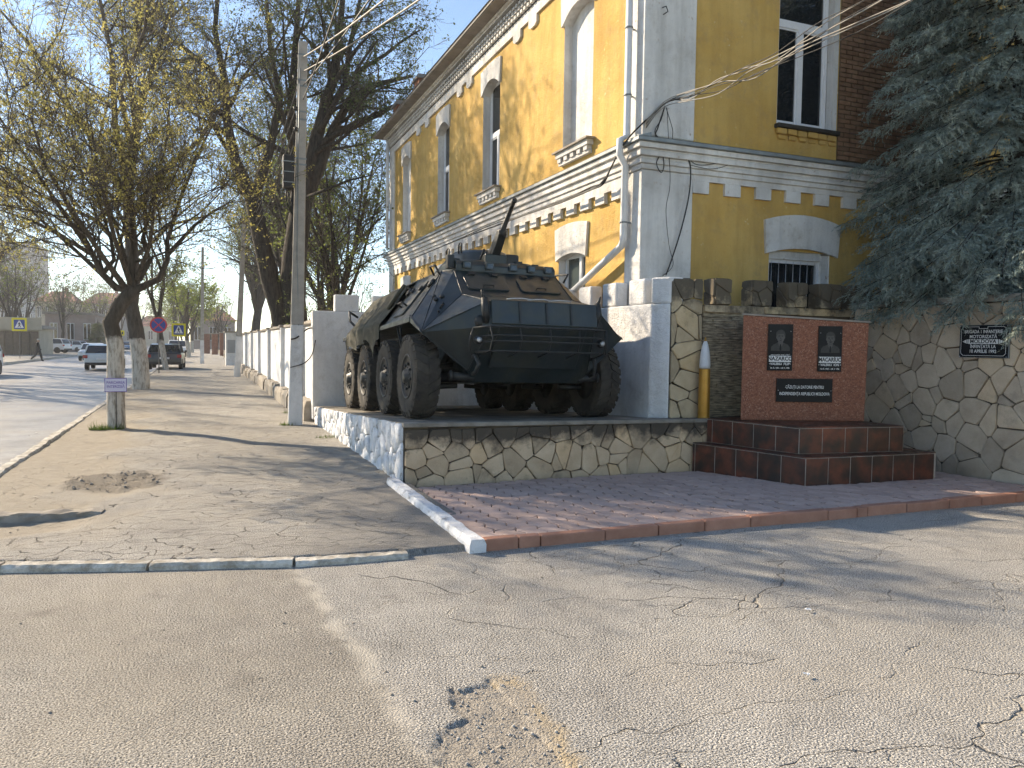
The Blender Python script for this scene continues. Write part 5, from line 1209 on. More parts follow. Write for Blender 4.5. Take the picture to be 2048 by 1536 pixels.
q = MB(); bx = at_y(578, 345, 15.95); q.box(bx.x - 0.12, bx.x + 0.10, 15.85, 16.05, bx.z - 0.33, bx.z + 0.33); bo = q.build('cable_box', 'rubber', pl1, bevel=0.03, segs=2)
for dz in (-0.2, 0.0, 0.2):
    q = MB(); q.box(bx.x - 0.125, bx.x + 0.105, 15.845, 16.055, bx.z + dz - 0.008, bx.z + dz + 0.008); q.build('strap', 'metal_grey', bo)
q = MB()
for k in range(4): q.tube([(bx.x - 0.06 + k * 0.04, 15.95, bx.z - 0.32), (bx.x - 0.05 + k * 0.03, 15.96, bx.z - 0.55), (bx.x + 0.04 + k * 0.012, 15.95, bx.z - 0.8), (bx.x + 0.07, 15.95, bx.z - 0.4 - k * 0.1)], 0.012, 5)
q.build('cable_tail', 'wire', pl1)
q = MB(); q.tube([(1.87, 15.96, 0.2), (1.80, 15.95, 3.4), (1.83, 15.97, 5.6), (1.86, 15.98, 7.1)], 0.012, 5); q.build('conduit', 'metal_grey', pl1)
for k, zz in enumerate((6.9, 6.3, 5.9)):
    q = MB(); q.lathe([(0.02, -0.04), (0.045, -0.03), (0.03, 0.0), (0.045, 0.03), (0.015, 0.05)], 10, lambda r, a, z: (1.76 + 0.01 * k + r * math.cos(a), 15.98 + r * math.sin(a), zz + z)); q.build('insulator', 'rubber', pl1)
p2 = at_z(474, 755); p3 = at_z(404, 728)
pole((p2.x, p2.y, -0.05), (p2.x + 0.35, p2.y, 7.4), 0.30, 0.19, 'second concrete utility pole further along the white fence', 2.0)
pole((p3.x, p3.y, -0.05), (p3.x + 0.1, p3.y, 8.6), 0.28, 0.18, 'third concrete utility pole by the red brick gate', 1.8)
def wire(pts, r, mat, label, sag=0.0, n=14, name='cable'):
    pts = [Vector(p) for p in pts]
    if len(pts) == 2:
        a, b = pts; pts = [a.lerp(b, i / n) - Vector((0, 0, sag * 4 * (i / n) * (1 - i / n))) for i in range(n + 1)]
    else:   # smooth through points
        out = []
        for i in range(len(pts) - 1):
            p0, p1_, p2_, p3_ = pts[max(i - 1, 0)], pts[i], pts[i + 1], pts[min(i + 2, len(pts) - 1)]
            for k in range(6):
                t = k / 6; out.append(0.5 * ((2 * p1_) + (p2_ - p0) * t + (2 * p0 - 5 * p1_ + 4 * p2_ - p3_) * t * t + (3 * p1_ - p0 - 3 * p2_ + p3_) * t ** 3))
        pts = out + [pts[-1]]
    return tag(MB().tube(pts, r, 5).build(name, mat), label, 'cable', 'overhead cables')
top = Vector((1.93, 16.05, 7.35))
for k, (px, py, yy) in enumerate([(745, 0, 9.0), (780, 0, 9.5), (700, 0, 11.0), (655, 0, 12.0)]):
    e = at_y(px, py, yy); d = e - top; wire([top + Vector((0, 0, -0.28 * k)), e + d * 0.9], 0.011, 'wire_grey' if k < 2 else 'wire', 'cable strung from the tall concrete pole over the street', 0.10)
p2t = Vector((p2.x + 0.3, p2.y, 6.9))
for k in range(4): wire([top + Vector((0, 0, -0.25 - 0.35 * k)), p2t + Vector((0, 0, -0.22 * k))], 0.014, 'wire', 'dark cable sagging between two concrete poles along the fence', 0.35)
# cable bundle at the building corner
ca = at_y(1332, 208, BY - 0.16); cb = at_y(1292, 240, BY - 0.1)
for k in range(7):
    rgk = random.Random(k); e = at_y(1690 + k * 17, 0, 6.6 - 0.06 * k); d = e - ca
    a = ca + Vector((rgk.uniform(-0.03, 0.03), 0, rgk.uniform(-0.05, 0.05)))
    mid = [a.lerp(e + d * 0.35, t) + Vector((0, 0, -0.16 * 4 * t * (1 - t) + rgk.uniform(-0.07, 0.07))) + Vector((rgk.uniform(-0.03, 0.03),) * 3) for t in (0.12, 0.24, 0.36, 0.5, 0.66, 0.82)]
    wire([cb + Vector((0, 0, -0.02 * k)), a] + mid + [e + d * 0.35], 0.0055 + 0.0015 * (k % 3), 'wire_grey' if k % 3 else 'wire', 'thin cable twisted into the bundle slung from the building corner')
P = lambda px, py, o=0.0: at_x(px, py, BX - 0.25 - o)
for k in range(3):
    j = lambda: random.Random(k * 31).uniform(-3, 3)
    wire([cb, P(1262, 270), P(1240, 300), P(1222, 335), P(1206, 362 + 3 * k), P(1180, 378 + j()), P(1120, 402 + 2 * k), P(1050, 430), P(985, 452 + j()), P(900, 486), P(820, 520)], 0.013, 'wire', 'black cable running along the cornice of the yellow building')
Q = lambda px, py: at_y(px, py, BY - 0.12)
for pts, r in (([(1330, 212), (1316, 255), (1312, 270), (1330, 285), (1352, 290), (1372, 312), (1381, 335), (1378, 390), (1362, 460), (1343, 520), (1332, 550)], 0.011),
               ([(1330, 212), (1322, 240), (1310, 262), (1318, 292), (1326, 300), (1313, 325), (1322, 345), (1328, 330), (1324, 300)], 0.008),
               ([(1332, 215), (1345, 258), (1348, 285), (1380, 320), (1400, 330), (1440, 325), (1478, 312)], 0.006),
               ([(1334, 215), (1338, 300), (1340, 370), (1332, 420), (1338, 490), (1346, 530), (1325, 552)], 0.005),
               ([(1381, 330), (1420, 338), (1455, 330), (1476, 312)], 0.005), ([(1520, 318), (1530, 324), (1545, 325), (1550, 322)], 0.004)):
    wire([Q(*p) for p in pts], r, 'wire', 'loose black cable hanging down the white corner pilaster')
wire([(2.3, 16.62, 2.0), (2.05, 16.3, 1.98), (1.80, 15.9, 1.80), (1.68, 15.9, 1.76)], 0.016, 'wire', 'short black cable from the white fence to the tall pole')
wire([(2.22, 16.40, 1.75), (2.12, 16.2, 1.45), (1.92, 15.9, 1.28), (1.66, 15.88, 1.20)], 0.011, 'wire', 'thin drooping cable tied round the tall pole')

# ================================================================== TREES
def wiggle(p, d, L, segs, rg, w=0.25, up=0.0):
    pts = [p.copy()]; d = d.normalized()
    for i in range(segs):
        d = (d + Vector((rg.uniform(-w, w), rg.uniform(-w, w), rg.uniform(-w, w) + up))).normalized(); pts.append(pts[-1] + d * (L / segs))
    return pts
def spread(path, t):
    k = len(path) - 1; f = min(t * k, k - 1e-4); i = int(f); return path[i].lerp(path[i + 1], f - i), (path[i + 1] - path[i]).normalized()
def leaf_quads(P, size, rs, flat=0.0):
    n = len(P); a = rs.normal(size=(n, 3)); a /= np.linalg.norm(a, axis=1)[:, None]; b = rs.normal(size=(n, 3)); b -= a * (a * b).sum(1)[:, None]; b /= np.linalg.norm(b, axis=1)[:, None]
    s = size * (0.5 + rs.rand(n, 1)); a = a * s; b = b * s * 0.62
    V = np.stack([P - a * 0.5, P + b * 0.5, P + a * 0.5, P - b * 0.5], 1).reshape(-1, 3)
    return V, (np.arange(n)[:, None] * 4 + np.arange(4)[None])
def twig_mesh(S, E, r, rs):
    # slim bent three-sided twigs from S to E
    n = len(S); d = E - S; L = np.linalg.norm(d, axis=1)[:, None]; u = np.cross(d, rs.normal(size=(n, 3))); u /= np.linalg.norm(u, axis=1)[:, None] + 1e-9; v = np.cross(d / L, u)
    mid = (S + E) / 2 + u * L * rs.uniform(-0.12, 0.12, (n, 1)) + v * L * rs.uniform(-0.12, 0.12, (n, 1)); rows = []
    for C, k in ((S, 1.0), (mid, 0.75), (E, 0.35)):
        for j in range(3):
            a = 2.094 * j; rows.append(C + (u * math.cos(a) + v * math.sin(a)) * r * k)
    V = np.stack(rows, 1).reshape(-1, 3)
    f = np.array([(q * 3 + j, q * 3 + (j + 1) % 3, (q + 1) * 3 + (j + 1) % 3, (q + 1) * 3 + j) for q in range(2) for j in range(3)])
    return V, (f[None] + (np.arange(n) * 9)[:, None, None]).reshape(-1, 4)
def tree(name, label, base, limbs, seed, leaf, dens=(1.3, 2.2), ratio=(0.55, 0.5), maxl=2, twigs=9, twig_len=0.45, twig_r=0.004, leaves=3.0, leaf_size=0.05, bark='bark', up=0.05, group=None, ang=(35, 70), cat='tree', minr=0.006):
    rg = random.Random(seed); rs = np.random.RandomState(seed); t = thing(name, label, cat, base, group)
    mb = MB(); S = []; D = []
    def sub(path, r0, r1, lvl):
        k = len(path); mb.tube(path, [max(minr, r0 + (r1 - r0) * (i / (k - 1)) ** 0.85) for i in range(k)], 12 if r0 > 0.12 else (7 if r0 > 0.04 else 4), cap=False)
        L = sum((path[i + 1] - path[i]).length for i in range(k - 1))
        if lvl >= maxl:
            for i in range(max(2, int(L * twigs * rg.uniform(0.7, 1.3)))):
                p, tg = spread(path, rg.uniform(0.12, 1.0)); S.append(p); D.append(tg)
            return
        m = max(2, int(L * dens[lvl] * rg.uniform(0.8, 1.2)))
        for i in range(m):
            tt = 0.22 + 0.78 * (i + rg.random()) / m; p, tg = spread(path, min(tt, 0.999)); q = tg.orthogonal().normalized(); q.rotate(Matrix.Rotation(rg.uniform(0, 6.283), 3, tg))
            a = R_(rg.uniform(*ang)); dd = tg * math.cos(a) + q * math.sin(a) + Vector((0, 0, up * 2)); l = L * ratio[lvl] * (1.15 - 0.6 * tt) * rg.uniform(0.65, 1.25); rr = (r0 + (r1 - r0) * tt) * rg.uniform(0.36, 0.58)
            sub(wiggle(p, dd, l, 5, rg, 0.20, up), rr, max(minr, rr * 0.22), lvl + 1)
    for path, r0, r1, lvl in limbs: sub([Vector(p) for p in path], r0, r1, lvl) if lvl >= 0 else mb.tube(path, [r0 + (r1 - r0) * i / (len(path) - 1) for i in range(len(path))], 14, cap=False)
    mb.build('trunk', bark, t)
    S = np.array([tuple(p) for p in S]); D = np.array([tuple(p) for p in D]); n = len(S)
    Q = rs.normal(size=(n, 3)); Q /= np.linalg.norm(Q, axis=1)[:, None]; dirv = D * 0.7 + Q * 0.75 + np.array([0, 0, 0.15 + up]); dirv /= np.linalg.norm(dirv, axis=1)[:, None]
    E = S + dirv * twig_len * (0.4 + rs.rand(n, 1))
    V, Fc = twig_mesh(S, E, twig_r, rs); stuff(np_mesh('twigs', V, Fc, 'twig', t))
    m = int(n * leaves)
    if m:
        mc = max(1, m // 4); i = np.repeat(rs.randint(0, n, mc), 4); k = np.repeat(rs.rand(mc, 1) ** 0.35, 4, 0); P_ = S[i] + (E[i] - S[i]) * k + rs.normal(size=(mc * 4, 3)) * leaf_size * 0.75
        V, Fc = leaf_quads(P_, leaf_size, rs); stuff(np_mesh('crown', V, Fc, leaf, t))
    return t
def pxs(Y, pts): return [at_y(a, b, Y + (c[0] if c else 0)) for a, b, *c in pts]
# street maple beside the parking sign
Y1 = 16.26
tr1 = [(-1.47, Y1, -0.05), (-1.475, Y1, 0.12), (-1.48, Y1, 0.8)] + pxs(Y1, [(231, 690), (221, 645), (243, 605), (270, 578)])
rad1 = [0.20, 0.165, 0.145, 0.14, 0.145, 0.14, 0.13]
mbt = [(tr1, 0.17, 0.13, -1)]
limbs1 = [(pxs(Y1, [(270, 580), (232, 575), (205, 548), (186, 510), (150, 440), (110, 360), (60, 300)]), 0.085, 0.02, 0),
          (pxs(Y1, [(268, 582), (262, 540), (268, 480), (262, 400), (270, 300), (262, 190, 0.6)]), 0.085, 0.015, 0),
          (pxs(Y1, [(272, 580), (318, 558), (335, 520), (335, 480), (360, 400), (400, 300), (430, 240)]), 0.075, 0.015, 0),
          (pxs(Y1, [(278, 560), (300, 520), (285, 480), (300, 420), (330, 300), (340, 200)]), 0.06, 0.012, 0),
          (pxs(Y1, [(205, 548), (228, 520), (222, 480), (190, 380), (180, 260)]), 0.05, 0.012, 0),
          (pxs(Y1, [(262, 560), (240, 480, 0.8), (215, 400, 1.6), (200, 300, 2.2)]), 0.05, 0.012, 0),
          (pxs(Y1, [(272, 560), (300, 490, -0.7), (310, 400, -1.5), (330, 330, -2.0)]), 0.05, 0.012, 0),
          (pxs(Y1, [(186, 510), (120, 470), (60, 440), (0, 420, 0.5)]), 0.045, 0.01, 0),
          (pxs(Y1, [(335, 510), (390, 450), (430, 420), (470, 400, 0.5)]), 0.045, 0.01, 0),
          (pxs(Y1, [(250, 575), (210, 520, -0.8), (150, 430, -1.7), (90, 330, -2.4), (60, 230, -2.8)]), 0.06, 0.012, 0),
          (pxs(Y1, [(262, 570), (230, 480, -1.0), (200, 360, -2.0), (180, 240, -2.7)]), 0.055, 0.012, 0),
          (pxs(Y1, [(232, 575), (150, 500, 0.6), (60, 420, 1.0), (-30, 330, 1.2)]), 0.05, 0.012, 0),
          (pxs(Y1, [(186, 510), (110, 400, -1.2), (30, 280, -2.0), (-40, 180, -2.4)]), 0.045, 0.01, 0)]
t1 = tree('street_tree', 'low-forked street tree with whitewashed trunk carrying the small parking notice', (-1.47, Y1, 0), mbt + limbs1, 101, 'leaf_yellow', (3.3, 4.2), (0.58, 0.50), 2, 19, 0.55, 0.0036, 5.2, 0.038, 'bark_w', 0.05, 'whitewashed street trees')
# stems and grass at its foot
def grass(n, c, rad, h, seed, label):
    rs = np.random.RandomState(seed); a = rs.rand(n) * 6.28; r = rad * np.sqrt(rs.rand(n)); B = np.stack([c[0] + r * np.cos(a), c[1] + r * np.sin(a) * 0.6, np.full(n, c[2])], 1)
    d = rs.normal(size=(n, 3)) * 0.35 + np.array([0, 0, 1]); T = B + d * h * (0.4 + rs.rand(n, 1)); w = rs.normal(size=(n, 3)) * np.array([1, 1, 0]); w = w / np.linalg.norm(w, axis=1)[:, None] * 0.006
    V = np.stack([B - w, B + w, T], 1).reshape(-1, 3); o = np_mesh('grass_tuft', V, np.arange(3 * n).reshape(-1, 3), 'grass'); return tag(stuff(o), label, 'grass')
grass(420, (-1.62, 16.1, 0.03), 0.30, 0.09, 3, 'tuft of green grass at the foot of the whitewashed tree')
grass(160, (1.62, 15.95, 0.03), 0.16, 0.06, 4, 'few grass blades at the foot of the tall pole')
grass(220, (2.02, 18.6, 0.03), 0.25, 0.07, 5, 'grass growing along the fence plinth')
grass(200, (2.06, 13.6, 0.03), 0.22, 0.05, 6, 'weeds along the foot of the whitewashed stones')
# second street tree
Y2 = 29.2
tr2 = [(-1.87, Y2, -0.05), (-1.88, Y2, 0.15), (-1.9, Y2, 1.0)] + pxs(Y2, [(272, 660), (262, 610), (268, 560), (262, 480), (255, 380)])
limbs2 = [(tr2, 0.30, 0.18, -1)] + [(pxs(Y2, p), r, 0.03, 0) for p, r in [
    ([(255, 380), (262, 280), (300, 150), (340, 20), (360, -80)], 0.15), ([(256, 400), (200, 300), (130, 200), (60, 90), (0, 20)], 0.14),
    ([(258, 440), (330, 340), (400, 280), (450, 200), (480, 120, 2)], 0.12), ([(256, 380), (230, 250), (225, 120), (200, 0), (180, -100)], 0.13),
    ([(266, 520), (190, 440), (110, 400), (30, 380, -1)], 0.08), ([(264, 520), (340, 450), (420, 430)], 0.08), ([(256, 390), (280, 250, 3), (250, 120, 5), (240, 0, 6)], 0.12), ([(262, 300), (240, 180, -3), (290, 60, -4), (300, -50, -5)], 0.1)]]
tree('street_tree', 'stout leaning street tree with whitewashed foot behind the parking notice tree', (-1.87, Y2, 0), limbs2, 102, 'leaf_yellow', (1.6, 2.4), (0.48, 0.48), 2, 12, 0.7, 0.006, 4.2, 0.066, 'bark_w', 0.05, 'whitewashed street trees')
# big old tree behind the fence
YB = 30.0
limbsB = [(pxs(YB, [(592, 690), (585, 600), (588, 520), (600, 430)]), 0.52, 0.40, -1), (pxs(YB, [(572, 690), (560, 620), (540, 560), (520, 470), (505, 400)]), 0.40, 0.26, -1),
          (pxs(YB, [(600, 430), (618, 330), (640, 250), (665, 160), (680, 60), (690, -60)]), 0.34, 0.08, 0), (pxs(YB, [(603, 420), (640, 330), (665, 262), (700, 200), (740, 172), (790, 160), (826, 152)]), 0.27, 0.05, 0),
          (pxs(YB, [(598, 430), (590, 330), (582, 220), (590, 100), (600, -40)]), 0.28, 0.07, 0), (pxs(YB, [(700, 200), (720, 140), (770, 110), (800, 85), (840, 60)]), 0.12, 0.03, 0),
          (pxs(YB, [(505, 400), (470, 320), (455, 250), (450, 170), (430, 60), (440, -60)]), 0.24, 0.06, 0), (pxs(YB, [(455, 200), (420, 140), (360, 90), (300, 60), (220, 50)]), 0.15, 0.03, 0),
          (pxs(YB, [(508, 400), (540, 300), (560, 200), (540, 90), (530, -40)]), 0.2, 0.05, 0), (pxs(YB, [(452, 230), (390, 200), (330, 150), (270, 40)]), 0.13, 0.03, 0),
          (pxs(YB, [(618, 330), (660, 300, 2), (720, 290, 4), (760, 270, 5)]), 0.1, 0.02, 0), (pxs(YB, [(600, 400), (650, 380, -2), (700, 360, -3), (745, 350, -3)]), 0.08, 0.02, 0),
          (pxs(YB, [(640, 250), (690, 170), (700, 90), (720, 0), (740, -60)]), 0.16, 0.04, 0)]
tree('old_tree', 'huge old dark-trunked tree behind the fence, one limb reaching over the roof', (at_y(590, 690, YB).x, YB, 0), limbsB, 103, 'leaf_dark', (1.5, 2.3), (0.44, 0.46), 2, 12, 0.65, 0.007, 4.8, 0.088, 'bark', 0.04, 'old trees behind the fence')
def random_tree(name, label, base, height, trunk_r, seed, leaf, spread_=0.5, fork=0.3, n=7, group=None, **kw):
    rg = random.Random(seed); b = Vector(base); trunk = wiggle(b - Vector((0, 0, 0.1)), Vector((rg.uniform(-0.1, 0.1), rg.uniform(-0.1, 0.1), 1)), height * fork, 4, rg, 0.08)
    L = [(trunk, trunk_r, trunk_r * 0.75, -1)]
    for i in range(n):
        a = 6.283 * (i + rg.random() * 0.6) / n; tilt = spread_ * rg.uniform(0.3, 1.1) if i else 0.1
        d = Vector((math.cos(a) * tilt, math.sin(a) * tilt, 1.0)); p = trunk[-1] if i < n * 0.6 else trunk[-1].lerp(trunk[-2], rg.random())
        L.append((wiggle(p, d, height * (1 - fork) * rg.uniform(0.7, 1.0), 6, rg, 0.16, 0.05), trunk_r * rg.uniform(0.4, 0.6), trunk_r * 0.08, 0))
    return tree(name, label, base, L, seed, leaf, group=group, **kw)
far = dict(dens=(1.5, 2.2), ratio=(0.45, 0.45), twigs=9, twig_len=0.6, twig_r=0.011, leaves=3.0, leaf_size=0.11)
b3 = at_z(333, 741)
random_tree('street_tree', 'slim whitewashed street tree beside the round no stopping sign', (b3.x, b3.y, 0), 8.5, 0.17, 201, 'leaf_green', 0.45, 0.35, 6, 'whitewashed street trees', bark='bark_w', **far)
for k, (px, py, hgt, lf_) in enumerate([(377, 716, 10, 'leaf_fresh'), (385, 706, 10, 'leaf_fresh'), (352, 706, 11, 'leaf_green'), (368, 700, 11, 'leaf_fresh'), (372, 696, 12, 'leaf_fresh')]):
    p = at_z(px, py); random_tree('street_tree', ['fresh green street tree past the crossing sign', 'fresh green street tree in the row down the sidewalk'][k > 0], (p.x, p.y, 0), hgt, 0.24, 210 + k, lf_, 0.5, 0.25, 6, 'fresh green street trees' if k else None, bark='bark_w', dens=(1.0, 1.5), ratio=(0.45, 0.45), twigs=7, twig_len=0.9, twig_r=0.012, leaves=7.0, leaf_size=0.20)
for k, (x, y, hgt, r, lf_) in enumerate([(4.2, 47, 17, 0.5, 'leaf_dark'), (5.0, 62, 17, 0.45, 'leaf_green'), (6.5, 38, 13, 0.28, 'leaf_green'), (7.5, 50, 13, 0.3, 'leaf_green'), (5.0, 80, 18, 0.5, 'leaf_green')]):
    random_tree('old_tree', ['tall dark tree rising behind the second concrete pole', 'tall tree behind the far end of the white fence', 'lighter green tree behind the white crenellated wall', 'green tree behind the yellow building end', 'tall tree far behind the fence'][k], (x, y, 0), hgt, r, 230 + k, lf_, 0.5, 0.18 if k in (2, 3) else 0.28, 9, 'old trees behind the fence', dens=(1.1, 1.7), ratio=(0.45, 0.45), twigs=7, twig_len=0.8, twig_r=0.010, leaves=2.6 if k in (2, 3) else 1.8, leaf_size=0.13)
for k, (x, y, hgt) in enumerate([(3.6, 24.5, 4.0), (4.8, 27.0, 5.0), (5.6, 22.0, 3.6)]):
    random_tree('young_tree', ['low bush of fine bare twigs behind the white wall', 'bushy young green tree behind the white wall', 'small leafy bush beside the end of the yellow building'][k], (x, y, 0), hgt, 0.08, 260 + k, 'leaf_green', 0.8, 0.15, 8, 'bushes behind the white wall', dens=(2.0, 2.5), ratio=(0.45, 0.45), twigs=8, twig_len=0.4, twig_r=0.005, leaves=2.2, leaf_size=0.06)

# ================================================================== BLUE SPRUCE
def spruce(name, label, base, height, rad, z_lo, seed, mat='needle', whorl=0.27, nb=9, nlet=13, ntw=5, needle=0.036, nn=15, taper=0.75, group=None, scale=1.0, wall_x=None):
    rg = random.Random(seed); rs = np.random.RandomState(seed); t = thing(name, label, 'spruce', base, group); b = Vector(base)
    mb = MB(); mb.tube([b - Vector((0, 0, 0.1)), b + Vector((0.03, 0, height * 0.5)), b + Vector((0, 0, height))], [0.17 * scale, 0.11 * scale, 0.02], 10)
    S = []; E_ = []; z = z_lo
    while z < height - 0.4:
        f = (z - z_lo) / (height - z_lo); R = rad * (1 - f) ** taper
        for k in range(nb + (9 if wall_x is not None and 2.9 < z < 3.9 else 0)):
            a = 6.283 * (k + rg.random()) / nb + z * 2.1 if k < nb else rg.uniform(2.85, 4.4); L = R * rg.uniform(0.72, 1.12)
            if L < 0.15: continue
            if wall_x is not None and math.cos(a) < -0.2:          # limbs over the wall reach out above it, lower ones stop behind it
                reach = (b.x - wall_x) / -math.cos(a)
                if z > 2.95: L = max(L, (reach + rg.uniform(0.1, 0.65)) if z < 3.9 and math.cos(a) < -0.55 and math.sin(a) < 0.3 else L)
                else: L = min(L, reach - 0.45)
            zz = z + rg.uniform(-0.12, 0.12) * scale; d = Vector((math.cos(a), math.sin(a), 0)); path = []
            for i in range(7):
                q = i / 6; path.append(b + Vector((0, 0, zz)) + d * (L * q) + Vector((0, 0, L * (0.12 * q - 0.70 * q * q + 0.26 * q ** 3))))
            mb.tube(path, [0.014 * scale * (1 - 0.85 * i / 6) + 0.002 for i in range(7)], 4, cap=False)
            side = Vector((-d.y, d.x, 0)); back = d.x * 0.7 + d.y * 0.7 > 0.35
            for j in range(nlet // 2 if back else nlet):
                q = 0.22 + 0.78 * ((j + rg.random()) / (nlet // 2 if back else nlet)) ** 0.8; p, tg = spread(path, min(q, 0.999)); sg = 1 if j % 2 else -1
                dl = (tg * rg.uniform(0.5, 1.0) + side * sg * rg.uniform(0.35, 1.0) + Vector((0, 0, rg.uniform(-0.85, 0.05)))).normalized(); ll = (0.22 + 0.36 * (1 - q)) * rg.uniform(0.7, 1.3) * scale
                p2 = p
                for m in range(ntw):
                    # each branchlet carries a fan of twigs
                    s0 = p + dl * (ll * m / ntw); dd = (dl + Vector((rg.uniform(-0.6, 0.6), rg.uniform(-0.6, 0.6), rg.uniform(-0.55, 0.25)))).normalized()
                    S.append(s0); E_.append(s0 + dd * rg.uniform(0.11, 0.20) * scale)
        z += whorl * (1.0 if z < 8.5 else 3.0)
    mb.build('trunk', 'bark', t)
    S = np.array([tuple(p) for p in S]); E_ = np.array([tuple(p) for p in E_]); n = len(S)
    D = E_ - S; L = np.linalg.norm(D, axis=1)[:, None]; D = D / L
    U = np.cross(D, rs.normal(size=(n, 3))); U /= np.linalg.norm(U, axis=1)[:, None]; W = np.cross(D, U)
    ph = rs.rand(n, nn) * 6.283; fr = (np.arange(nn)[None] + rs.rand(n, nn)) / nn
    C = S[:, None] + (E_ - S)[:, None] * fr[..., None]; rad_ = U[:, None] * np.cos(ph)[..., None] + W[:, None] * np.sin(ph)[..., None]
    nd = D[:, None] * 0.75 + rad_ * 0.8; nd /= np.linalg.norm(nd, axis=2)[..., None]
    ln = needle * scale * (0.75 + 0.5 * rs.rand(n, nn, 1)); tip = C + nd * ln; wv_ = np.cross(nd, rad_ + D[:, None] * 0.3); wv_ /= np.linalg.norm(wv_, axis=2)[..., None] + 1e-9; wd = 0.0068 * scale
    V = np.stack([C - wv_ * wd, C + wv_ * wd, tip], 2).reshape(-1, 3)
    stuff(np_mesh('crown', V, np.arange(len(V)).reshape(-1, 3), mat, t)); return t
spruce('blue_spruce', 'large drooping blue spruce hanging over the side wall in front of the yellow building', (11.6, 8.2, 0), 18.0, 2.6, 2.25, 7, whorl=0.20, nb=13, nlet=25, ntw=8, needle=0.047, nn=9, taper=1.0, wall_x=9.45)

# ================================================================== SIGNS
def sign_post(x, y, h, label, cat='sign', group=None, r=0.025, name='road_sign'):
    t = thing(name, label, cat, (x, y, 0), group); MB().tube([(x, y, -0.1), (x, y, h)], r, 8).build('post', 'post', t); return t
def square_crossing(t, x, y, zc, s):
    fn = lambda a, b, c: (x + a, y - 0.03 - c, zc + b)
    q = MB(); q.prism(rrect(0, 0, s, s, s * 0.05), fn, 0, 0.006); q.build('border_plate', 'sign_yellow', t, fix=True)
    k = s * 0.72; q = MB(); q.prism(rrect(0, 0, k, k, k * 0.06), fn, 0.0061, 0.009); q.build('blue_field', 'sign_blue', t, fix=True)
    q = MB(); q.prism([(-0.42 * k, -0.36 * k), (0.42 * k, -0.36 * k), (0.06 * k, 0.40 * k), (-0.06 * k, 0.40 * k)], fn, 0.0091, 0.011); q.build('white_triangle', 'sign_white', t, fix=True)
    # walking figure: one flat silhouette
    fig = [(-0.16, -0.30), (-0.10, -0.30), (0.0, -0.10), (0.07, -0.30), (0.14, -0.30), (0.05, -0.02), (0.05, 0.08), (0.14, -0.02), (0.17, 0.02), (0.05, 0.17), (0.05, 0.19), (-0.05, 0.19), (-0.06, 0.15), (-0.15, 0.02), (-0.12, -0.01), (-0.06, 0.06), (-0.05, -0.06)]
    q = MB(); q.prism([(a * k, b * k) for a, b in fig], fn, 0.0111, 0.013); q.prism(ellipse(0.0, 0.25 * k, 0.045 * k, 0.045 * k, 10), fn, 0.0111, 0.013); q.build('walking_figure', 'ink_dark', t, fix=True)
pA = at_z(40, 718); t = sign_post(pA.x, pA.y, 4.4, 'blue pedestrian crossing sign with yellow border across the road beside the plank kiosk', group='pedestrian crossing signs')
square_crossing(t, pA.x, pA.y, at_y(41, 649, pA.y).z, 1.10)
pB = at_z(358, 737); t = sign_post(pB.x, pB.y, 3.2, 'blue pedestrian crossing sign with yellow border on the sidewalk by the dark parked car', group='pedestrian crossing signs')
square_crossing(t, pB.x, pB.y, at_y(362, 660, pB.y).z, 0.80)
pC = at_z(318, 748); t = sign_post(pC.x, pC.y, 2.9, 'round blue no stopping sign with red ring and cross on the sidewalk edge'); zc = at_y(320, 650, pC.y).z; sR = 0.40
fn = lambda a, b, c: (pC.x + a, pC.y - 0.03 - c, zc + b)
q = MB(); q.prism(ellipse(0, 0, sR, sR, 32), fn, 0, 0.006); q.build('red_disc', 'sign_red', t, fix=True)
q = MB(); q.prism(ellipse(0, 0, sR * 0.82, sR * 0.82, 32), fn, 0.0061, 0.009); q.build('blue_disc', 'sign_blue', t, fix=True)
for sg in (-1, 1):
    d = sR * 0.60; w = 0.035; q = MB(); q.prism([(-d - w, -sg * d), (-d + w, -sg * d), (d + w, sg * d), (d - w, sg * d)], fn, 0.0091 + 0.001 * sg, 0.0115 + 0.001 * sg); q.build('red_bar', 'sign_red', t, fix=True)
pD = at_z(243, 712); t = sign_post(pD.x, pD.y, 4.0, 'small yellow warning sign far down the left lane'); zc = at_y(243, 666, pD.y).z; fn = lambda a, b, c: (pD.x + a, pD.y - 0.03 - c, zc + b)
q = MB(); q.prism(rrect(0, 0, 0.62, 0.55, 0.04), fn, 0, 0.006); q.build('plate', 'sign_yellow', t, fix=True)
for a in (-0.12, 0.12):
    q = MB(); q.prism([(a - 0.07, -0.14), (a + 0.07, -0.14), (a + 0.07, 0.08), (a, 0.16), (a - 0.07, 0.08)], fn, 0.0061, 0.009); q.build('dark_figure', 'ink_dark', t, fix=True)
# parking notice nailed to the street tree
nc = at_y(231.5, 770, Y1 - 0.19); t = thing('parking_notice', 'small lilac printed parking notice fixed to the whitewashed tree trunk', 'notice', nc)
fn = lambda a, b, c: (nc.x + a, Y1 - 0.19 - c, nc.z + b)
q = MB(); q.prism([(-0.185, -0.128), (0.185, -0.128), (0.185, 0.128), (-0.185, 0.128)], fn, 0, 0.008); q.build('board', 'sign_violet', t, fix=True)
q = MB(); q.prism([(-0.175, -0.118), (0.175, -0.118), (0.175, 0.118), (-0.175, 0.118)], fn, 0.0081, 0.010); q.build('sheet', 'sign_lilac', t, fix=True)
text(t, 'PARCAREA', lambda a, b, c: fn(a, 0.045 + b, 0.010 + c), 0.068, 'sign_violet', 0.001, 0.92, 0.001); text(t, 'INTERZISĂ', lambda a, b, c: fn(a, -0.03 + b, 0.010 + c), 0.068, 'sign_violet', 0.001, 0.92, 0.001)
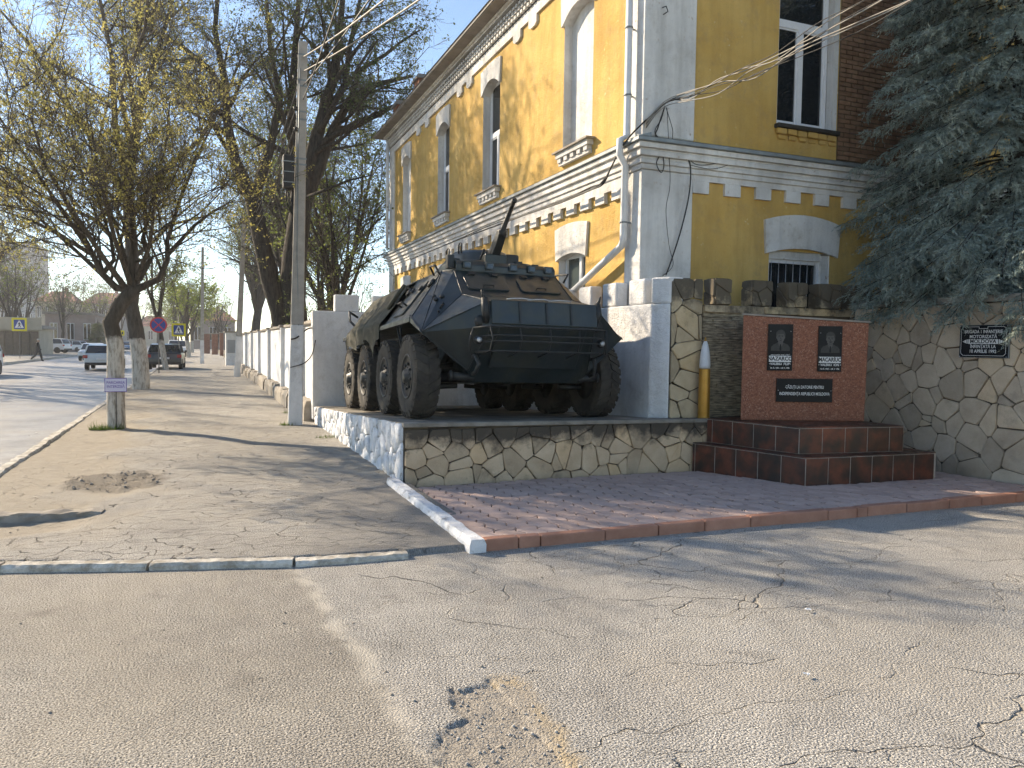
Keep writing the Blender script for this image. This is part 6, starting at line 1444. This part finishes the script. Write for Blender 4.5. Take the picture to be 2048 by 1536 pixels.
q = MB(); q.tube([(nc.x + 0.005, Y1 - 0.185, nc.z - 0.13), (nc.x + 0.003, Y1 - 0.20, 0.02)], 0.006, 5); q.build('wire_tie', 'wire', t)

# ================================================================== CARS
def paint(name, c): return simple(name, tuple(x * 0.92 for x in c), c, 2.0, 0.28, 0, 0, spec=0.6)
for k, c in dict(silver=(0.52, 0.57, 0.60), white=(0.70, 0.72, 0.74), dark=(0.018, 0.024, 0.030), red=(0.30, 0.02, 0.025), blue=(0.10, 0.22, 0.38), beige=(0.55, 0.52, 0.45)).items(): M['car_' + k] = paint('car_paint_' + k, c)
M['lamp_red'] = flat('red_lamp', (0.35, 0.01, 0.012), 0.2); M['lamp_clear'] = flat('clear_lamp', (0.55, 0.56, 0.58), 0.2)
SHAPES = {  # side profiles: body polygon, cabin polygon (s from rear bumper to nose, z)
    'wagon': ([(0.0, 0.32), (0.0, 0.62), (0.05, 0.98), (0.25, 1.0), (3.0, 0.96), (4.25, 0.80), (4.42, 0.60), (4.40, 0.30)], [(0.16, 0.985), (0.62, 1.43), (1.2, 1.49), (2.2, 1.46), (3.15, 0.965)], 1.80, 4.42),
    'hatch': ([(0.0, 0.30), (0.0, 0.60), (0.04, 0.92), (0.2, 0.95), (2.6, 0.94), (3.75, 0.82), (3.95, 0.60), (3.93, 0.28)], [(0.10, 0.935), (0.55, 1.40), (1.1, 1.46), (1.9, 1.42), (2.75, 0.945)], 1.72, 3.95),
    'suv': ([(0.0, 0.42), (0.0, 0.75), (0.05, 1.12), (0.2, 1.15), (3.1, 1.10), (4.35, 0.98), (4.55, 0.72), (4.52, 0.40)], [(0.10, 1.135), (0.40, 1.66), (1.2, 1.72), (2.4, 1.68), (3.25, 1.10)], 1.86, 4.55),
    'van': ([(0.0, 0.38), (0.0, 0.80), (0.03, 1.15), (0.1, 1.18), (3.4, 1.12), (4.4, 0.98), (4.7, 0.70), (4.68, 0.36)], [(0.04, 1.165), (0.16, 1.88), (0.5, 1.95), (2.7, 1.92), (3.55, 1.12)], 1.90, 4.70)}
wheel_cache = {}
def car(kind, paint_, loc, heading, label):
    # loc: ground point under the car's centre; heading: direction of the nose (angle from +Y, clockwise)
    body, cab, W, L = SHAPES[kind]; t = bpy.data.objects.new('car', None); COL.objects.link(t); tag(t, label, 'van' if kind == 'van' else 'car', 'cars on the street')
    t.matrix_world = Matrix.Translation(loc) @ Matrix.Rotation(-heading, 4, 'Z')
    fn = lambda s, z, c: (c, s - L / 2, z)
    def tumble(mb, z0, k):
        mb.v = [(x * (1 - max(0, z - z0) * k), y, z) for x, y, z in mb.v]; return mb
    q = MB(); q.prism(body, fn, -W / 2, W / 2); o = tumble(q, 0.7, 0.10).build('body', paint_, t, fix=True); bv = o.modifiers.new('bevel', 'BEVEL'); bv.width = 0.07; bv.segments = 3; bv.limit_method = 'ANGLE'; bv.angle_limit = R_(25)
    q = MB(); q.prism(cab, fn, -W / 2 + 0.05, W / 2 - 0.05); o = tumble(q, cab[0][1], 0.26).build('glasshouse', 'glass', t, fix=True); bv = o.modifiers.new('bevel', 'BEVEL'); bv.width = 0.05; bv.segments = 2; bv.limit_method = 'ANGLE'; bv.angle_limit = R_(25)
    zt = max(z for s, z in cab); top_ = [p for p in cab if p[1] > zt - 0.09]; ws = (W / 2 - 0.05) * (1 - (zt - cab[0][1]) * 0.26) + 0.012
    q = MB(); q.prism([(top_[0][0] - 0.06, top_[0][1] - 0.03)] + top_ + [(top_[-1][0] + 0.06, top_[-1][1] - 0.04)], lambda s, z, c: (c, s - L / 2, z + 0.014), -ws, ws); o = q.build('roof', paint_, t, bevel=0.02, fix=True)
    for sx in (-1, 1):   # pillars
        for (s0, z0, s1, z1) in ((cab[0][0] + 0.02, cab[0][1], top_[0][0], top_[0][1]), (cab[-1][0] - 0.05, cab[-1][1], top_[-1][0], top_[-1][1]), ((cab[0][0] + cab[-1][0]) * 0.52, cab[0][1], (cab[0][0] + cab[-1][0]) * 0.50, zt - 0.03)):
            x0 = sx * (W / 2 - 0.05); x1 = sx * (W / 2 - 0.05) * (1 - (z1 - cab[0][1]) * 0.26); q = MB(); q.tube([(x0, s0 - L / 2, z0), (x1, s1 - L / 2, z1)], 0.04, 6); q.build('pillar', paint_, t)
        q = MB(); q.box(sx * (W / 2 - 0.10) - 0.14, sx * (W / 2 - 0.10) + 0.10, -L / 2 - 0.012, -L / 2 + 0.10, body[2][1] - 0.28, body[2][1] - 0.10); q.build('tail_lamp', 'lamp_red', t, bevel=0.02)
        q = MB(); q.box(sx * (W / 2 - 0.16) - 0.16, sx * (W / 2 - 0.16) + 0.12, L / 2 - 0.22, L / 2 - 0.02, 0.62, 0.76); q.build('headlamp', 'lamp_clear', t, bevel=0.03)
        q = MB(); q.box(sx * (W / 2 + 0.09) - 0.08, sx * (W / 2 + 0.09) + 0.08, cab[-1][0] - L / 2 - 0.35, cab[-1][0] - L / 2 - 0.25, cab[-1][1] + 0.02, cab[-1][1] + 0.14); q.build('mirror', paint_, t, bevel=0.03)
    for e, s0 in ((-1, 0.0), (1, L)):
        q = MB(); q.box(-W / 2 + 0.06, W / 2 - 0.06, e * L / 2 - 0.06, e * L / 2 + 0.06, body[0][1] - 0.02, body[0][1] + 0.14); q.build('bumper', 'rubber', t, bevel=0.03)
        q = MB(); q.box(-0.26, 0.26, e * (L / 2 + 0.045) - 0.02, e * (L / 2 + 0.045) + 0.02, 0.55 if e > 0 else body[1][1], 0.66 if e > 0 else body[1][1] + 0.11); q.build('number_plate', 'sign_white', t)
    if kind not in wheel_cache:
        r = 0.32 if kind in ('wagon', 'hatch') else 0.36; m1 = MB(); m1.lathe([(r - 0.10, -0.10), (r - 0.02, -0.105), (r, -0.08), (r, 0.08), (r - 0.02, 0.105), (r - 0.10, 0.10)], 20, lambda q_, a, x: (x, q_ * math.cos(a), q_ * math.sin(a)))
        m2 = MB(); m2.lathe([(r - 0.10, -0.09), (r - 0.11, -0.06), (0.05, -0.08), (0.05, 0.08), (r - 0.11, 0.06), (r - 0.10, 0.09)], 20, lambda q_, a, x: (x, q_ * math.cos(a), q_ * math.sin(a)))
        wheel_cache[kind] = (m1.mesh('wheel', 'rubber'), m2.mesh('rim', 'bare'), r)
    wm, rm, r = wheel_cache[kind]
    for s0 in (0.78, L - 0.85):
        for sx in (-1, 1):
            w = link('wheel', wm, t); w.location = (sx * (W / 2 - 0.08), s0 - L / 2, r); link('rim', rm, w)
    return t
ZR = -0.07
def gp(px, py): p = at_z(px, py, ZR); return p
p = gp(203, 741); car('wagon', 'car_silver', (p.x, p.y + 2.2, ZR), 0.0, 'silver estate car driving away down the middle of the road')
p = gp(190, 722); car('hatch', 'car_white', (p.x - 0.4, p.y + 2.0, ZR), math.pi, 'pale hatchback half hidden in front of the silver estate car')
p = gp(328, 743); car('wagon', 'car_dark', (p.x + 0.1, p.y + 2.2, 0.02), 0.03, 'dark estate car parked at the kerb beside the round sign')
p = gp(322, 727); car('hatch', 'car_silver', (p.x, p.y + 2.0, ZR), 0.0, 'silver hatchback parked beyond the dark estate car')
p = gp(354, 716); car('suv', 'car_white', (p.x, p.y + 2.0, 0.02), math.pi, 'white car parked far down by the green trees')
p = gp(255, 702); car('hatch', 'car_blue', (p.x, p.y, ZR), math.pi, 'blue car approaching far down the road')
p = gp(96, 708); car('suv', 'car_white', (p.x, p.y, 0.05), -1.25, 'white off-road car parked across the street in front of the house')
p = gp(112, 706); car('hatch', 'car_white', (p.x + 1.2, p.y + 4, 0.05), -1.2, 'white hatchback parked between the off-road car and the red van')
p = gp(130, 705); car('van', 'car_red', (p.x + 0.6, p.y + 7, 0.05), -0.5, 'red van parked across the street past the white cars')
p = gp(-62, 752); car('suv', 'car_white', (p.x, p.y, ZR), math.pi, 'white car coming up the near left lane')

# ================================================================== PEDESTRIAN
def skin_person(loc, heading, h=1.72):
    t = bpy.data.objects.new('person', None); COL.objects.link(t); tag(t, 'person in dark clothes and pale cap striding across the road by the crossing sign', 'person'); t.matrix_world = Matrix.Translation(loc) @ Matrix.Rotation(heading, 4, 'Z')
    # joints (x forward, y left, z up) in a walking stride
    J = [(0, 0, 0.95, .21, .19), (0.02, 0, 1.20, .215, .19), (0.04, 0, 1.42, .20, .16), (0.05, 0, 1.50, .07, .07), (0.07, 0, 1.56, .06, .06),
         (0.10, 0.10, 0.88, .125, .125), (0.24, 0.10, 0.50, .09, .09), (0.30, 0.10, 0.09, .065, .065), (0.44, 0.10, 0.04, .04, .035),
         (-0.06, -0.10, 0.88, .125, .125), (-0.14, -0.10, 0.48, .09, .09), (-0.44, -0.10, 0.18, .065, .065), (-0.36, -0.10, 0.05, .035, .04),
         (0.02, 0.19, 1.41, .085, .085), (-0.06, 0.24, 1.13, .068, .068), (0.06, 0.24, 0.92, .036, .036), (0.09, 0.235, 0.83, .03, .022),
         (0.02, -0.19, 1.41, .085, .085), (0.06, -0.24, 1.12, .068, .068), (0.22, -0.22, 0.96, .036, .036), (0.28, -0.21, 0.90, .03, .022)]
    E_ = [(0, 1), (1, 2), (2, 3), (3, 4), (0, 5), (5, 6), (6, 7), (7, 8), (0, 9), (9, 10), (10, 11), (11, 12), (2, 13), (13, 14), (14, 15), (15, 16), (2, 17), (17, 18), (18, 19), (19, 20)]
    me = bpy.data.meshes.new('body'); me.from_pydata([j[:3] for j in J], E_, []); o = link('body', me, t); me.materials.append(M['cloth_dark'])
    m = o.modifiers.new('skin', 'SKIN'); sv = me.skin_vertices[0].data
    for i, j in enumerate(J): sv[i].radius = j[3:]
    sv[0].use_root = True; m.use_smooth_shade = True; sb = o.modifiers.new('subdiv', 'SUBSURF'); sb.levels = 1; sb.render_levels = 2
    q = MB(); q.lathe([(0.02, -0.13), (0.06, -0.115), (0.075, -0.06), (0.082, 0.0), (0.085, 0.05), (0.07, 0.10), (0.03, 0.125)], 14, lambda r, a, z: (0.09 + r * 1.12 * math.cos(a), r * 0.92 * math.sin(a), 1.645 + z)); q.lathe([(0.016, 0), (0.004, 0.03)], 6, lambda r, a, z: (0.18 + z, r * math.cos(a), 1.63 + r * math.sin(a))); hd = q.build('head', 'skin', t)
    q = MB(); q.lathe([(0.092, 0.03), (0.094, 0.06), (0.08, 0.11), (0.035, 0.14)], 14, lambda r, a, z: (0.08 + r * 1.12 * math.cos(a), r * 0.95 * math.sin(a), 1.645 + z)); q.box(0.15, 0.25, -0.06, 0.06, 1.68, 1.69); q.build('cap', 'cloth_pale', t)
M['cloth_dark'] = simple('dark_cloth', (0.018, 0.020, 0.024), (0.032, 0.034, 0.038), 9.0, 0.9, 60.0, 0.004); M['cloth_pale'] = flat('pale_cloth', (0.45, 0.44, 0.42), 0.9); M['skin'] = flat('skin', (0.42, 0.27, 0.20), 0.6)
p = at_z(75, 723, ZR); skin_person((p.x, p.y, ZR), 0.15)

# ================================================================== BUILDINGS ACROSS AND DOWN THE STREET
M['wall_beige'] = simple('beige_render', (0.34, 0.30, 0.23), (0.44, 0.39, 0.31), 1.0, 0.9, 8.0, 0.01); M['wall_pink'] = simple('grey_pink_render', (0.24, 0.19, 0.17), (0.33, 0.27, 0.245), 1.0, 0.9, 8.0, 0.01)
M['wall_grey'] = simple('grey_render', (0.27, 0.28, 0.29), (0.36, 0.37, 0.38), 0.7, 0.9, 8.0, 0.01); M['roof_red'] = simple('red_tile_roof', (0.24, 0.085, 0.055), (0.34, 0.15, 0.10), 2.0, 0.85, 10.0, 0.02); M['plank'] = simple('brown_planks', (0.12, 0.085, 0.06), (0.21, 0.16, 0.115), 3.0, 0.85, 20.0, 0.01, rnd=0.25)
def house(name, label, px0, px1, py_top, py_base, Y, depth, wall, roof, nwin, rows=1, roof_h=0.25, flat_roof=False, cat='house', zb=0.0):
    a = at_y(px0, py_top, Y); c = at_y(px1, py_top, Y); z1 = a.z; x0, x1 = a.x, c.x; t = thing(name, label, cat, ((x0 + x1) / 2, Y, zb))
    MB().box(x0, x1, Y, Y + depth, zb - 0.2, z1).build('wall', wall, t)
    if flat_roof: MB().box(x0 - 0.3, x1 + 0.3, Y - 0.3, Y + depth + 0.3, z1 + 0.001, z1 + 0.35).build('roof', roof, t)
    else:
        e = 0.4; rh = (x1 - x0) * roof_h if (x1 - x0) < depth else depth * roof_h; q = MB(); q.add([(x0 - e, Y - e, z1 + 0.01), (x1 + e, Y - e, z1 + 0.01), (x1 + e, Y + depth + e, z1 + 0.01), (x0 - e, Y + depth + e, z1 + 0.01), (x0 + (x1 - x0) * 0.25, Y + depth / 2, z1 + rh), (x1 - (x1 - x0) * 0.25, Y + depth / 2, z1 + rh)], [(0, 1, 5, 4), (1, 2, 5), (2, 3, 4, 5), (3, 0, 4), (3, 2, 1, 0)]); r = q.build('roof', roof, t)
        MB().box(x0 + (x1 - x0) * 0.6, x0 + (x1 - x0) * 0.6 + 0.6, Y + depth / 2 - 0.3, Y + depth / 2 + 0.3, z1 + rh * 0.3, z1 + rh + 0.8).build('chimney', 'brick_red', r)
    hs = (z1 - zb) / rows
    for r_ in range(rows):
        for k in range(nwin):
            cx = x0 + (x1 - x0) * (k + 0.5) / nwin; w = min(1.3, (x1 - x0) / nwin * 0.45); z0 = zb + hs * r_ + hs * 0.32; zh = hs * 0.45
            wo = MB().box(cx - w / 2, cx + w / 2, Y - 0.05, Y + 0.02, z0, z0 + zh).build('window', 'pvc', t)
            for sx in (-1, 1): MB().box(cx + (sx - 1) * w / 4 + 0.05, cx + (sx + 1) * w / 4 - 0.05, Y - 0.06, Y - 0.051, z0 + 0.06, z0 + zh - 0.06).build('pane', 'glass', wo)
    return t
def plank_fence(name, label, px0, px1, py_top, Y, mat, w=0.35, cat='fence'):
    a = at_y(px0, py_top, Y); c = at_y(px1, py_top, Y); t = thing(name, label, cat, ((a.x + c.x) / 2, Y, 0)); x = a.x; k = 0
    while x < c.x:
        MB().box(x, x + w - 0.05, Y - 0.02 * (k % 2), Y + 0.03, 0.0, a.z + 0.04 * (k % 3)).build('plank', mat, t); x += w; k += 1
    MB().box(a.x, c.x, Y + 0.035, Y + 0.10, 0.4, 0.5).build('rail', 'post', t); return t
# kiosk with plank front and beige fascia
Yk = 92.0
kk = house('kiosk', 'low kiosk with beige fascia and brown plank front behind the crossing sign', -60, 78, 655, 712, Yk, 8, 'wall_beige', 'roof', 0, flat_roof=True, cat='kiosk')
a = at_y(-60, 655, Yk); c = at_y(78, 655, Yk); x = a.x
MB().box(a.x - 0.3, c.x + 0.3, Yk - 0.5, Yk - 0.31, a.z - 0.15, at_y(0, 634, Yk).z).build('fascia', 'wall_beige', kk)
k = 0
while x < c.x - 0.4:
    MB().box(x, x + 0.70, Yk - 0.32 - 0.02 * (k % 2), Yk - 0.27, 0.0, a.z - 0.3).build('plank', 'plank', kk); x += 0.75; k += 1
house('grey_house', 'grey pink single-storey house across the street behind the parked cars', 90, 190, 628, 702, 122, 12, 'wall_pink', 'roof', 3, flat_roof=True)
plank_fence('pale_fence', 'pale grey sheet metal fence between the house and the street trees', 186, 232, 666, 128, 'wall_grey', 0.7)
house('red_roof_house', 'far house with red tiled roof rising behind the pink house', 70, 150, 602, 700, 165, 14, 'wall_beige', 'roof_red', 5, 2, 0.35)
house('red_roof_house', 'long far house with red roof behind the blue car', 165, 262, 606, 700, 190, 16, 'wall_grey', 'roof_red', 7, 2, 0.30)
house('apartment_block', 'tall hazy grey apartment block far behind the plank kiosk', -80, 66, 480, 700, 260, 24, 'wall_grey', 'wall_grey', 9, 9, flat_roof=True, cat='building')
house('street_house', 'low house far at the end of the street', 270, 352, 652, 694, 260, 14, 'wall_beige', 'roof_red', 4, 1, 0.3)
house('street_house', 'far house behind the trees beyond the crossing', 380, 470, 640, 694, 170, 14, 'wall_pink', 'roof_red', 3, 1, 0.3)
# gate pillars and booth past the white fence
for k, (px0, px1, pt, pb) in enumerate([(408, 420, 668, 708), (424, 436, 668, 710), (440, 447, 666, 712)]):
    b0 = at_z(px0, pb); c = at_y(px1, pb, b0.y); tp = at_y(px0, pt, b0.y).z; t = thing('gate_pillar', ['red brick gate pillar farthest along the sidewalk', 'red brick gate pillar between two others past the fence', 'red brick gate pillar next to the white booth'][k], 'gate pillar', (b0.x, b0.y, 0), 'brick gate pillars'); MB().box(b0.x, c.x, b0.y, b0.y + 0.8, -0.1, tp).build('shaft', 'brick_red', t); MB().box(b0.x - 0.08, c.x + 0.08, b0.y - 0.08, b0.y + 0.88, tp + 0.001, tp + 0.12).build('cap', 'old_concrete', t)
b0 = at_z(452, 732); c = at_y(468, 732, b0.y); tp = at_y(452, 665, b0.y).z
t = thing('white_booth', 'narrow white painted booth at the end of the white fence', 'booth', (b0.x, b0.y, 0)); MB().box(b0.x, c.x + 0.4, b0.y, b0.y + 1.4, -0.1, tp).build('wall', 'whitewash', t); MB().box(b0.x - 0.1, c.x + 0.5, b0.y - 0.1, b0.y + 1.5, tp + 0.001, tp + 0.1).build('roof', 'old_concrete', t); MB().box(b0.x + 0.1, c.x + 0.1, b0.y - 0.02, b0.y, 0.9, 1.8).build('door_panel', 'wall_grey', t)
# far trees
for k, (x, y, hgt) in enumerate([(-13.6, 41, 14), (-13.4, 53, 15), (-14.2, 64, 14)]):
    random_tree('street_tree', 'tall twiggy street tree on the far pavement ' + ['opposite the white fence', 'opposite the second concrete pole', 'near the crossing sign', 'beyond the crossing sign'][k], (x, y, 0), hgt, 0.28, 600 + k, 'leaf_yellow', 0.62, 0.26, 8, 'street trees on the far pavement', bark='bark_w', dens=(1.0, 1.6), ratio=(0.46, 0.46), twigs=6, twig_len=0.9, twig_r=0.009, leaves=2.2, leaf_size=0.11)
fk = dict(dens=(0.8, 1.2), ratio=(0.45, 0.45), twigs=4, twig_len=1.2, twig_r=0.02, leaves=1.6, leaf_size=0.26)
FT = [(-19, 84, 15, 'leaf_dark'), (-24, 98, 17, 'leaf_green'), (-28, 112, 18, 'leaf_dark'), (-22, 126, 15, 'leaf_dark'), (-34, 134, 18, 'leaf_green'), (-18, 172, 17, 'leaf_dark'), (-9.5, 205, 15, 'leaf_green'), (-19.5, 142, 12, 'leaf_dark'), (-20, 104, 12, 'leaf_green'), (-17, 118, 11, 'leaf_dark'), (-25, 128, 13, 'leaf_dark'), (-14, 134, 10, 'leaf_green'), (-21, 148, 13, 'leaf_dark'), (-13.5, 160, 12, 'leaf_green'), (-30, 150, 14, 'leaf_dark'), (-13, 190, 13, 'leaf_green'), (-20, 215, 14, 'leaf_dark'), (-6, 240, 12, 'leaf_green'), (2.5, 140, 12, 'leaf_fresh'), (4, 170, 12, 'leaf_fresh'), (1, 220, 12, 'leaf_green')]
for k, (x, y, hgt, lf_) in enumerate(FT):
    random_tree('far_tree', 'fresh green tree far along the sidewalk' if x > 0 else ['tall bare tree rising behind the plank kiosk', 'bare tree between the plank kiosk and the pink house', 'tall tree behind the pink house', 'bare tree behind the white off-road car', 'bare tree before the apartment block', 'tree by the red-roofed house', 'tree near the blue car', 'low tree behind the red van', 'bare twiggy tree across the street among the houses'][min(k, 8)], (x, y, 0), hgt, 0.25, 500 + k, lf_, 0.6, 0.25, 6, 'far trees on the right' if x > 0 else 'far trees across the street', **fk)
spruce('small_spruce', 'small dark spruce by the pale fence across the street', (at_y(196, 690, 118).x, 118, 0), 4.5, 1.6, 0.4, 9, 'leaf_dark', 0.35, 8, 6, 3, 0.16, 8, 0.9, None, 2.0)

# scraps of litter on the asphalt
for k, (px, py, w) in enumerate([(1616, 1220, 0.035), (577, 1000, 0.03), (1612, 1349, 0.03), (425, 1100, 0.03)]):
    p = at_z(px, py, 0.012 if py > 1120 else 0.06); q = MB(); rl = random.Random(k); n_ = 5
    vs = [(p.x + w * (i / (n_ - 1) - 0.5), p.y + w * 0.8 * (j / (n_ - 1) - 0.5), p.z + rl.uniform(0.0, 0.012)) for j in range(n_) for i in range(n_)]
    q.add(vs, [(j * n_ + i, j * n_ + i + 1, (j + 1) * n_ + i + 1, (j + 1) * n_ + i) for j in range(n_ - 1) for i in range(n_ - 1)]); o = q.build('paper_scrap', 'sign_white' if k < 3 else 'bark')
    sm = o.modifiers.new('thickness', 'SOLIDIFY'); sm.thickness = 0.001; tag(o, ['crumpled white paper scrap on the shaded driveway before the paved court', 'white paper scrap on the dark asphalt beside the white kerb', 'white paper scrap on the sunlit driveway', 'dark leaf scrap on the sidewalk behind the low kerb'][k], 'litter')

# ================================================================== HAZE (thin spring air over the street)
hz = MB().box(-120, 60, -12, 330, -1.3, 32).build('haze', 'sign_white')
t = NT('haze_air'); t.t.nodes.remove(t.b); pv = t.n('VolumePrincipled'); pv.inputs['Color'].default_value = (0.93, 0.95, 1.0, 1); pv.inputs['Density'].default_value = 0.0005; pv.inputs['Anisotropy'].default_value = 0.55
t.l(pv.outputs[0], t.t.nodes['Material Output'].inputs['Volume']); hz.data.materials.clear(); hz.data.materials.append(t.m); stuff(hz); tag(hz, 'thin bright haze hanging over the whole street', 'haze')
